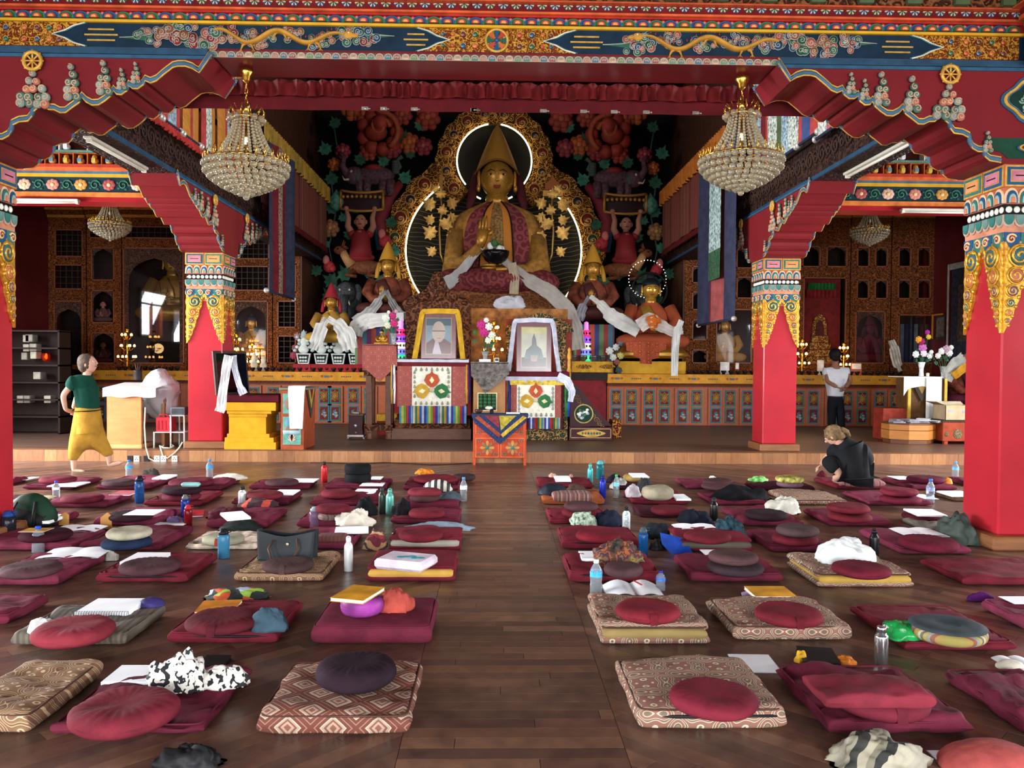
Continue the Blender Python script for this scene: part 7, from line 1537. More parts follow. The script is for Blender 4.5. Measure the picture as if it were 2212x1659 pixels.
skin('baggy_trousers',J3,chain('hip','wst')+chain('hip','low')+chain('low','kl','cl','el')+chain('low','kr','cr','er'),cloth('b8862a',.85,.15,300,.5),t)
headparts(t,w(192,786),.112,Vector((1,-.15,.28)),SKN,P('4a3c32',.7,0,.2,20,.6),lambda q,r:(q.sph((0,-r*.26,r*.26),(r*1.02,r*1.08,r*1.06),18,12,0,None,lambda p:p+noise.noise_vector(p*22)*r*.16),q.sph((0,-r*.55,-r*.2),(r*.92,r*.7,r*.8),14,9,0,None,lambda p:p+noise.noise_vector(p*22)*r*.14)))
handm(t,w(150,884,-.10),w(154,890,-.04),Vector((.6,.8,-.4)),Vector((.3,0,1)),.06,SKN)
for p_,d in((w(192,1018,-.10),Vector((1,0,0))),(w(258,1000,.08),Vector((1,0,.35)))):
 q=MB()
 for k in range(5):b0=p_+Vector((0,-.032+.016*k,0));q.tube([b0-d*.03,b0+d*(.045-.006*k)],[.013-.001*k,.007],6)
 q.build('toes',[SKN],t)
Ym=atZ(1802,932,ZP).y
w=lambda px,py,dy=0.0:atY(px,py,Ym)+Vector((0,dy,0))
t=thing('person','man in white t-shirt and black trousers, hands clasped behind back','person')
J=dict(pelvis=(w(1804,856),.14,.12),waist=(w(1805,835),.11,.10),chest=(w(1806,805),.11,.10),neck=(w(1804,782),.06,.06),skull=(w(1804,772),.08,.08),shl=(w(1786,798),.05,.05),ell=(w(1782,824,-.10),.05,.05),wrl=(w(1799,836,-.23),.034,.034),shr=(w(1826,798),.05,.05),elr=(w(1833,822,-.10),.05,.05),wrr=(w(1817,836,-.23),.034,.034),hpl=(w(1797,866),.09,.09),knl=(w(1797,898),.07,.07),anl=(w(1796,926),.05,.05),tol=(w(1790,931,.12),.04,.03),hpr=(w(1812,866),.09,.09),knr=(w(1816,898),.07,.07),anr=(w(1818,926),.05,.05),tor=(w(1819,930,.14),.04,.03))
skin('body',J,chain('pelvis','waist','chest','neck','skull')+chain('chest','shl','ell','wrl')+chain('chest','shr','elr','wrr')+chain('pelvis','hpl','knl','anl','tol')+chain('pelvis','hpr','knr','anr','tor'),SKN2,t)
J2=dict(belly=(w(1805,838),.20,.18),hem=(w(1804,858),.20,.18),chest=(w(1806,806),.22,.18),top=(w(1805,786),.13,.12),sl=(w(1785,799),.12,.12),sle=(w(1783,815,.01),.105,.10),sr=(w(1827,799),.12,.12),sre=(w(1830,815,.01),.105,.10))
skin('t_shirt',J2,chain('belly','hem')+chain('belly','chest','top')+chain('chest','sl','sle')+chain('chest','sr','sre'),P('c8c8d0',.8,0,.03),t)
J3=dict(hip=(w(1804,864),.19,.16),wst=(w(1804,846),.17,.15),hl=(w(1797,874),.10,.11),kl=(w(1797,900),.085,.085),cl=(w(1796,928),.07,.075),hr=(w(1813,874),.10,.11),kr=(w(1816,900),.085,.085),cr=(w(1818,927),.07,.075))
skin('trousers',J3,chain('hip','wst')+chain('hip','hl','kl','cl')+chain('hip','hr','kr','cr'),P('16161c',.8,0,.15),t)
headparts(t,w(1803,769),.130,Vector((.1,1,.05)),SKN2,P('17120f',.6,0,.2),lambda q,r:(q.sph((0,-r*.14,r*.22),(r*.9,r*1.0,r*1.0),16,10),q.sph((0,-r*.55,-r*.25),(r*.72,r*.5,r*.55),12,8)))
handm(t,w(1799,836,-.23),w(1806,839,-.25),Vector((.9,0,-.3)),Vector((0,-.2,1)),.065,SKN2);handm(t,w(1817,836,-.23),w(1811,841,-.26),Vector((-.8,-.1,-.4)),Vector((0,-.2,1)),.06,SKN2)
q=MB();q.sph(w(1788,932,.05)+Vector((0,0,.012)),(.045,.13,.03),10,6);q.build('shoe',[P('a8a098',.6)],t);q=MB();q.sph(w(1820,930,.08)+Vector((0,0,.015)),(.045,.13,.03),10,6);q.build('shoe',[P('2a2624',.6)],t)
Yq=atZ(1845,1046,.14).y
w=lambda px,py,dy=0.0:atY(px,py,Yq+.1)+Vector((0,dy,0))
t=thing('person','woman in black sitting bent over beside the right front column','person')
J=dict(pelvis=(w(1852,1022,.05),.15,.14),waist=(w(1850,1000,.05),.10,.10),chest=(w(1838,972,.08),.11,.10),neck=(w(1820,956,.12),.06,.06),skull=(w(1814,947,.14),.085,.085),shl=(w(1820,968,.12),.05,.05),ell=(w(1806,992,.22),.05,.05),wrl=(w(1800,1012,.35),.035,.035),shr=(w(1858,972,.02),.05,.05),elr=(w(1880,994,.02),.05,.05),wrr=(w(1874,1004,.25),.035,.035),hpl=(w(1835,1024,.1),.11,.11),knl=(w(1790,992,.05),.085,.085),anl=(w(1815,1028,-.02),.05,.05),tol=(w(1800,1036,.02),.045,.03),hpr=(w(1868,1026,.12),.11,.11),knr=(w(1895,1026,.45),.085,.085),anr=(w(1845,1036,.42),.05,.05))
skin('body',J,chain('pelvis','waist','chest','neck','skull')+chain('chest','shl','ell','wrl')+chain('chest','shr','elr','wrr')+chain('pelvis','hpl','knl','anl','tol')+chain('pelvis','hpr','knr','anr'),SKN,t)
BK=P('16171a',.85,0,.2,6)
J2=dict(belly=(w(1851,1002,.04),.22,.20),hem=(w(1852,1030,.04),.22,.20),chest=(w(1840,974,.07),.22,.20),top=(w(1824,956,.11),.12,.12),sl=(w(1818,968,.13),.11,.11),sle=(w(1806,995,.23),.085,.085),sr=(w(1862,972,.0),.12,.12),sre=(w(1880,996,.02),.095,.095),srw=(w(1877,1003,.15),.06,.06))
skin('black_top',J2,chain('belly','hem')+chain('belly','chest','top')+chain('chest','sl','sle')+chain('chest','sr','sre','srw'),BK,t)
J3=dict(hip=(w(1848,1026,.06),.17,.15),hl=(w(1830,1018,.08),.125,.12),kl=(w(1790,994,.05),.105,.10),cl=(w(1808,1020,0),.075,.07),hr=(w(1870,1028,.16),.12,.12),kr=(w(1893,1028,.42),.10,.10))
skin('black_trousers',J3,chain('hip','hl','kl','cl')+chain('hip','hr','kr'),BK,t)
def longhair(q,r):
 q.sph((0,-r*.15,r*.2),(r*.95,r*1.05,r*1.05),16,10);q.tube([(0,-r*.8,r*.3),(r*.1,-r*1.15,r*.1),(r*.2,-r*1.45,-r*.3),(r*.25,-r*1.5,-r*.9)],[r*.35,r*.36,r*.28,r*.08],8);q.sph((0,-r*.6,-r*.2),(r*.8,r*.6,r*.7),12,8)
headparts(t,w(1812,944,.15),.105,Vector((-1,.75,-.75)),SKN,P('6a5238',.7,0,.3,25,.4),longhair)
handm(t,w(1800,1012,.35),w(1797,1018,.38),Vector((-.6,.2,-.6)),Vector((0,1,0)),.055,SKN);handm(t,w(1874,1004,.25),w(1881,1004,.2),Vector((.2,-.9,-.3)),Vector((-1,0,0)),.055,SKN)
# meditation mats and what lies on them
def softbox(q,w_,d,h_,seed=0,wr=.012,ex=.22,mi=0,n=26,m=22):
 off=Vector((seed*7.3,seed*3.1,seed*1.7));P3=14 if ex<.25 else 5
 def sh(sg):
  def fn(a,b_):
   if sg<0:a=1-a
   u,v=math.sin(PI*(a-.5)),math.sin(PI*(b_-.5));k=max(0,(1-abs(u)**P3)*(1-abs(v)**P3))**.28
   x,y=u*w_/2,v*d/2;c_=1+.014*(abs(u)*abs(v))**3+.012*noise.noise(Vector((u*1.5,v*1.5,seed)));x*=c_;y*=c_
   z=h_/2+sg*h_/2*k
   if sg>0:
    p=Vector((x,y,0));f1=noise.noise(Vector((x*3+y*7,y*2-x*2,0))+off);f2=abs(noise.noise(Vector((x*11-y*4,y*9,1))+off))
    z+=wr*k*(1.1*noise.noise(p*3+off)+.9*f1+1.1*(.25-f2))
   x+=wr*.5*noise.noise(Vector((x*9,y*9,z*30))+off);y+=wr*.5*noise.noise(Vector((x*9,y*9,z*30))-off)
   return(x,y,max(.001,z))
  return fn
 q.grid(n,m,sh(1),mi);q.grid(n,m,sh(-1),mi)
MC={'m':cloth('6e2236'),'p':cloth('802e46'),'r':cloth('761f2e'),'d':cloth('461a26'),'o':cloth('a8552e'),'B':brocade('lotus'),'L':brocade('leaf'),'D':brocade('diamond'),'g':stripes(['5a5248','6a6256','4e463e','645c50'],.06,0,.85),'F':P('b09a8a',.8,0,.5,12),'G':cloth('8a8478'),'b':cloth('6a4a34')}
ZIP=P('1c1a1c',.5)
def mat(x0,x1,yt,yb,kind,label,h_=.085,foam=None,zipper=False,wr=.021,rz=0,piping=True):
 h_*=.8 if h_<.1 else .9;left=(x0+x1)/2<1067;T=h_*.92
 if left:A=atZ(x0,yb,0);B_=atZ(x1,yt,T)
 else:B_=atZ(x1,yb,0);A=atZ(x0,yt,T)
 y0=(A if left else B_).y;y1=(B_ if left else A).y;xa,xb=A.x,B_.x
 d=max(.42,min(.80,y1-y0));w_=max(.35,min(.95,xb-xa));cx=(xa+xb)/2
 t=thing('meditation_mat',label,'floor mat',(cx,y0+d/2,0),rz);sd=int(x0+yb)
 q=MB()
 if foam:softbox(q,w_,d,h_*.5,sd,wr*.5,.16);q.build('lower_cover',[MC[kind]],t)
 else:softbox(q,w_,d,h_,sd,wr,.16)
 if foam:
  q=MB();softbox(q,w_*.95,d*.97,h_*.62,sd+1,.004,.14);q.build('foam',[P(foam,.9,0,.06,10)],t,(0,-.012,h_*.22))
  q=MB();softbox(q,w_*.99,d*.94,h_*.42,sd+2,wr,.16);q.build('upper_cover',[MC[kind]],t,(0,d*.03,h_*.62))
 else:q.build('cover',[MC[kind]],t)
 if piping:
  e=.12;pts=[(math.copysign(abs(math.cos(a))**e,math.cos(a))*w_*.488,math.copysign(abs(math.sin(a))**e,math.sin(a))*d*.488,h_*.88)for a in[2*PI*i/48 for i in range(48)]]
  q=MB();q.tube(pts,.0045,5,0,True);q.build('piping',[MC[kind]if kind in 'mprdogGbF' else P('4a3026',.7)],t)
 if zipper:
  q=MB();z=h_*.62;q.tube([(-w_*.49,d*.1,z),(-w_*.492,-d*.40,z),(-w_*.44,-d*.488,z),(0,-d*.502,z),(w_*.44,-d*.488,z),(w_*.49,-d*.42,z)],.008,5);q.build('zipper',[ZIP],t)
 return t
LH=[0]
def cush(x0,x1,y0,y1,col,label,z=.088,style='pleat',band=None,name='zafu_cushion',group=None):
 """round cushion from its pixel box; z = height it rests on"""
 xm,ym=(x0+x1)/2,(y0+y1)/2;h_=.12;z*=.8 if z<.1 else .9
 for _ in range(4):
  c_=atZ(xm,ym,z+h_*.48);D=(c_-CAM).length;r=(x1-x0)/2*c_.y/FPX*.98;e=math.asin((CAM.z-c_.z)/D);a2=((y1-y0)/2*c_.y/FPX)**2-(r*math.sin(e)*.93)**2
  hc=2*((y1-y0)/2*c_.y/FPX-r*math.sin(e))/math.cos(e);h_=max(.08,min(.2,1.1*math.sqrt(max(a2,0))/math.cos(e)+.45*hc))
 cy=c_.y;LH[:]=[h_,c_.x,c_.y];t=thing(name,label,'cushion',(c_.x,cy,z+.001),R.uniform(0,6),group);sd=int(x0+y1);m=cloth(col)if isinstance(col,str)else col
 off=Vector((sd*1.3,sd*.7,0))
 def fn(p):
  a=math.atan2(p.y,p.x);cz=p.z;rxy=math.sqrt(max(0,1-cz*cz))**(.35 if style in('disc','drum')else .52);s=math.copysign(abs(cz)**.85,cz)
  pl=.018*math.sin(24*a+2*noise.noise(Vector((a,0,0))+off))*max(0,rxy-.45)*(1-rxy)*14 if style=='pleat' else 0
  q3=Vector((math.cos(a)*rxy*r,math.sin(a)*rxy*r,s*h_/2))
  if cz>0:q3.z-=h_*.12*max(0,1-rxy*1.3);q3.z+=pl*h_*1.0+.09*h_*noise.noise(q3*11+off)
  q3.x+=.03*r*noise.noise(q3*6+off);q3.y+=.03*r*noise.noise(q3*6+off*2);q3.z+=h_/2;q3.z=max(q3.z,.001);return q3
 big=(x1-x0)>90;q=MB();q.sph((0,0,0),1,78 if big else 40,20 if big else 12,0,None,fn);q.build('cover',[m],t)
 q=MB();q.tube([(math.cos(a)*r*.985,math.sin(a)*r*.985,h_*.5)for a in[2*PI*i/32 for i in range(32)]],.0035,4,0,True);q.build('seam',[m],t)
 if band:
  bm=cloth(band)if isinstance(band,str)else band;an=-PI/2-t.rotation_euler.z
  q=MB();q.grid(5,10,lambda u,v:(math.cos(an+.22*(u-.5))*r*(1.015 if v<.75 else 1.0-(v-.75)*2),math.sin(an+.22*(u-.5))*r*(1.015 if v<.75 else 1.0-(v-.75)*2),h_*(.2+.72*v if v<.75 else .9)));q.build('handle_flap',[bm],t)
 return t
def heap(x0,x1,y0,y1,z,m,label,name='scarf',cat='scarf',seed=1,depth=None,fold=.35,group=None,n=44):
 z*=.8 if z<.1 else .9;yb=atZ((x0+x1)/2,y1,z).y;w_=(x1-x0)/2*yb/FPX;d=depth or w_*.7;cy=yb+d*.85;c_=atY((x0+x1)/2,y1,cy);H=max(.04,atY((x0+x1)/2,y0,cy).z-z);off=Vector((seed*3.3,seed*1.7,seed))
 def fn(p):
  q3=Vector((p.x*w_,p.y*d,max(p.z,-.15)*H));u=p.normalized()
  k=noise.noise(u*1.6+off)*.7+abs(noise.noise(Vector((u.x*3+u.y*2,u.y*3,u.z*2))+off*2))*.9+abs(noise.noise(u*6+off))*.22-.35
  q3+=Vector((u.x*w_,u.y*d,u.z*H))*k*fold;q3.z=max(q3.z,.003)if p.z<.15 else q3.z
  return q3
 q=MB();q.sph((0,0,0),1,n,n//2,0,None,fn);o=q.build(name,[m],None,(c_.x,cy,z+.001));tag(o,label,cat,group);return o
WP=P('f2f6fc',.6,0,.02)
def paper(x0,x1,y0,y1,z,label,name='notebook',th=.012,cover=None,rz=0.0,cat='notebook',pen=False,top=WP,open_=False,group=None):
 z*=.8 if z<.1 else .9;xm=(x0+x1)/2;yb=atZ(xm,y1,z+th).y;yt=atZ(xm,y0,z+th).y;d=max(.12,min(.34,yt-yb));w_=(x1-x0)*(yb+d/2)/FPX;cx=atY(xm,y1,yb+d/2).x
 t=thing(name,label,cat,(cx,yb+d/2,z+.001),rz,group)
 if open_:
  for s in(-1,1):q=MB();q.grid(8,2,lambda u,v:(s*u*w_/2,(v-.5)*d,th*(.3+1.6*math.sin(PI*min(1,u*.9+.1))*.6)),0);q.grid(8,2,lambda u,v:(s*u*w_/2,(.5-v)*d,.001),0);q.build('page_block',[top],t)
 else:q=MB();q.box(-w_/2+.003,w_/2-.003,-d/2+.003,d/2-.003,.002,th,bev=.002);q.build('page_block',[top],t)
 q=MB();q.box(-w_/2,w_/2,-d/2,d/2,0,.002);q.build('back_cover',[cover or P('c0c0c4',.6)],t)
 if cover and not open_:q=MB();q.box(-w_/2,w_/2,-d/2,d/2,th,th+.002);q.build('front_cover',[cover],t)
 return t
def btl(x0,x1,y0,y1,label,kind='pet',c1='c8d8e0',c2='2a6ac0',c3='2a6ac8',z=0.0):
 xm=(x0+x1)/2;g=atZ(xm,y1,z);r=(x1-x0)/2*g.y/FPX*.97;H=atY(xm,y0,g.y+r).z-z;t=thing('water_bottle',label,'bottle',(g.x,g.y+r,z+.001))
 if kind=='pet':
  pr=[(r*.85,0),(r,.02*H),(r*.96,.1*H),(r,.14*H),(r*.93,.2*H),(r,.26*H),(r*.9,.34*H),(r*.97,.42*H),(r,.5*H),(r,.66*H),(r*.85,.74*H),(r*.45,.86*H),(r*.4,.90*H)]
  q=MB();q.lathe(pr,16);q.build('body',[bottle_glass(c1,.06,.82)],t);q=MB();q.lathe([(r*1.015,.5*H),(r*1.015,.66*H)],16,cap=False);q.build('label_sleeve',[P(c2,.4,0,.25,30)],t);q=MB();q.lathe([(r*.44,.90*H),(r*.44,1.0*H),(0,1.0*H)],12);q.build('cap',[P(c3,.4)],t)
 elif kind=='flask':
  q=MB();q.lathe([(r*.95,0),(r,.015*H),(r,.70*H),(r*.9,.78*H),(r*.55,.85*H),(r*.5,.88*H)],18);q.build('body',[P(c1,.3,.35,.04)],t);q=MB();q.lathe([(r*.56,.88*H),(r*.56,.96*H),(r*.4,1.0*H),(0,1.0*H)],14);q.build('cap',[P(c2,.4)],t)
  q=MB();q.tube([(r*.5*math.cos(a),0,.97*H+r*.5*math.sin(a))for a in[PI*i/8 for i in range(9)]],r*.1,5);q.build('cap_loop',[P(c2,.4)],t)
 elif kind=='steel':
  M_=P('c8c8cc',.18,.95,.02);q=MB();q.lathe([(r*.95,0),(r,.01*H),(r,.68*H),(r*.92,.73*H),(r*.66,.77*H),(r*.66,.80*H)],24);q.build('body',[M_],t);q=MB();q.lathe([(r*.7,.80*H),(r*.7,.94*H),(r*.62,.95*H),(0,.95*H)],20);q.build('cap',[M_],t);q=MB();q.tube([(r*.4,0,.95*H),(r*.4,0,H),(r*.2,0,.96*H)],.004,5);q.build('cap_loop',[M_],t)
 else:
  q=MB();q.lathe([(r*.95,0),(r,.015*H),(r*.97,.3*H),(r,.45*H),(r,.74*H),(r*.85,.80*H)],18);q.build('body',[bottle_glass(c1,.12,.6)],t);q=MB();q.lathe([(r*.8,.80*H),(r*.82,.90*H),(r*.6,.93*H),(r*.5,1.0*H),(0,1.0*H)],14);q.build('cap',[P(c2,.4)],t)
  q=MB();q.tube([(r*.8,0,.86*H),(r*1.3,0,.9*H),(r*1.25,0,.98*H),(r*.6,0,.97*H)],r*.09,5);q.build('carry_loop',[P(c2,.4)],t)
 return t
def text(body,loc,size,rot,m,par):
 cu=bpy.data.curves.new('txt','FONT');cu.body=body;cu.size=size;cu.extrude=.0005;cu.align_x='CENTER'
 o=bpy.data.objects.new('tmp',cu);C.objects.link(o);dg=bpy.context.evaluated_depsgraph_get();me=bpy.data.meshes.new_from_object(o.evaluated_get(dg));bpy.data.objects.remove(o)
 me.materials.clear();me.materials.append(m);x=obj('lettering',me,par,loc);x.rotation_euler=rot;return x
MZ=.086
mat(555,912,1428,1592,'D','diamond brocade mat front left of the aisle under the dark purple cushion',.10)
cush(681,858,1408,1497,'2c1c26','dark purple pleated round cushion on the diamond brocade mat',.10)
mat(110,540,1440,1590,'m','crumpled maroon mat front left under the black and white scarf',.06,zipper=False,wr=.028)
cush(157,383,1487,1592,'7c2432','large maroon round cushion nearest the camera at lower left',.055)
paper(240,362,1436,1474,.06,'blank white notebook beside the black and white scarf',th=.02)
kef=N('keffiyeh');v=kef.coord();f=kef.math('GREATER_THAN',kef.noise(v,34,1),.57);MKF=kef.fin(kef.mix(f,'d0ccc4','16161a'),.85)
heap(325,455,1418,1502,.06,MKF,'black and white patterned scarf crumpled on the front left maroon mat',seed=3,fold=.5,n=60)
heap(430,535,1445,1492,.06,MKF,'fringed end of the black and white scarf trailing to the mat edge',seed=9,fold=.4,depth=.06)
paper(436,490,1416,1440,0,'black notebook behind the black and white scarf',th=.02,cover=P('1c1a18',.5),top=P('1c1a18',.5))
mat(-110,205,1425,1590,'L','patterned tan mat cut by the left photo edge in front',.10)
heap(335,485,1608,1675,0,P('1a1a1c',.5,0,.5,6),'black nylon bag at the bottom left photo edge','nylon_bag','bag',5)
mat(672,946,1290,1395,'m','thick square maroon mat under the purple drum cushion',.12,wr=.006)
cush(735,830,1280,1334,P('7a2a76',.45,0,.3,6),'shiny purple drum cushion left of the aisle in second row',.12,'drum')
paper(735,812,1266,1296,.262,'orange prayer book lying on the purple drum cushion','prayer_book',.018,P('c88a1e',.5,0,.2,6),-.3,'book')
heap(812,893,1270,1326,.12,cloth('b8483c'),'coral scarf hanging off the purple drum cushion',seed=12,fold=.35)
mat(362,655,1296,1393,'r','dark red zipped mat in second row under the blue grey scarf',.09,zipper=True,wr=.014)
cush(402,560,1316,1369,'64202a','dark maroon drum cushion with flap beside the blue grey scarf',MZ,band='5a1c26')
heap(538,625,1314,1368,MZ,cloth('3c5464'),'blue grey scarf rolled into a ball on the zipped mat',seed=14,fold=.3)
paper(432,514,1297,1322,MZ,'orange prayer book behind the dark maroon drum cushion','prayer_book',.015,P('c87a1e',.5,0,.2,6),.1,'book')
fl=N('floral');v=fl.coord();w_=fl.n('ShaderNodeTexVoronoi');w_.inputs['Scale'].default_value=14;fl.l(v,w_.inputs['Vector']);FLO=fl.fin(fl.ramp(fl.sep(w_.outputs[1])[0],[(0,'8ab03a'),(.2,'1c2422'),(.4,'b84a22'),(.6,'a8b0c8'),(.75,'1c2422'),(.88,'c05a2a')],True),.8)
heap(436,582,1272,1302,0,FLO,'floral printed cloth behind the red zipped mat','floral_cloth','cloth',17,.12)
mat(24,358,1307,1396,'g','grey striped mat in second row under a bright red cushion',.085)
cush(76,242,1331,1400,'8e2c38','bright red pleated cushion on the grey striped mat',.06)
heap(60,125,1334,1372,MZ,P('c8c4c4',.8,0,.3,12),'white cap beside the bright red cushion','cap','cap',18,fold=.15)
t=paper(187,297,1292,1323,MZ,'spiral notebook with lilac cover on the grey striped mat',th=.03,cover=None)
q=MB();[q.tube([(-.16+.014*k,-.135+.012*math.cos(a*PI/4),.018+.016*math.sin(a*PI/4))for a in range(8)],.0016,4,0,True)for k in range(23)];stuff(q.build('spiral_binding',[P('5a5a60',.3,.6)],t))
heap(298,357,1290,1314,MZ,P('2c2458',.5,0,.3,10),'dark purple pouch beside the spiral notebook','pouch','pouch',20,fold=.12)
mat(-150,80,1296,1352,'m','maroon mat cut by the left photo edge in second row',.085)
mat(792,990,1190,1257,'r','red mat with yellow foam showing, left of the aisle',.115,foam='c0923e',wr=.004)
mt=P('c8b8c8',.5,0,.12,9);t=thing('gift_package','flat pink and white wrapped package on the red foam mat','package');p0=atZ(872,1232,.12);t.location=(p0.x,p0.y+.16,.106);t.rotation_euler=(0,0,-.35)
q=MB();q.box(-.18,.18,-.14,.14,0,.07,bev=.02);q.build('wrapping',[mt],t);q=MB();[q.sph((-.03+.035*k,-.03+.02*(k%3),.071),(.035,.03,.003),7,4)for k in range(5)];q.build('teal_print',[P('3a8a96',.5)],t)
mat(507,735,1192,1258,'L','tan patterned mat under the dark handbag',.09)
cush(566,678,1204,1238,'4c3434','flat brown cushion in front of the dark handbag',MZ,band='503838')
yb=atZ(620,1212,MZ).y;c_=atY(620,1212,yb+.14);t=thing('handbag','dark grey leather tote handbag with brown handles','bag',(c_.x,yb+.16,.07));LB=P('22272b',.45,0,.2,5)
q=MB();q.grid(40,12,lambda u,v:((.20+.015*v)*math.copysign(abs(math.cos(2*PI*u))**.6,math.cos(2*PI*u))+.012*math.sin(u*30),(.11-.05*v)*math.copysign(abs(math.sin(2*PI*u))**.7,math.sin(2*PI*u)),.17*v+.045*abs(math.cos(2*PI*u))*v),0,True);q.box(-.19,.19,-.1,.1,0,.01);q.build('body',[LB],t)
for y in(-.10,.05):q=MB();q.tube([(-.08,y,.15),(-.10,y-.05,.10),(-.07,y-.09,.04),(0,y-.10,.02),(.08,y-.09,.04),(.11,y-.05,.10),(.09,y,.16)],.008,6);q.build('handle',[P('4a3024',.5)],t)
q=MB();q.sph((.02,-.088,.12),(.012,.006,.012),8,5);q.build('snap',[P('c8b88a',.3,.7)],t)
btl(741,761,1161,1236,'tall white plastic bottle right of the dark handbag','flask','ccd0d0','d4d8d8')
mat(207,470,1194,1260,'r','maroon zipped mat in third row with a notebook behind its cushion',.09,zipper=True)
cush(261,388,1205,1244,'4e3036','brown cushion with red top on the zipped third row mat',MZ)
paper(278,352,1193,1214,MZ,'white notebook leaning behind the brown third row cushion',th=.03)
btl(466,492,1142,1208,'clear blue bottle with black cap beside the third row mat','sport','4a90b8','16181c')
mat(-40,226,1196,1267,'p','magenta maroon mat at the left edge of the third row',.09)
cush(6,128,1214,1247,'56383e','grey brown cushion at the left edge of the third row',MZ)
paper(100,226,1182,1204,MZ,'large open notebook with a pen on the third row left mat',open_=True,rz=.1)
heap(226,255,1188,1213,0,P('9a9288',.6),'bundle of grey cable at the corner of the third row left mat','cable_bundle','cable',30,fold=.5)
mat(840,1000,1138,1189,'r','red mat with grey foam beside the light blue cloth',.11,foam='9a9488')
cush(860,958,1143,1170,'701c28','maroon cushion on the red mat with grey foam left of the aisle',.10)
heap(868,1025,1128,1149,.05,cloth('8098a8'),'light blue cloth stretched behind the maroon cushion by the aisle','blue_cloth','cloth',33,.10,fold=.3)
paper(850,870,1137,1151,.09,'dark notebook at the left corner of the grey foam mat',cover=P('2a3038',.5))
mat(640,785,1138,1188,'p','wrinkled maroon mat with a flat striped pad left of the scarf bundle',.10,wr=.02)
q=MB();softbox(q,.22,.16,.06,5,.004,.3);p0=atZ(712,1172,.10);put('flat brown striped pad on the wrinkled maroon mat','pad','striped_pad',q,[stripes(['5a2a2a','6a3430','5a2a2a','4e3028'],.03,0)],(p0.x,p0.y+.1,.09))
paper(724,796,1137,1151,.10,'white notebook behind the flat brown striped pad',rz=.15)
heap(784,837,1147,1190,0,N('scarfmix').fin('7a5a48',.9)if False else stripes(['7a2430','a8845a','3a2430','96704a','5a1a26'],.12,2,.9,0,'Object',.3),'bundled maroon and sand coloured scarf on the floor',seed=36,fold=.35)
mat(402,590,1149,1188,'F','floral printed mat under the cream cushion',.06)
cush(438,528,1149,1181,'a8a488','cream round cushion with a red patch on the floral mat',.05,'plain',band='a83a30')
mat(172,418,1137,1190,'m','maroon mat under cream and navy stacked cushions',.08,zipper=True)
cush(222,326,1162,1183,'1f2c4a','navy blue cushion under the cream cushion',.082)
cush(232,326,1138,1166,'b0a890','cream cushion stacked on the navy cushion',.15,'plain')
mat(-60,228,1142,1190,'p','maroon mat behind the blue capped bottle at the left edge',.085)
cush(46,153,1141,1172,'3e1420','dark maroon cushion with yellow paper on top at the left',MZ)
paper(52,105,1140,1149,.19,'yellow paper sheet on the dark maroon cushion at the left',th=.004,top=P('b8863a',.6),cat='paper',name='paper_sheet')
paper(122,219,1134,1146,MZ,'open white notebook behind the dark maroon cushion',open_=True)
btl(62,89,1137,1196,'clear bottle with blue cap at the left edge','pet','d0dce4','2a5ac0','1a4ac0')
def stand(x0,x1,y0,y1,label):
 g=atZ((x0+x1)/2,y1,0);w_=(x1-x0)*g.y/FPX;H=atY((x0+x1)/2,y0,g.y).z;q=MB();q.prism([(-w_/2,0),(w_/2,0),(w_/2,H*.8),(w_*.1,H),(-w_/2,H*.7)],0,.012);q.box(-w_/2,w_/2,0,.09,0,.01);put(label,'book stand','book_stand',q,[wood('b07a3a','c8924e',.5)],(g.x,g.y,0))
stand(217,241,1107,1146,'plywood book stand left of the cream cushion');stand(127,148,1106,1137,'plywood book stand right of the green backpack')
mat(845,997,1095,1132,'m','maroon mat by the aisle under a black bunched scarf',.08)
cush(882,962,1098,1121,'6e1c28','maroon cushion right of the black bunched scarf',MZ)
heap(846,893,1080,1119,.05,cloth('17151a'),'black bunched scarf left of a maroon cushion by the aisle',seed=44)
mat(641,800,1096,1141,'m','maroon mat under the white tote bag',.085)
cush(686,740,1106,1124,stripes(['5a4440','6a4a48','4a3634','705450'],.05,0),'striped brown round cushion left of the white tote bag',MZ,'plain')
cush(682,757,1088,1110,'6a1c28','maroon cushion stacked on the striped brown cushion',.16)
btl(665,690,1095,1142,'clear bottle with grey cap and purple drink','sport','8a6a8a','8a98a4')
heap(730,805,1100,1140,.07,P('c8c0b0',.8,0,.1,6),'white cotton tote bag spilling open','tote_bag','bag',47,fold=.45,n=56)
heap(764,816,1077,1116,.03,cloth('17171c'),'black jacket behind the white tote bag','jacket','jacket',48)
mat(446,622,1096,1142,'m','maroon mat under a red jacket and a white pad',.085)
heap(450,530,1096,1125,.07,cloth('4e1424'),'dark red jacket lying on a mat','jacket','jacket',49,.2)
paper(484,533,1096,1120,.16,'white writing pad leaning on the dark red jacket',rz=.5,th=.02)
heap(472,568,1124,1150,0,P('202824',.6,0,.2,5),'dark grey shoulder bag lying flat behind the floral mat','shoulder_bag','bag',50,.14,fold=.2)
heap(515,600,1078,1098,.07,stripes(['3a1420','a83a2a','2a1018'],.2,0,.9),'red and black jacket heaped behind the white pad','jacket','jacket',51,.15)
mat(203,396,1097,1136,'p','maroon mat under a dark cushion with a paper on top',.08)
cush(238,330,1103,1127,'30181f','dark brown cushion with a white paper on top',MZ)
paper(280,345,1100,1112,.185,'white paper lying on the dark brown cushion',th=.006)
btl(388,406,1069,1119,'dark blue bottle with grey cap behind the red bottle','sport','1c3c9a','5a5c60')
btl(394,412,1091,1138,'red plastic bottle with red loop','sport','8a1a24','b02030')
heap(360,396,1115,1129,.04,cloth('5a4870'),'small purple cloth beside the red bottle','purple_cloth','cloth',53)
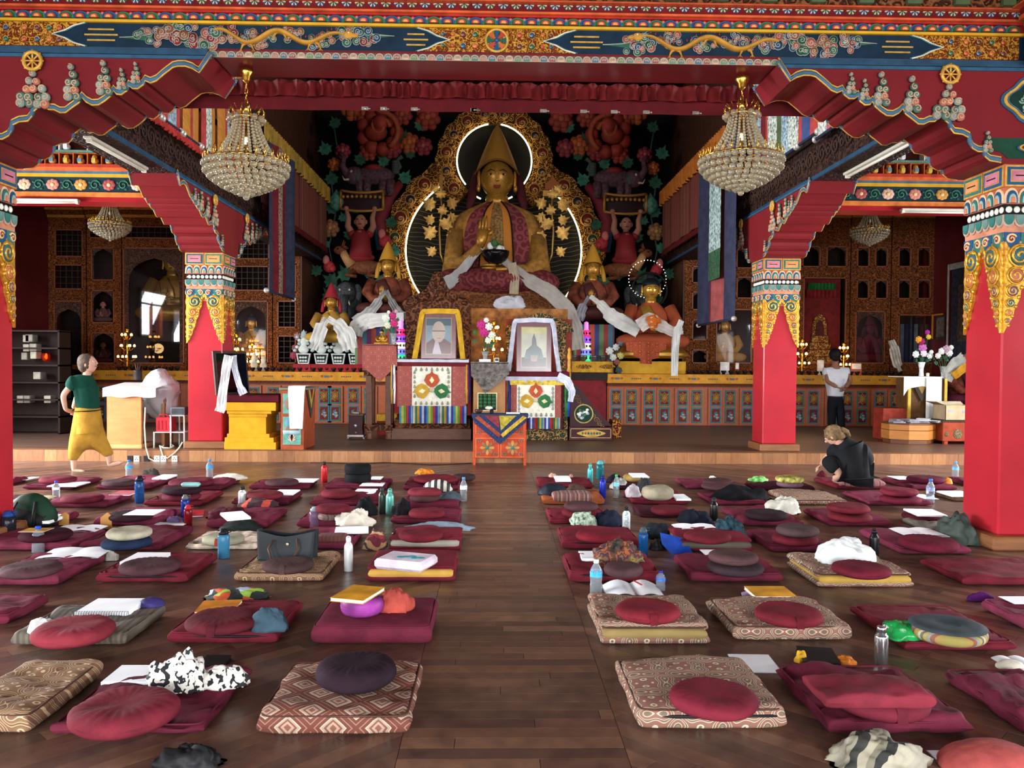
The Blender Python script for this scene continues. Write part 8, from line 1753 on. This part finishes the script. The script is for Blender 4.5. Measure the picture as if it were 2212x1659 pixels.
paper(411,440,1099,1115,0,'red covered notebook on the floor beside the red bottle',cover=P('a8202a',.5),rz=.3)
paper(330,396,1128,1141,.03,'white sheets by the red bottle',th=.004,cat='paper',name='paper_sheet')
mat(60,126,1112,1137,'m','small maroon mat under a notebook beside the green backpack',.08)
paper(76,128,1110,1126,.083,'white notebook beside the green backpack',th=.025)
g=atZ(52,1150,0);t=thing('backpack','green and black backpack at the left column','backpack',(g.x,g.y+.14,0));q=MB();q.sph((0,0,.15),(.2,.13,.17),22,14,0,None,lambda p:p+noise.noise_vector(p*6)*.05);q.build('body',[P('12301f',.6,0,.2,6)],t);q=MB();q.sph((-.03,-.03,.1),(.21,.13,.11),18,10,0,None,lambda p:p+noise.noise_vector(p*8)*.03);q.build('black_pocket',[P('17191a',.6)],t)
for s in(-1,1):q=MB();q.tube([(s*.08,-.1,.26),(s*.1,-.17,.16),(s*.08,-.15,.04)],.014,6,flat=.5);q.build('strap',[P('17191a',.6)],t)
btl(-6,25,1104,1166,'dark bottle at the left photo edge beside the backpack','sport','2a2c38','1c3a7a')
mat(866,996,1062,1099,'m','maroon mat by the aisle under a blue grey cloth',.075)
cush(884,950,1068,1083,'4a2a2c','flat brown cushion under a maroon cushion by the aisle',.077)
cush(880,955,1053,1074,'762430','maroon cushion stacked on the flat brown cushion by the aisle',.12)
heap(946,996,1062,1083,.05,cloth('46525c'),'blue grey cloth bunched right of stacked cushions','cloth_bundle','cloth',60)
mat(671,836,1060,1093,'m','maroon mat beside the mint green bottle',.08)
cush(693,770,1055,1078,'6e1e2a','maroon cushion left of the mint green bottle',MZ)
paper(766,812,1055,1066,.09,'printed booklet on the mat beside the mint green bottle')
btl(816,832,1055,1111,'dark olive metal bottle left of the mint green bottle','flask','2e3a30','2a3a30');btl(832,850,1058,1113,'mint green metal bottle','flask','58a898','48988a')
mat(501,653,1060,1092,'m','maroon mat behind the white steel bottle',.08)
cush(534,612,1060,1081,'6a2028','maroon cushion behind the white steel bottle',MZ)
paper(594,641,1057,1068,.09,'white papers right of a maroon cushion',cat='paper',name='paper_sheet')
btl(512,530,1053,1094,'white steel bottle with black lid','flask','c8c8c8','1a1a1c')
mat(311,482,1060,1094,'r','maroon mat under dark and maroon stacked cushions with a teal case',.08)
cush(352,433,1064,1081,'5e1c28','maroon cushion under the dark cushion with the teal case',MZ)
cush(351,436,1048,1070,'2a161e','dark plum cushion with the teal case on top',.16)
q=MB();q.box(-.09,.09,-.035,.035,0,.04,bev=.015);p0=atZ(410,1051,.265);put('pale teal glasses case on the dark plum cushion','case','glasses_case',q,[P('7ab0b0',.4)],(p0.x,p0.y+.03,.262))
btl(287,307,1028,1088,'tall blue bottle with black cap at the left','sport','2a5a9a','16181c')
mat(93,285,1066,1097,'p','maroon mat left of the tall blue bottle',.075)
cush(135,222,1065,1089,'6e1e30','maroon cushion left of the tall blue bottle',.07)
paper(248,292,1060,1069,.07,'tented booklet beside the tall blue bottle',cover=P('a8505a',.6))
mat(-10,93,1074,1093,'d','dark mat under papers beside the left column',.05)
paper(36,105,1066,1082,.05,'open book with yellowed pages beside the left column',open_=True,cat='book',name='open_book',top=P('a8a078',.7))
cush(20,102,1090,1117,'6e1c30','maroon cushion lying at the left column',.02)
mat(871,998,1022,1060,'m','rearmost maroon mat left of the aisle by the clear bottle',.08)
cush(893,990,1026,1044,'721c28','maroon bolster cushion in the last row left of the aisle',.082)
heap(913,978,1036,1063,.07,stripes(['c0beb4','1a1a1c','b8b6ac','1a1a1c'],.14,0,.6),'black and white striped bag on the last row mat','striped_bag','bag',66,fold=.2)
heap(895,938,1013,1026,.06,P('b86a1a',.6,0,.3,20),'orange cloth on the rearmost mat left of the aisle','orange_cloth','cloth',67,.1)
cush(975,1028,1022,1041,'3e2e30','grey brown cushion tipped beside the rearmost mat',.02)
btl(993,1009,1031,1084,'clear bottle beside the aisle in the last rows','pet','c8d4d8','b8c4c8','4a7aa8')
mat(702,848,1033,1058,'m','maroon mat under the tall black drum cushion',.075)
p0=atZ(768,1043,.075);r=28.5*p0.y/FPX;t=thing('drum_cushion','tall black double drum cushion','cushion',(p0.x,p0.y+r,.06));H=atY(768,1003,p0.y+r).z-.06
for k in range(2):q=MB();q.lathe([(r*.9,0),(r,H*.06),(r*1.02,H*.25),(r,H*.44),(r*.9,H*.5)],28,(0,0,k*H*.5));q.build('tier',[cloth('17181a')],t)
paper(780,830,1042,1050,.08,'white sheet before the tall black drum cushion',th=.004,cat='paper',name='paper_sheet');paper(800,826,1029,1036,.08,'printed leaflet right of the tall black drum cushion',th=.004,cat='paper',name='paper_sheet')
btl(692,706,999,1043,'bright red metal bottle beside the black drum cushion','flask','b0141c','1a1a1a')
mat(538,685,1036,1058,'m','maroon mat with a flat brown cushion and papers in the last row',.07)
cush(573,645,1036,1049,'4a2a32','flat brown cushion with papers behind it in the last row',.072)
paper(622,684,1033,1042,.075,'two white sheets right of the flat brown cushion',th=.004,cat='paper',name='paper_sheet')
mat(352,520,1031,1061,'m','maroon mat beside the blue labelled bottle in the last row',.075)
cush(366,460,1031,1054,'641c2c','maroon cushion beside the white hat',.07)
heap(460,533,1023,1038,.05,P('c8c0b0',.8,0,.1,10),'white hat and papers behind a last row mat','white_hat','hat',70,.14,fold=.15)
btl(443,458,992,1033,'clear bottle with blue label beside the white hat','pet','ccd8e0','3a8ac8','3a7ac8')
mat(207,381,1028,1058,'p','maroon mat with a grey brown cushion in front of the walking woman',.075)
cush(222,290,1036,1051,'4a3438','grey brown cushion in front of the walking woman',.07)
paper(340,372,1023,1033,.08,'white notebook near the platform sockets',th=.02);heap(308,345,1013,1030,.0,P('3a342c',.7,0,.3,8),'dark tented book near the platform sockets','tented_book','book',72,.06)
btl(268,283,994,1031,'clear bottle with blue label at the walking woman\'s foot','pet','ccd8e0','3a8ac8','2a6ac8')
mat(50,220,1030,1058,'m','maroon mat with a round cushion left of the walking woman\'s mat',.075)
cush(88,163,1027,1046,'6e2030','maroon cushion beside the slim clear bottle',.07)
paper(118,180,1039,1050,.08,'white papers beside the slim clear bottle',cat='paper',name='paper_sheet')
btl(110,125,1039,1078,'slim clear bottle with blue cap at the left','pet','d0d8e0','c0ccd4','2a4ac8')
mat(-60,60,1030,1050,'m','rearmost maroon mat at the left column',.07)
paper(52,72,1030,1037,.03,'white paper beside the rearmost mat at the left column',th=.004,cat='paper',name='paper_sheet')
mat(1330,1697,1418,1580,'B','tan brocade mat front right of the aisle with dark zip',.11,zipper=True)
cush(1443,1640,1466,1554,'7a2030','maroon cushion with button dimple on the front right brocade mat',.10)
paper(1583,1676,1413,1453,0,'printed white page on the floor behind the front right brocade mat',th=.004,cat='paper',name='paper_sheet',rz=-.05)
mat(1677,2100,1437,1590,'m','large wrinkled maroon mat front right under a folded cloth',.075,wr=.034)
cush(1797,2005,1462,1557,'6a1e2c','maroon drum cushion under the folded square cloth',.07,band='5e1a28')
g=atZ(1905,1505,.22);q=MB();softbox(q,.43,.25,.065,8,.02,.2);put('folded maroon cloth pillow on top of the front drum cushion','pillow','folded_cloth',q,[cloth('7e2634')],(g.x,g.y+.125,.165))
paper(1728,1805,1398,1433,.01,'black notebook behind the front right wrinkled mat',th=.022,cover=P('1a1a1c',.5),top=P('1a1a1c',.5),rz=-.2)
heap(1716,1745,1405,1435,0,P('d09a1a',.5,0,.15,12),'yellow cloth under the black notebook','yellow_cloth','cloth',80);heap(1800,1850,1422,1442,0,P('b8641a',.4,0,.3,14),'orange wrapper beside the black notebook','orange_wrapper','wrapper',81,.05)
btl(1895,1925,1349,1440,'brushed steel bottle standing behind the front right mat','steel')
mat(2038,2420,1445,1595,'m','crumpled maroon mat cut by the lower right photo edge',.07,wr=.05)
paper(2166,2240,1417,1450,.02,'white pages at the right photo edge',open_=True);heap(2150,2215,1432,1450,.02,P('b8b0a0',.6),'cream pen case at the right photo edge','pen_case','case',83,.05,fold=.1)
heap(1786,1998,1590,1680,0,stripes(['8e887a','7e7868','23241f','88826f','6a6454','1b1c19','96907e'],.26,0,.8,.5,'Object',.3),'black and beige striped scarf at the bottom photo edge',seed=85,fold=.35,n=64)
heap(2020,2260,1604,1690,0,cloth('b04a46'),'coral pink cushion at the lower right corner','coral_cushion','cushion',86,fold=.08,n=50)
paper(2024,2070,1620,1665,0,'white paper under the coral pink cushion',th=.004,cat='paper',name='paper_sheet')
mat(1270,1533,1285,1394,'B','tan brocade mat with foam showing right of the aisle in second row',.115,foam='8a7444')
cush(1327,1472,1293,1349,'84222e','bright maroon cushion on the second row foam brocade mat',.11,band='7a1e2a')
mat(1527,1840,1289,1386,'B','tan brocade mat with an orange book behind its cushion',.10)
cush(1630,1777,1303,1354,'761e2a','maroon cushion in front of the orange book at right',.095,band='6c1a26')
paper(1618,1708,1267,1289,.09,'orange prayer book with white pages behind a maroon cushion','prayer_book',.02,P('c88a24',.5,0,.2,6),0,'book')
heap(1600,1645,1278,1291,.05,cloth('9a80b0'),'lilac ribbon beside the orange prayer book','ribbon','ribbon',88,.03)
mat(1838,2193,1307,1408,'r','maroon mat with the green plastic bag in second row',.07)
cush(1966,2127,1338,1393,stripes(['8a7238','784634','7a7a74','96863e','5a544c','a89c80','82763a'],.09,0),'round cushion with plaid rim and grey top',.07,'disc')
dz=.056+LH[0];p0=atZ(2046,1377,dz);q=MB();q.lathe([(0,.006),(.06,.008),(.075,.016),(.15,.016),(.19,.004),(.19,0)],28,cap=False);put('grey felt disc lying on the plaid rim cushion','disc','felt_disc',q,[cloth('3a444a')],(LH[1],LH[2],dz-.006))
heap(1897,2000,1340,1386,.06,P('14823a',.25,0,.35,9),'shiny green plastic bag on the second row maroon mat','plastic_bag','bag',90,.09,fold=.3)
mat(2140,2420,1303,1364,'p','maroon mat cut by the right photo edge in second row',.09)
paper(2172,2240,1288,1304,.09,'white page at the right photo edge in second row',th=.004,cat='paper',name='paper_sheet');heap(2086,2150,1280,1300,0,cloth('5a1a6a'),'purple strap on the floor at the right','strap','strap',91,.03,fold=.2)
mat(1216,1425,1196,1260,'r','red zipped mat under the colourful scarf right of the aisle',.10,zipper=True)
cush(1303,1390,1215,1247,'52363a','grey brown cushion in front of the colourful scarf',.10)
sc2=N('colour_scarf');v=sc2.coord();SC2=sc2.fin(sc2.ramp(sc2.noise(v,9,3),[(.2,'1f2a20'),(.36,'4a2a20'),(.46,'8a4a20'),(.50,'3e2430'),(.57,'6a4a30'),(.61,'7a6a2a'),(.65,'3a3c34')],True),.9)
heap(1268,1395,1171,1230,.09,SC2,'colourful orange and brown scarf heaped on the red zipped mat',seed=95,fold=.5,n=60)
paper(1252,1290,1190,1207,.09,'thick book at the left end of the colourful scarf',th=.03,cat='book',name='paperback_book')
btl(1275,1303,1209,1285,'large clear bottle with blue label beside the aisle','pet','d0dce4','3a9ad0','c8d0d4')
paper(1307,1430,1250,1286,.0,'open ring binder of printed pages behind the foam brocade mat',open_=True,th=.04);q=MB();p0=atZ(1372,1262,.06);q.cyl((0,0,0),(.03,-.12,.005),.005,6);put('red pen lying across the open ring binder','pen','pen',q,[P('b83020',.4)],(p0.x,p0.y+.05,.07))
btl(1418,1440,1233,1278,'small clear bottle with dark blue cap beside the open binder','pet','ccd4e0','3a6ac0','2a2a9a')
mat(1456,1690,1198,1259,'m','maroon mat under two stacked brown cushions',.09)
cush(1526,1650,1212,1241,'3a2a30','dark brown cushion under the taupe cushion',MZ)
cush(1530,1637,1190,1218,'56393a','taupe cushion stacked on the dark brown cushion',.175)
paper(1518,1558,1187,1201,.08,'white paper behind the two stacked brown cushions',th=.004,cat='paper',name='paper_sheet')
g=atZ(1470,1200,0);t=thing('document_folder','bright blue plastic folder standing open on the floor','folder',(g.x,g.y+.05,0))
q=MB();pl=[atY(a,b_,g.y+.05+c_)-Vector(t.location)for a,b_,c_ in((1426,1152,.12),(1478,1164,.12),(1500,1199,-.02),(1452,1200,-.02),(1430,1175,.04))];q.add(pl+[p+Vector((0,.012,.004))for p in pl],[(4,3,2,1,0),(5,6,7,8,9)]+[(i,(i+1)%5,(i+1)%5+5,i+5)for i in range(5)]);q.build('cover_sheet',[P('1c46b0',.35,0,.1)],t)
heap(1402,1440,1165,1190,0,P('141417',.5),'small black bag left of the blue folder','small_bag','bag',97)
mat(1700,1972,1198,1270,'B','brocade mat with yellow foam showing under the white bag',.11,foam='b08a3a')
cush(1797,1923,1213,1249,'6a1a2a','maroon cushion in front of the white shopping bag',.105)
heap(1764,1890,1160,1224,.10,P('ccd0d0',.6,0,.06,5),'white shopping bag with its mouth open on the foam mat','shopping_bag','bag',99,.17,fold=.3,n=60);heap(1782,1812,1178,1215,.10,stripes(['3a6a6a','b8b0a0','2a2a5a','a8503a'],.08,2,.8),'folded striped clothes in the mouth of the white bag','folded_clothes','clothes',100,.06,fold=.2)
btl(1882,1903,1145,1207,'black sports bottle behind the white shopping bag','flask','17171a','17171a')
mat(1988,2330,1206,1266,'r','empty maroon mat at the right edge before the column',.075)
mat(1204,1380,1138,1188,'r','maroon mat with dark zip right of the aisle in fourth row',.10,zipper=True)
cush(1243,1342,1145,1171,'7a1a28','maroon cushion on the zipped fourth row mat by the aisle',.10)
btl(1380,1402,1139,1204,'blue sports bottle right of the fourth row aisle mat','sport','1c64a8','3a4a58')
mat(1442,1626,1141,1193,'r','maroon mat with olive foam showing behind the blue folder',.11,foam='5a5248')
cush(1476,1580,1145,1174,'6a1c26','maroon cushion on the olive foam mat',.105)
paper(1456,1546,1131,1143,.10,'open white notebook before the navy jacket',open_=True)
heap(1460,1540,1103,1136,.05,cloth('171b2a'),'navy jacket heaped behind the open notebook','jacket','jacket',104,.18)
heap(1541,1610,1115,1166,.03,P('1c3038',.9,0,.8,26),'navy and teal fringed scarf beside the navy jacket',seed=105);heap(1390,1455,1127,1166,.0,cloth('202a30'),'dark blue scarf left of the navy jacket',seed=106)
mat(1612,1797,1143,1194,'m','maroon mat under a grey brown cushion stacked on a maroon one',.085)
cush(1668,1766,1152,1178,'6a1c28','maroon cushion under the grey brown cushion at right',MZ)
cush(1676,1769,1134,1159,'4e3a3c','grey brown cushion stacked on a maroon cushion at right',.175)
mat(1857,2097,1143,1199,'p','crumpled maroon mat left of the grey green bag',.075,wr=.016)
cush(1944,2068,1155,1196,'6a1a2c','wide maroon cushion in front of the open book at right',.07)
paper(1938,2030,1137,1157,.09,'open white book behind the wide maroon cushion',open_=True)
mat(1962,2075,1122,1148,'G','grey mat corner behind the open white book',.06)
heap(2026,2104,1112,1179,.0,P('3c4640',.6,0,.2,5),'grey green canvas bag slumped against the right column','canvas_bag','bag',110,.22,fold=.35,n=56)
mat(1180,1316,1097,1133,'r','maroon mat by the aisle under the pale patterned scarf',.08)
cush(1212,1298,1098,1117,'641a24','maroon cushion under a flat brown pad by the aisle',MZ);cush(1217,1293,1087,1101,'4e3034','flat brown pad cushion on the maroon one by the aisle',.16)
heap(1233,1292,1100,1139,.03,P('7c8c7a',.9,0,.6,30),'pale green patterned scarf right of the aisle',seed=112,depth=.12);heap(1286,1346,1103,1139,.03,cloth('20263a'),'navy sweater beside the pale patterned scarf','sweater','sweater',113,.14)
t=btl(1345,1363,1097,1148,'white bottle with black cap and grey lettering','flask','d8dcdc','17181a');text('EQUA',(.008,-.068,.10),.05,(PI/2,-PI/2,0),P('7a98a8',.5),t)
mat(1370,1490,1096,1119,'d','dark maroon mat behind the navy jacket',.06);cush(1405,1490,1092,1114,'5e1822','maroon cushion behind the navy jacket',.05)
mat(1558,1735,1094,1138,'m','maroon mat under a near black cushion and plastic bag',.08)
cush(1608,1702,1098,1127,'2a1a20','near black cushion left of the white plastic bag',MZ)
heap(1653,1728,1072,1112,.06,P('b8b4a8',.4,0,.12,8),'white plastic bag on the mat behind the near black cushion','plastic_bag','bag',116,.14,fold=.45)
btl(1535,1553,1078,1126,'black metal bottle left of the near black cushion','flask','151517','2a2a2c')
mat(1735,1925,1098,1138,'m','maroon mat under two stacked maroon cushions, fifth row',.08)
cush(1790,1882,1107,1127,'6e1c28','lower of two stacked maroon cushions, fifth row right',MZ);cush(1787,1878,1087,1109,'701e2a','upper of two stacked maroon cushions, fifth row right',.165)
cush(1950,2043,1104,1128,'5a1622','dark maroon cushion with a notebook on top at right',.02);paper(1966,2030,1099,1113,.13,'white notebook lying on the dark maroon cushion',th=.015,rz=-.1)
mat(1166,1306,1057,1091,'o','orange brown mat beside the aisle with a striped pillow',.09)
g=atZ(1238,1083,.09);q=MB();softbox(q,.40,.26,.10,12,.01,.3);put('striped rectangular pillow on the orange brown mat','pillow','striped_pillow',q,[stripes(['5a3a3a','7a5a50','4a2c2e','86685c','6a3e3c'],.09,0)],(g.x,g.y+.14,.072))
heap(1160,1227,1043,1072,.07,P('1c1f2a',.5),'black pouch behind the striped pillow','black_pouch','pouch',120,.12,fold=.12);heap(1222,1270,1045,1064,.08,P('4a342c',.7),'brown cloth bag behind the striped pillow','cloth_bag','bag',121,.1)
mat(1346,1488,1059,1091,'r','maroon mat under the beige cushion',.075)
cush(1385,1456,1046,1083,'968c74','beige cushion tilted on a maroon mat',.07,'plain');heap(1375,1412,1033,1062,.06,cloth('36383c'),'grey scarf behind the beige cushion',seed=123);heap(1350,1385,1047,1075,.06,P('a8a0a4',.35,0,.15,10),'thin plastic bag left of the beige cushion','plastic_bag','bag',124)
paper(1453,1486,1065,1078,.07,'white notebook right of the beige cushion',th=.02)
mat(1507,1662,1063,1093,'m','maroon mat under the black clothing',.07);heap(1530,1666,1050,1083,.05,cloth('141317'),'long heap of black clothing across a mat','black_clothing','clothes',126,.16)
mat(1660,1832,1058,1092,'B','empty brocade mat left of the stacked cushions and bottle',.075)
mat(1820,2012,1061,1093,'p','maroon mat under two stacked cushions beside the clear bottle',.07)
cush(1900,1988,1068,1090,'701c30','lower of two stacked cushions beside the clear bottle',.07);cush(1902,1982,1051,1074,'7a2234','upper of two stacked cushions beside the clear bottle',.15)
btl(2005,2023,1035,1088,'clear bottle right of the stacked cushions','pet','d0d8e4','8a9ac8','2a6ac0');paper(1980,2012,1066,1078,.04,'white sheet left of the clear bottle',th=.004,cat='paper',name='paper_sheet')
mat(2025,2120,1062,1084,'b','brown mat half hidden by the right column',.05);paper(2038,2095,1058,1070,.052,'folded newspaper on the brown mat by the right column',th=.02,cat='paper',name='newspaper')
mat(1158,1282,1030,1056,'r','rearmost maroon mat right of the aisle with a notebook',.08);paper(1198,1232,1021,1036,.085,'white notebook standing on the rearmost right mat',th=.03);heap(1185,1203,1022,1032,.08,P('b08a7a',.6),'pinkish bundle beside the rearmost notebook','cloth_bundle','cloth',130);heap(1228,1238,1024,1032,.08,P('a87a6a',.6),'small peach ball beside the rearmost notebook','ball','ball',131)
btl(1269,1282,1004,1043,'turquoise flask in the last row right of the aisle','flask','3aa0a4','48a8a8');btl(1288,1306,995,1036,'teal translucent bottle behind the blue bottle','sport','2a8088','4a9aa0');btl(1295,1310,1029,1076,'shiny blue metal bottle','flask','1424a0','1a1a6a');btl(1325,1339,1025,1076,'clear bottle with green cap','pet','ccd8d8','6ab8d0','3a9a4a')
mat(1316,1412,1036,1059,'d','dark maroon mat under a yellow cushion and white clothes',.07);cush(1345,1402,1021,1043,'9a7a3e','mustard yellow cushion with a notebook on top',.07,'plain');paper(1362,1398,1019,1030,.18,'white notebook on the mustard yellow cushion',th=.012);heap(1308,1352,1026,1045,.04,cloth('1c1e30'),'navy cloth beside the mustard yellow cushion','navy_cloth','cloth',135);heap(1318,1358,1034,1058,.0,P('a8a49c',.8),'white cloth in front of the navy cloth','white_cloth','cloth',136)
mat(1458,1602,1033,1057,'p','maroon mat with two brown cushions in the last row',.06);cush(1514,1612,1044,1058,'5a383c','flat taupe cushion in the last row right',.04);cush(1517,1583,1034,1049,'4a2c30','brown cushion beside a white strap in the last row',.08);heap(1530,1548,1029,1036,.08,WHITE,'white strap on the last row brown cushion','strap','strap',138,.03)
mat(1612,1760,1042,1061,'d','dark plum mat under the yellow patterned cushion',.07);cush(1677,1735,1040,1051,'6a4a5a','plaid cushion under the yellow patterned cushion',.075,'plain');cush(1675,1737,1028,1043,P('8a843e',.8,0,.5,20),'yellow patterned cushion left of the seated woman',.13,'plain')
heap(1618,1660,1028,1042,.06,P('6ab05a',.5,0,.5,14),'green and white straps on the dark plum mat','straps','strap',139,.08)
mat(1757,1916,1031,1058,'r','maroon mat the woman in black sits on',.07);g=atZ(1868,1051,.07);q=MB();softbox(q,.5,.34,.09,15,.008,.3);put('pink ribbed pillow under the woman in black','pillow','ribbed_pillow',q,[stripes(['8a5a5a','9a6a66','6a3e42','96645f'],.07,0)],(g.x,g.y+.17,.056));heap(1812,1838,1006,1050,.06,P('a8745a',.7,0,.1,8),'peach cloth hanging beside the seated woman','peach_cloth','cloth',141,.05,fold=.2);heap(1764,1786,1019,1031,.06,cloth('5a1424'),'small dark red pouch left of the seated woman','pouch','pouch',142)
mat(1902,2067,1031,1060,'m','maroon mat with an orange cup right of the seated woman',.065);cush(1960,2040,1026,1046,'541426','plum cushion right of the seated woman',.06);paper(1928,1968,1027,1036,.065,'white sheet beside the plum cushion',th=.004,cat='paper',name='paper_sheet');heap(2036,2058,1032,1046,.05,P('d0741a',.5),'orange knit ball beside the plum cushion','orange_ball','ball',144,fold=.1)
mat(2055,2140,1032,1051,'m','rearmost maroon mat at the right column',.065);btl(2060,2075,997,1034,'clear bottle with blue label at the right column','pet','d0d8e0','5aa0d0','4a90c8')
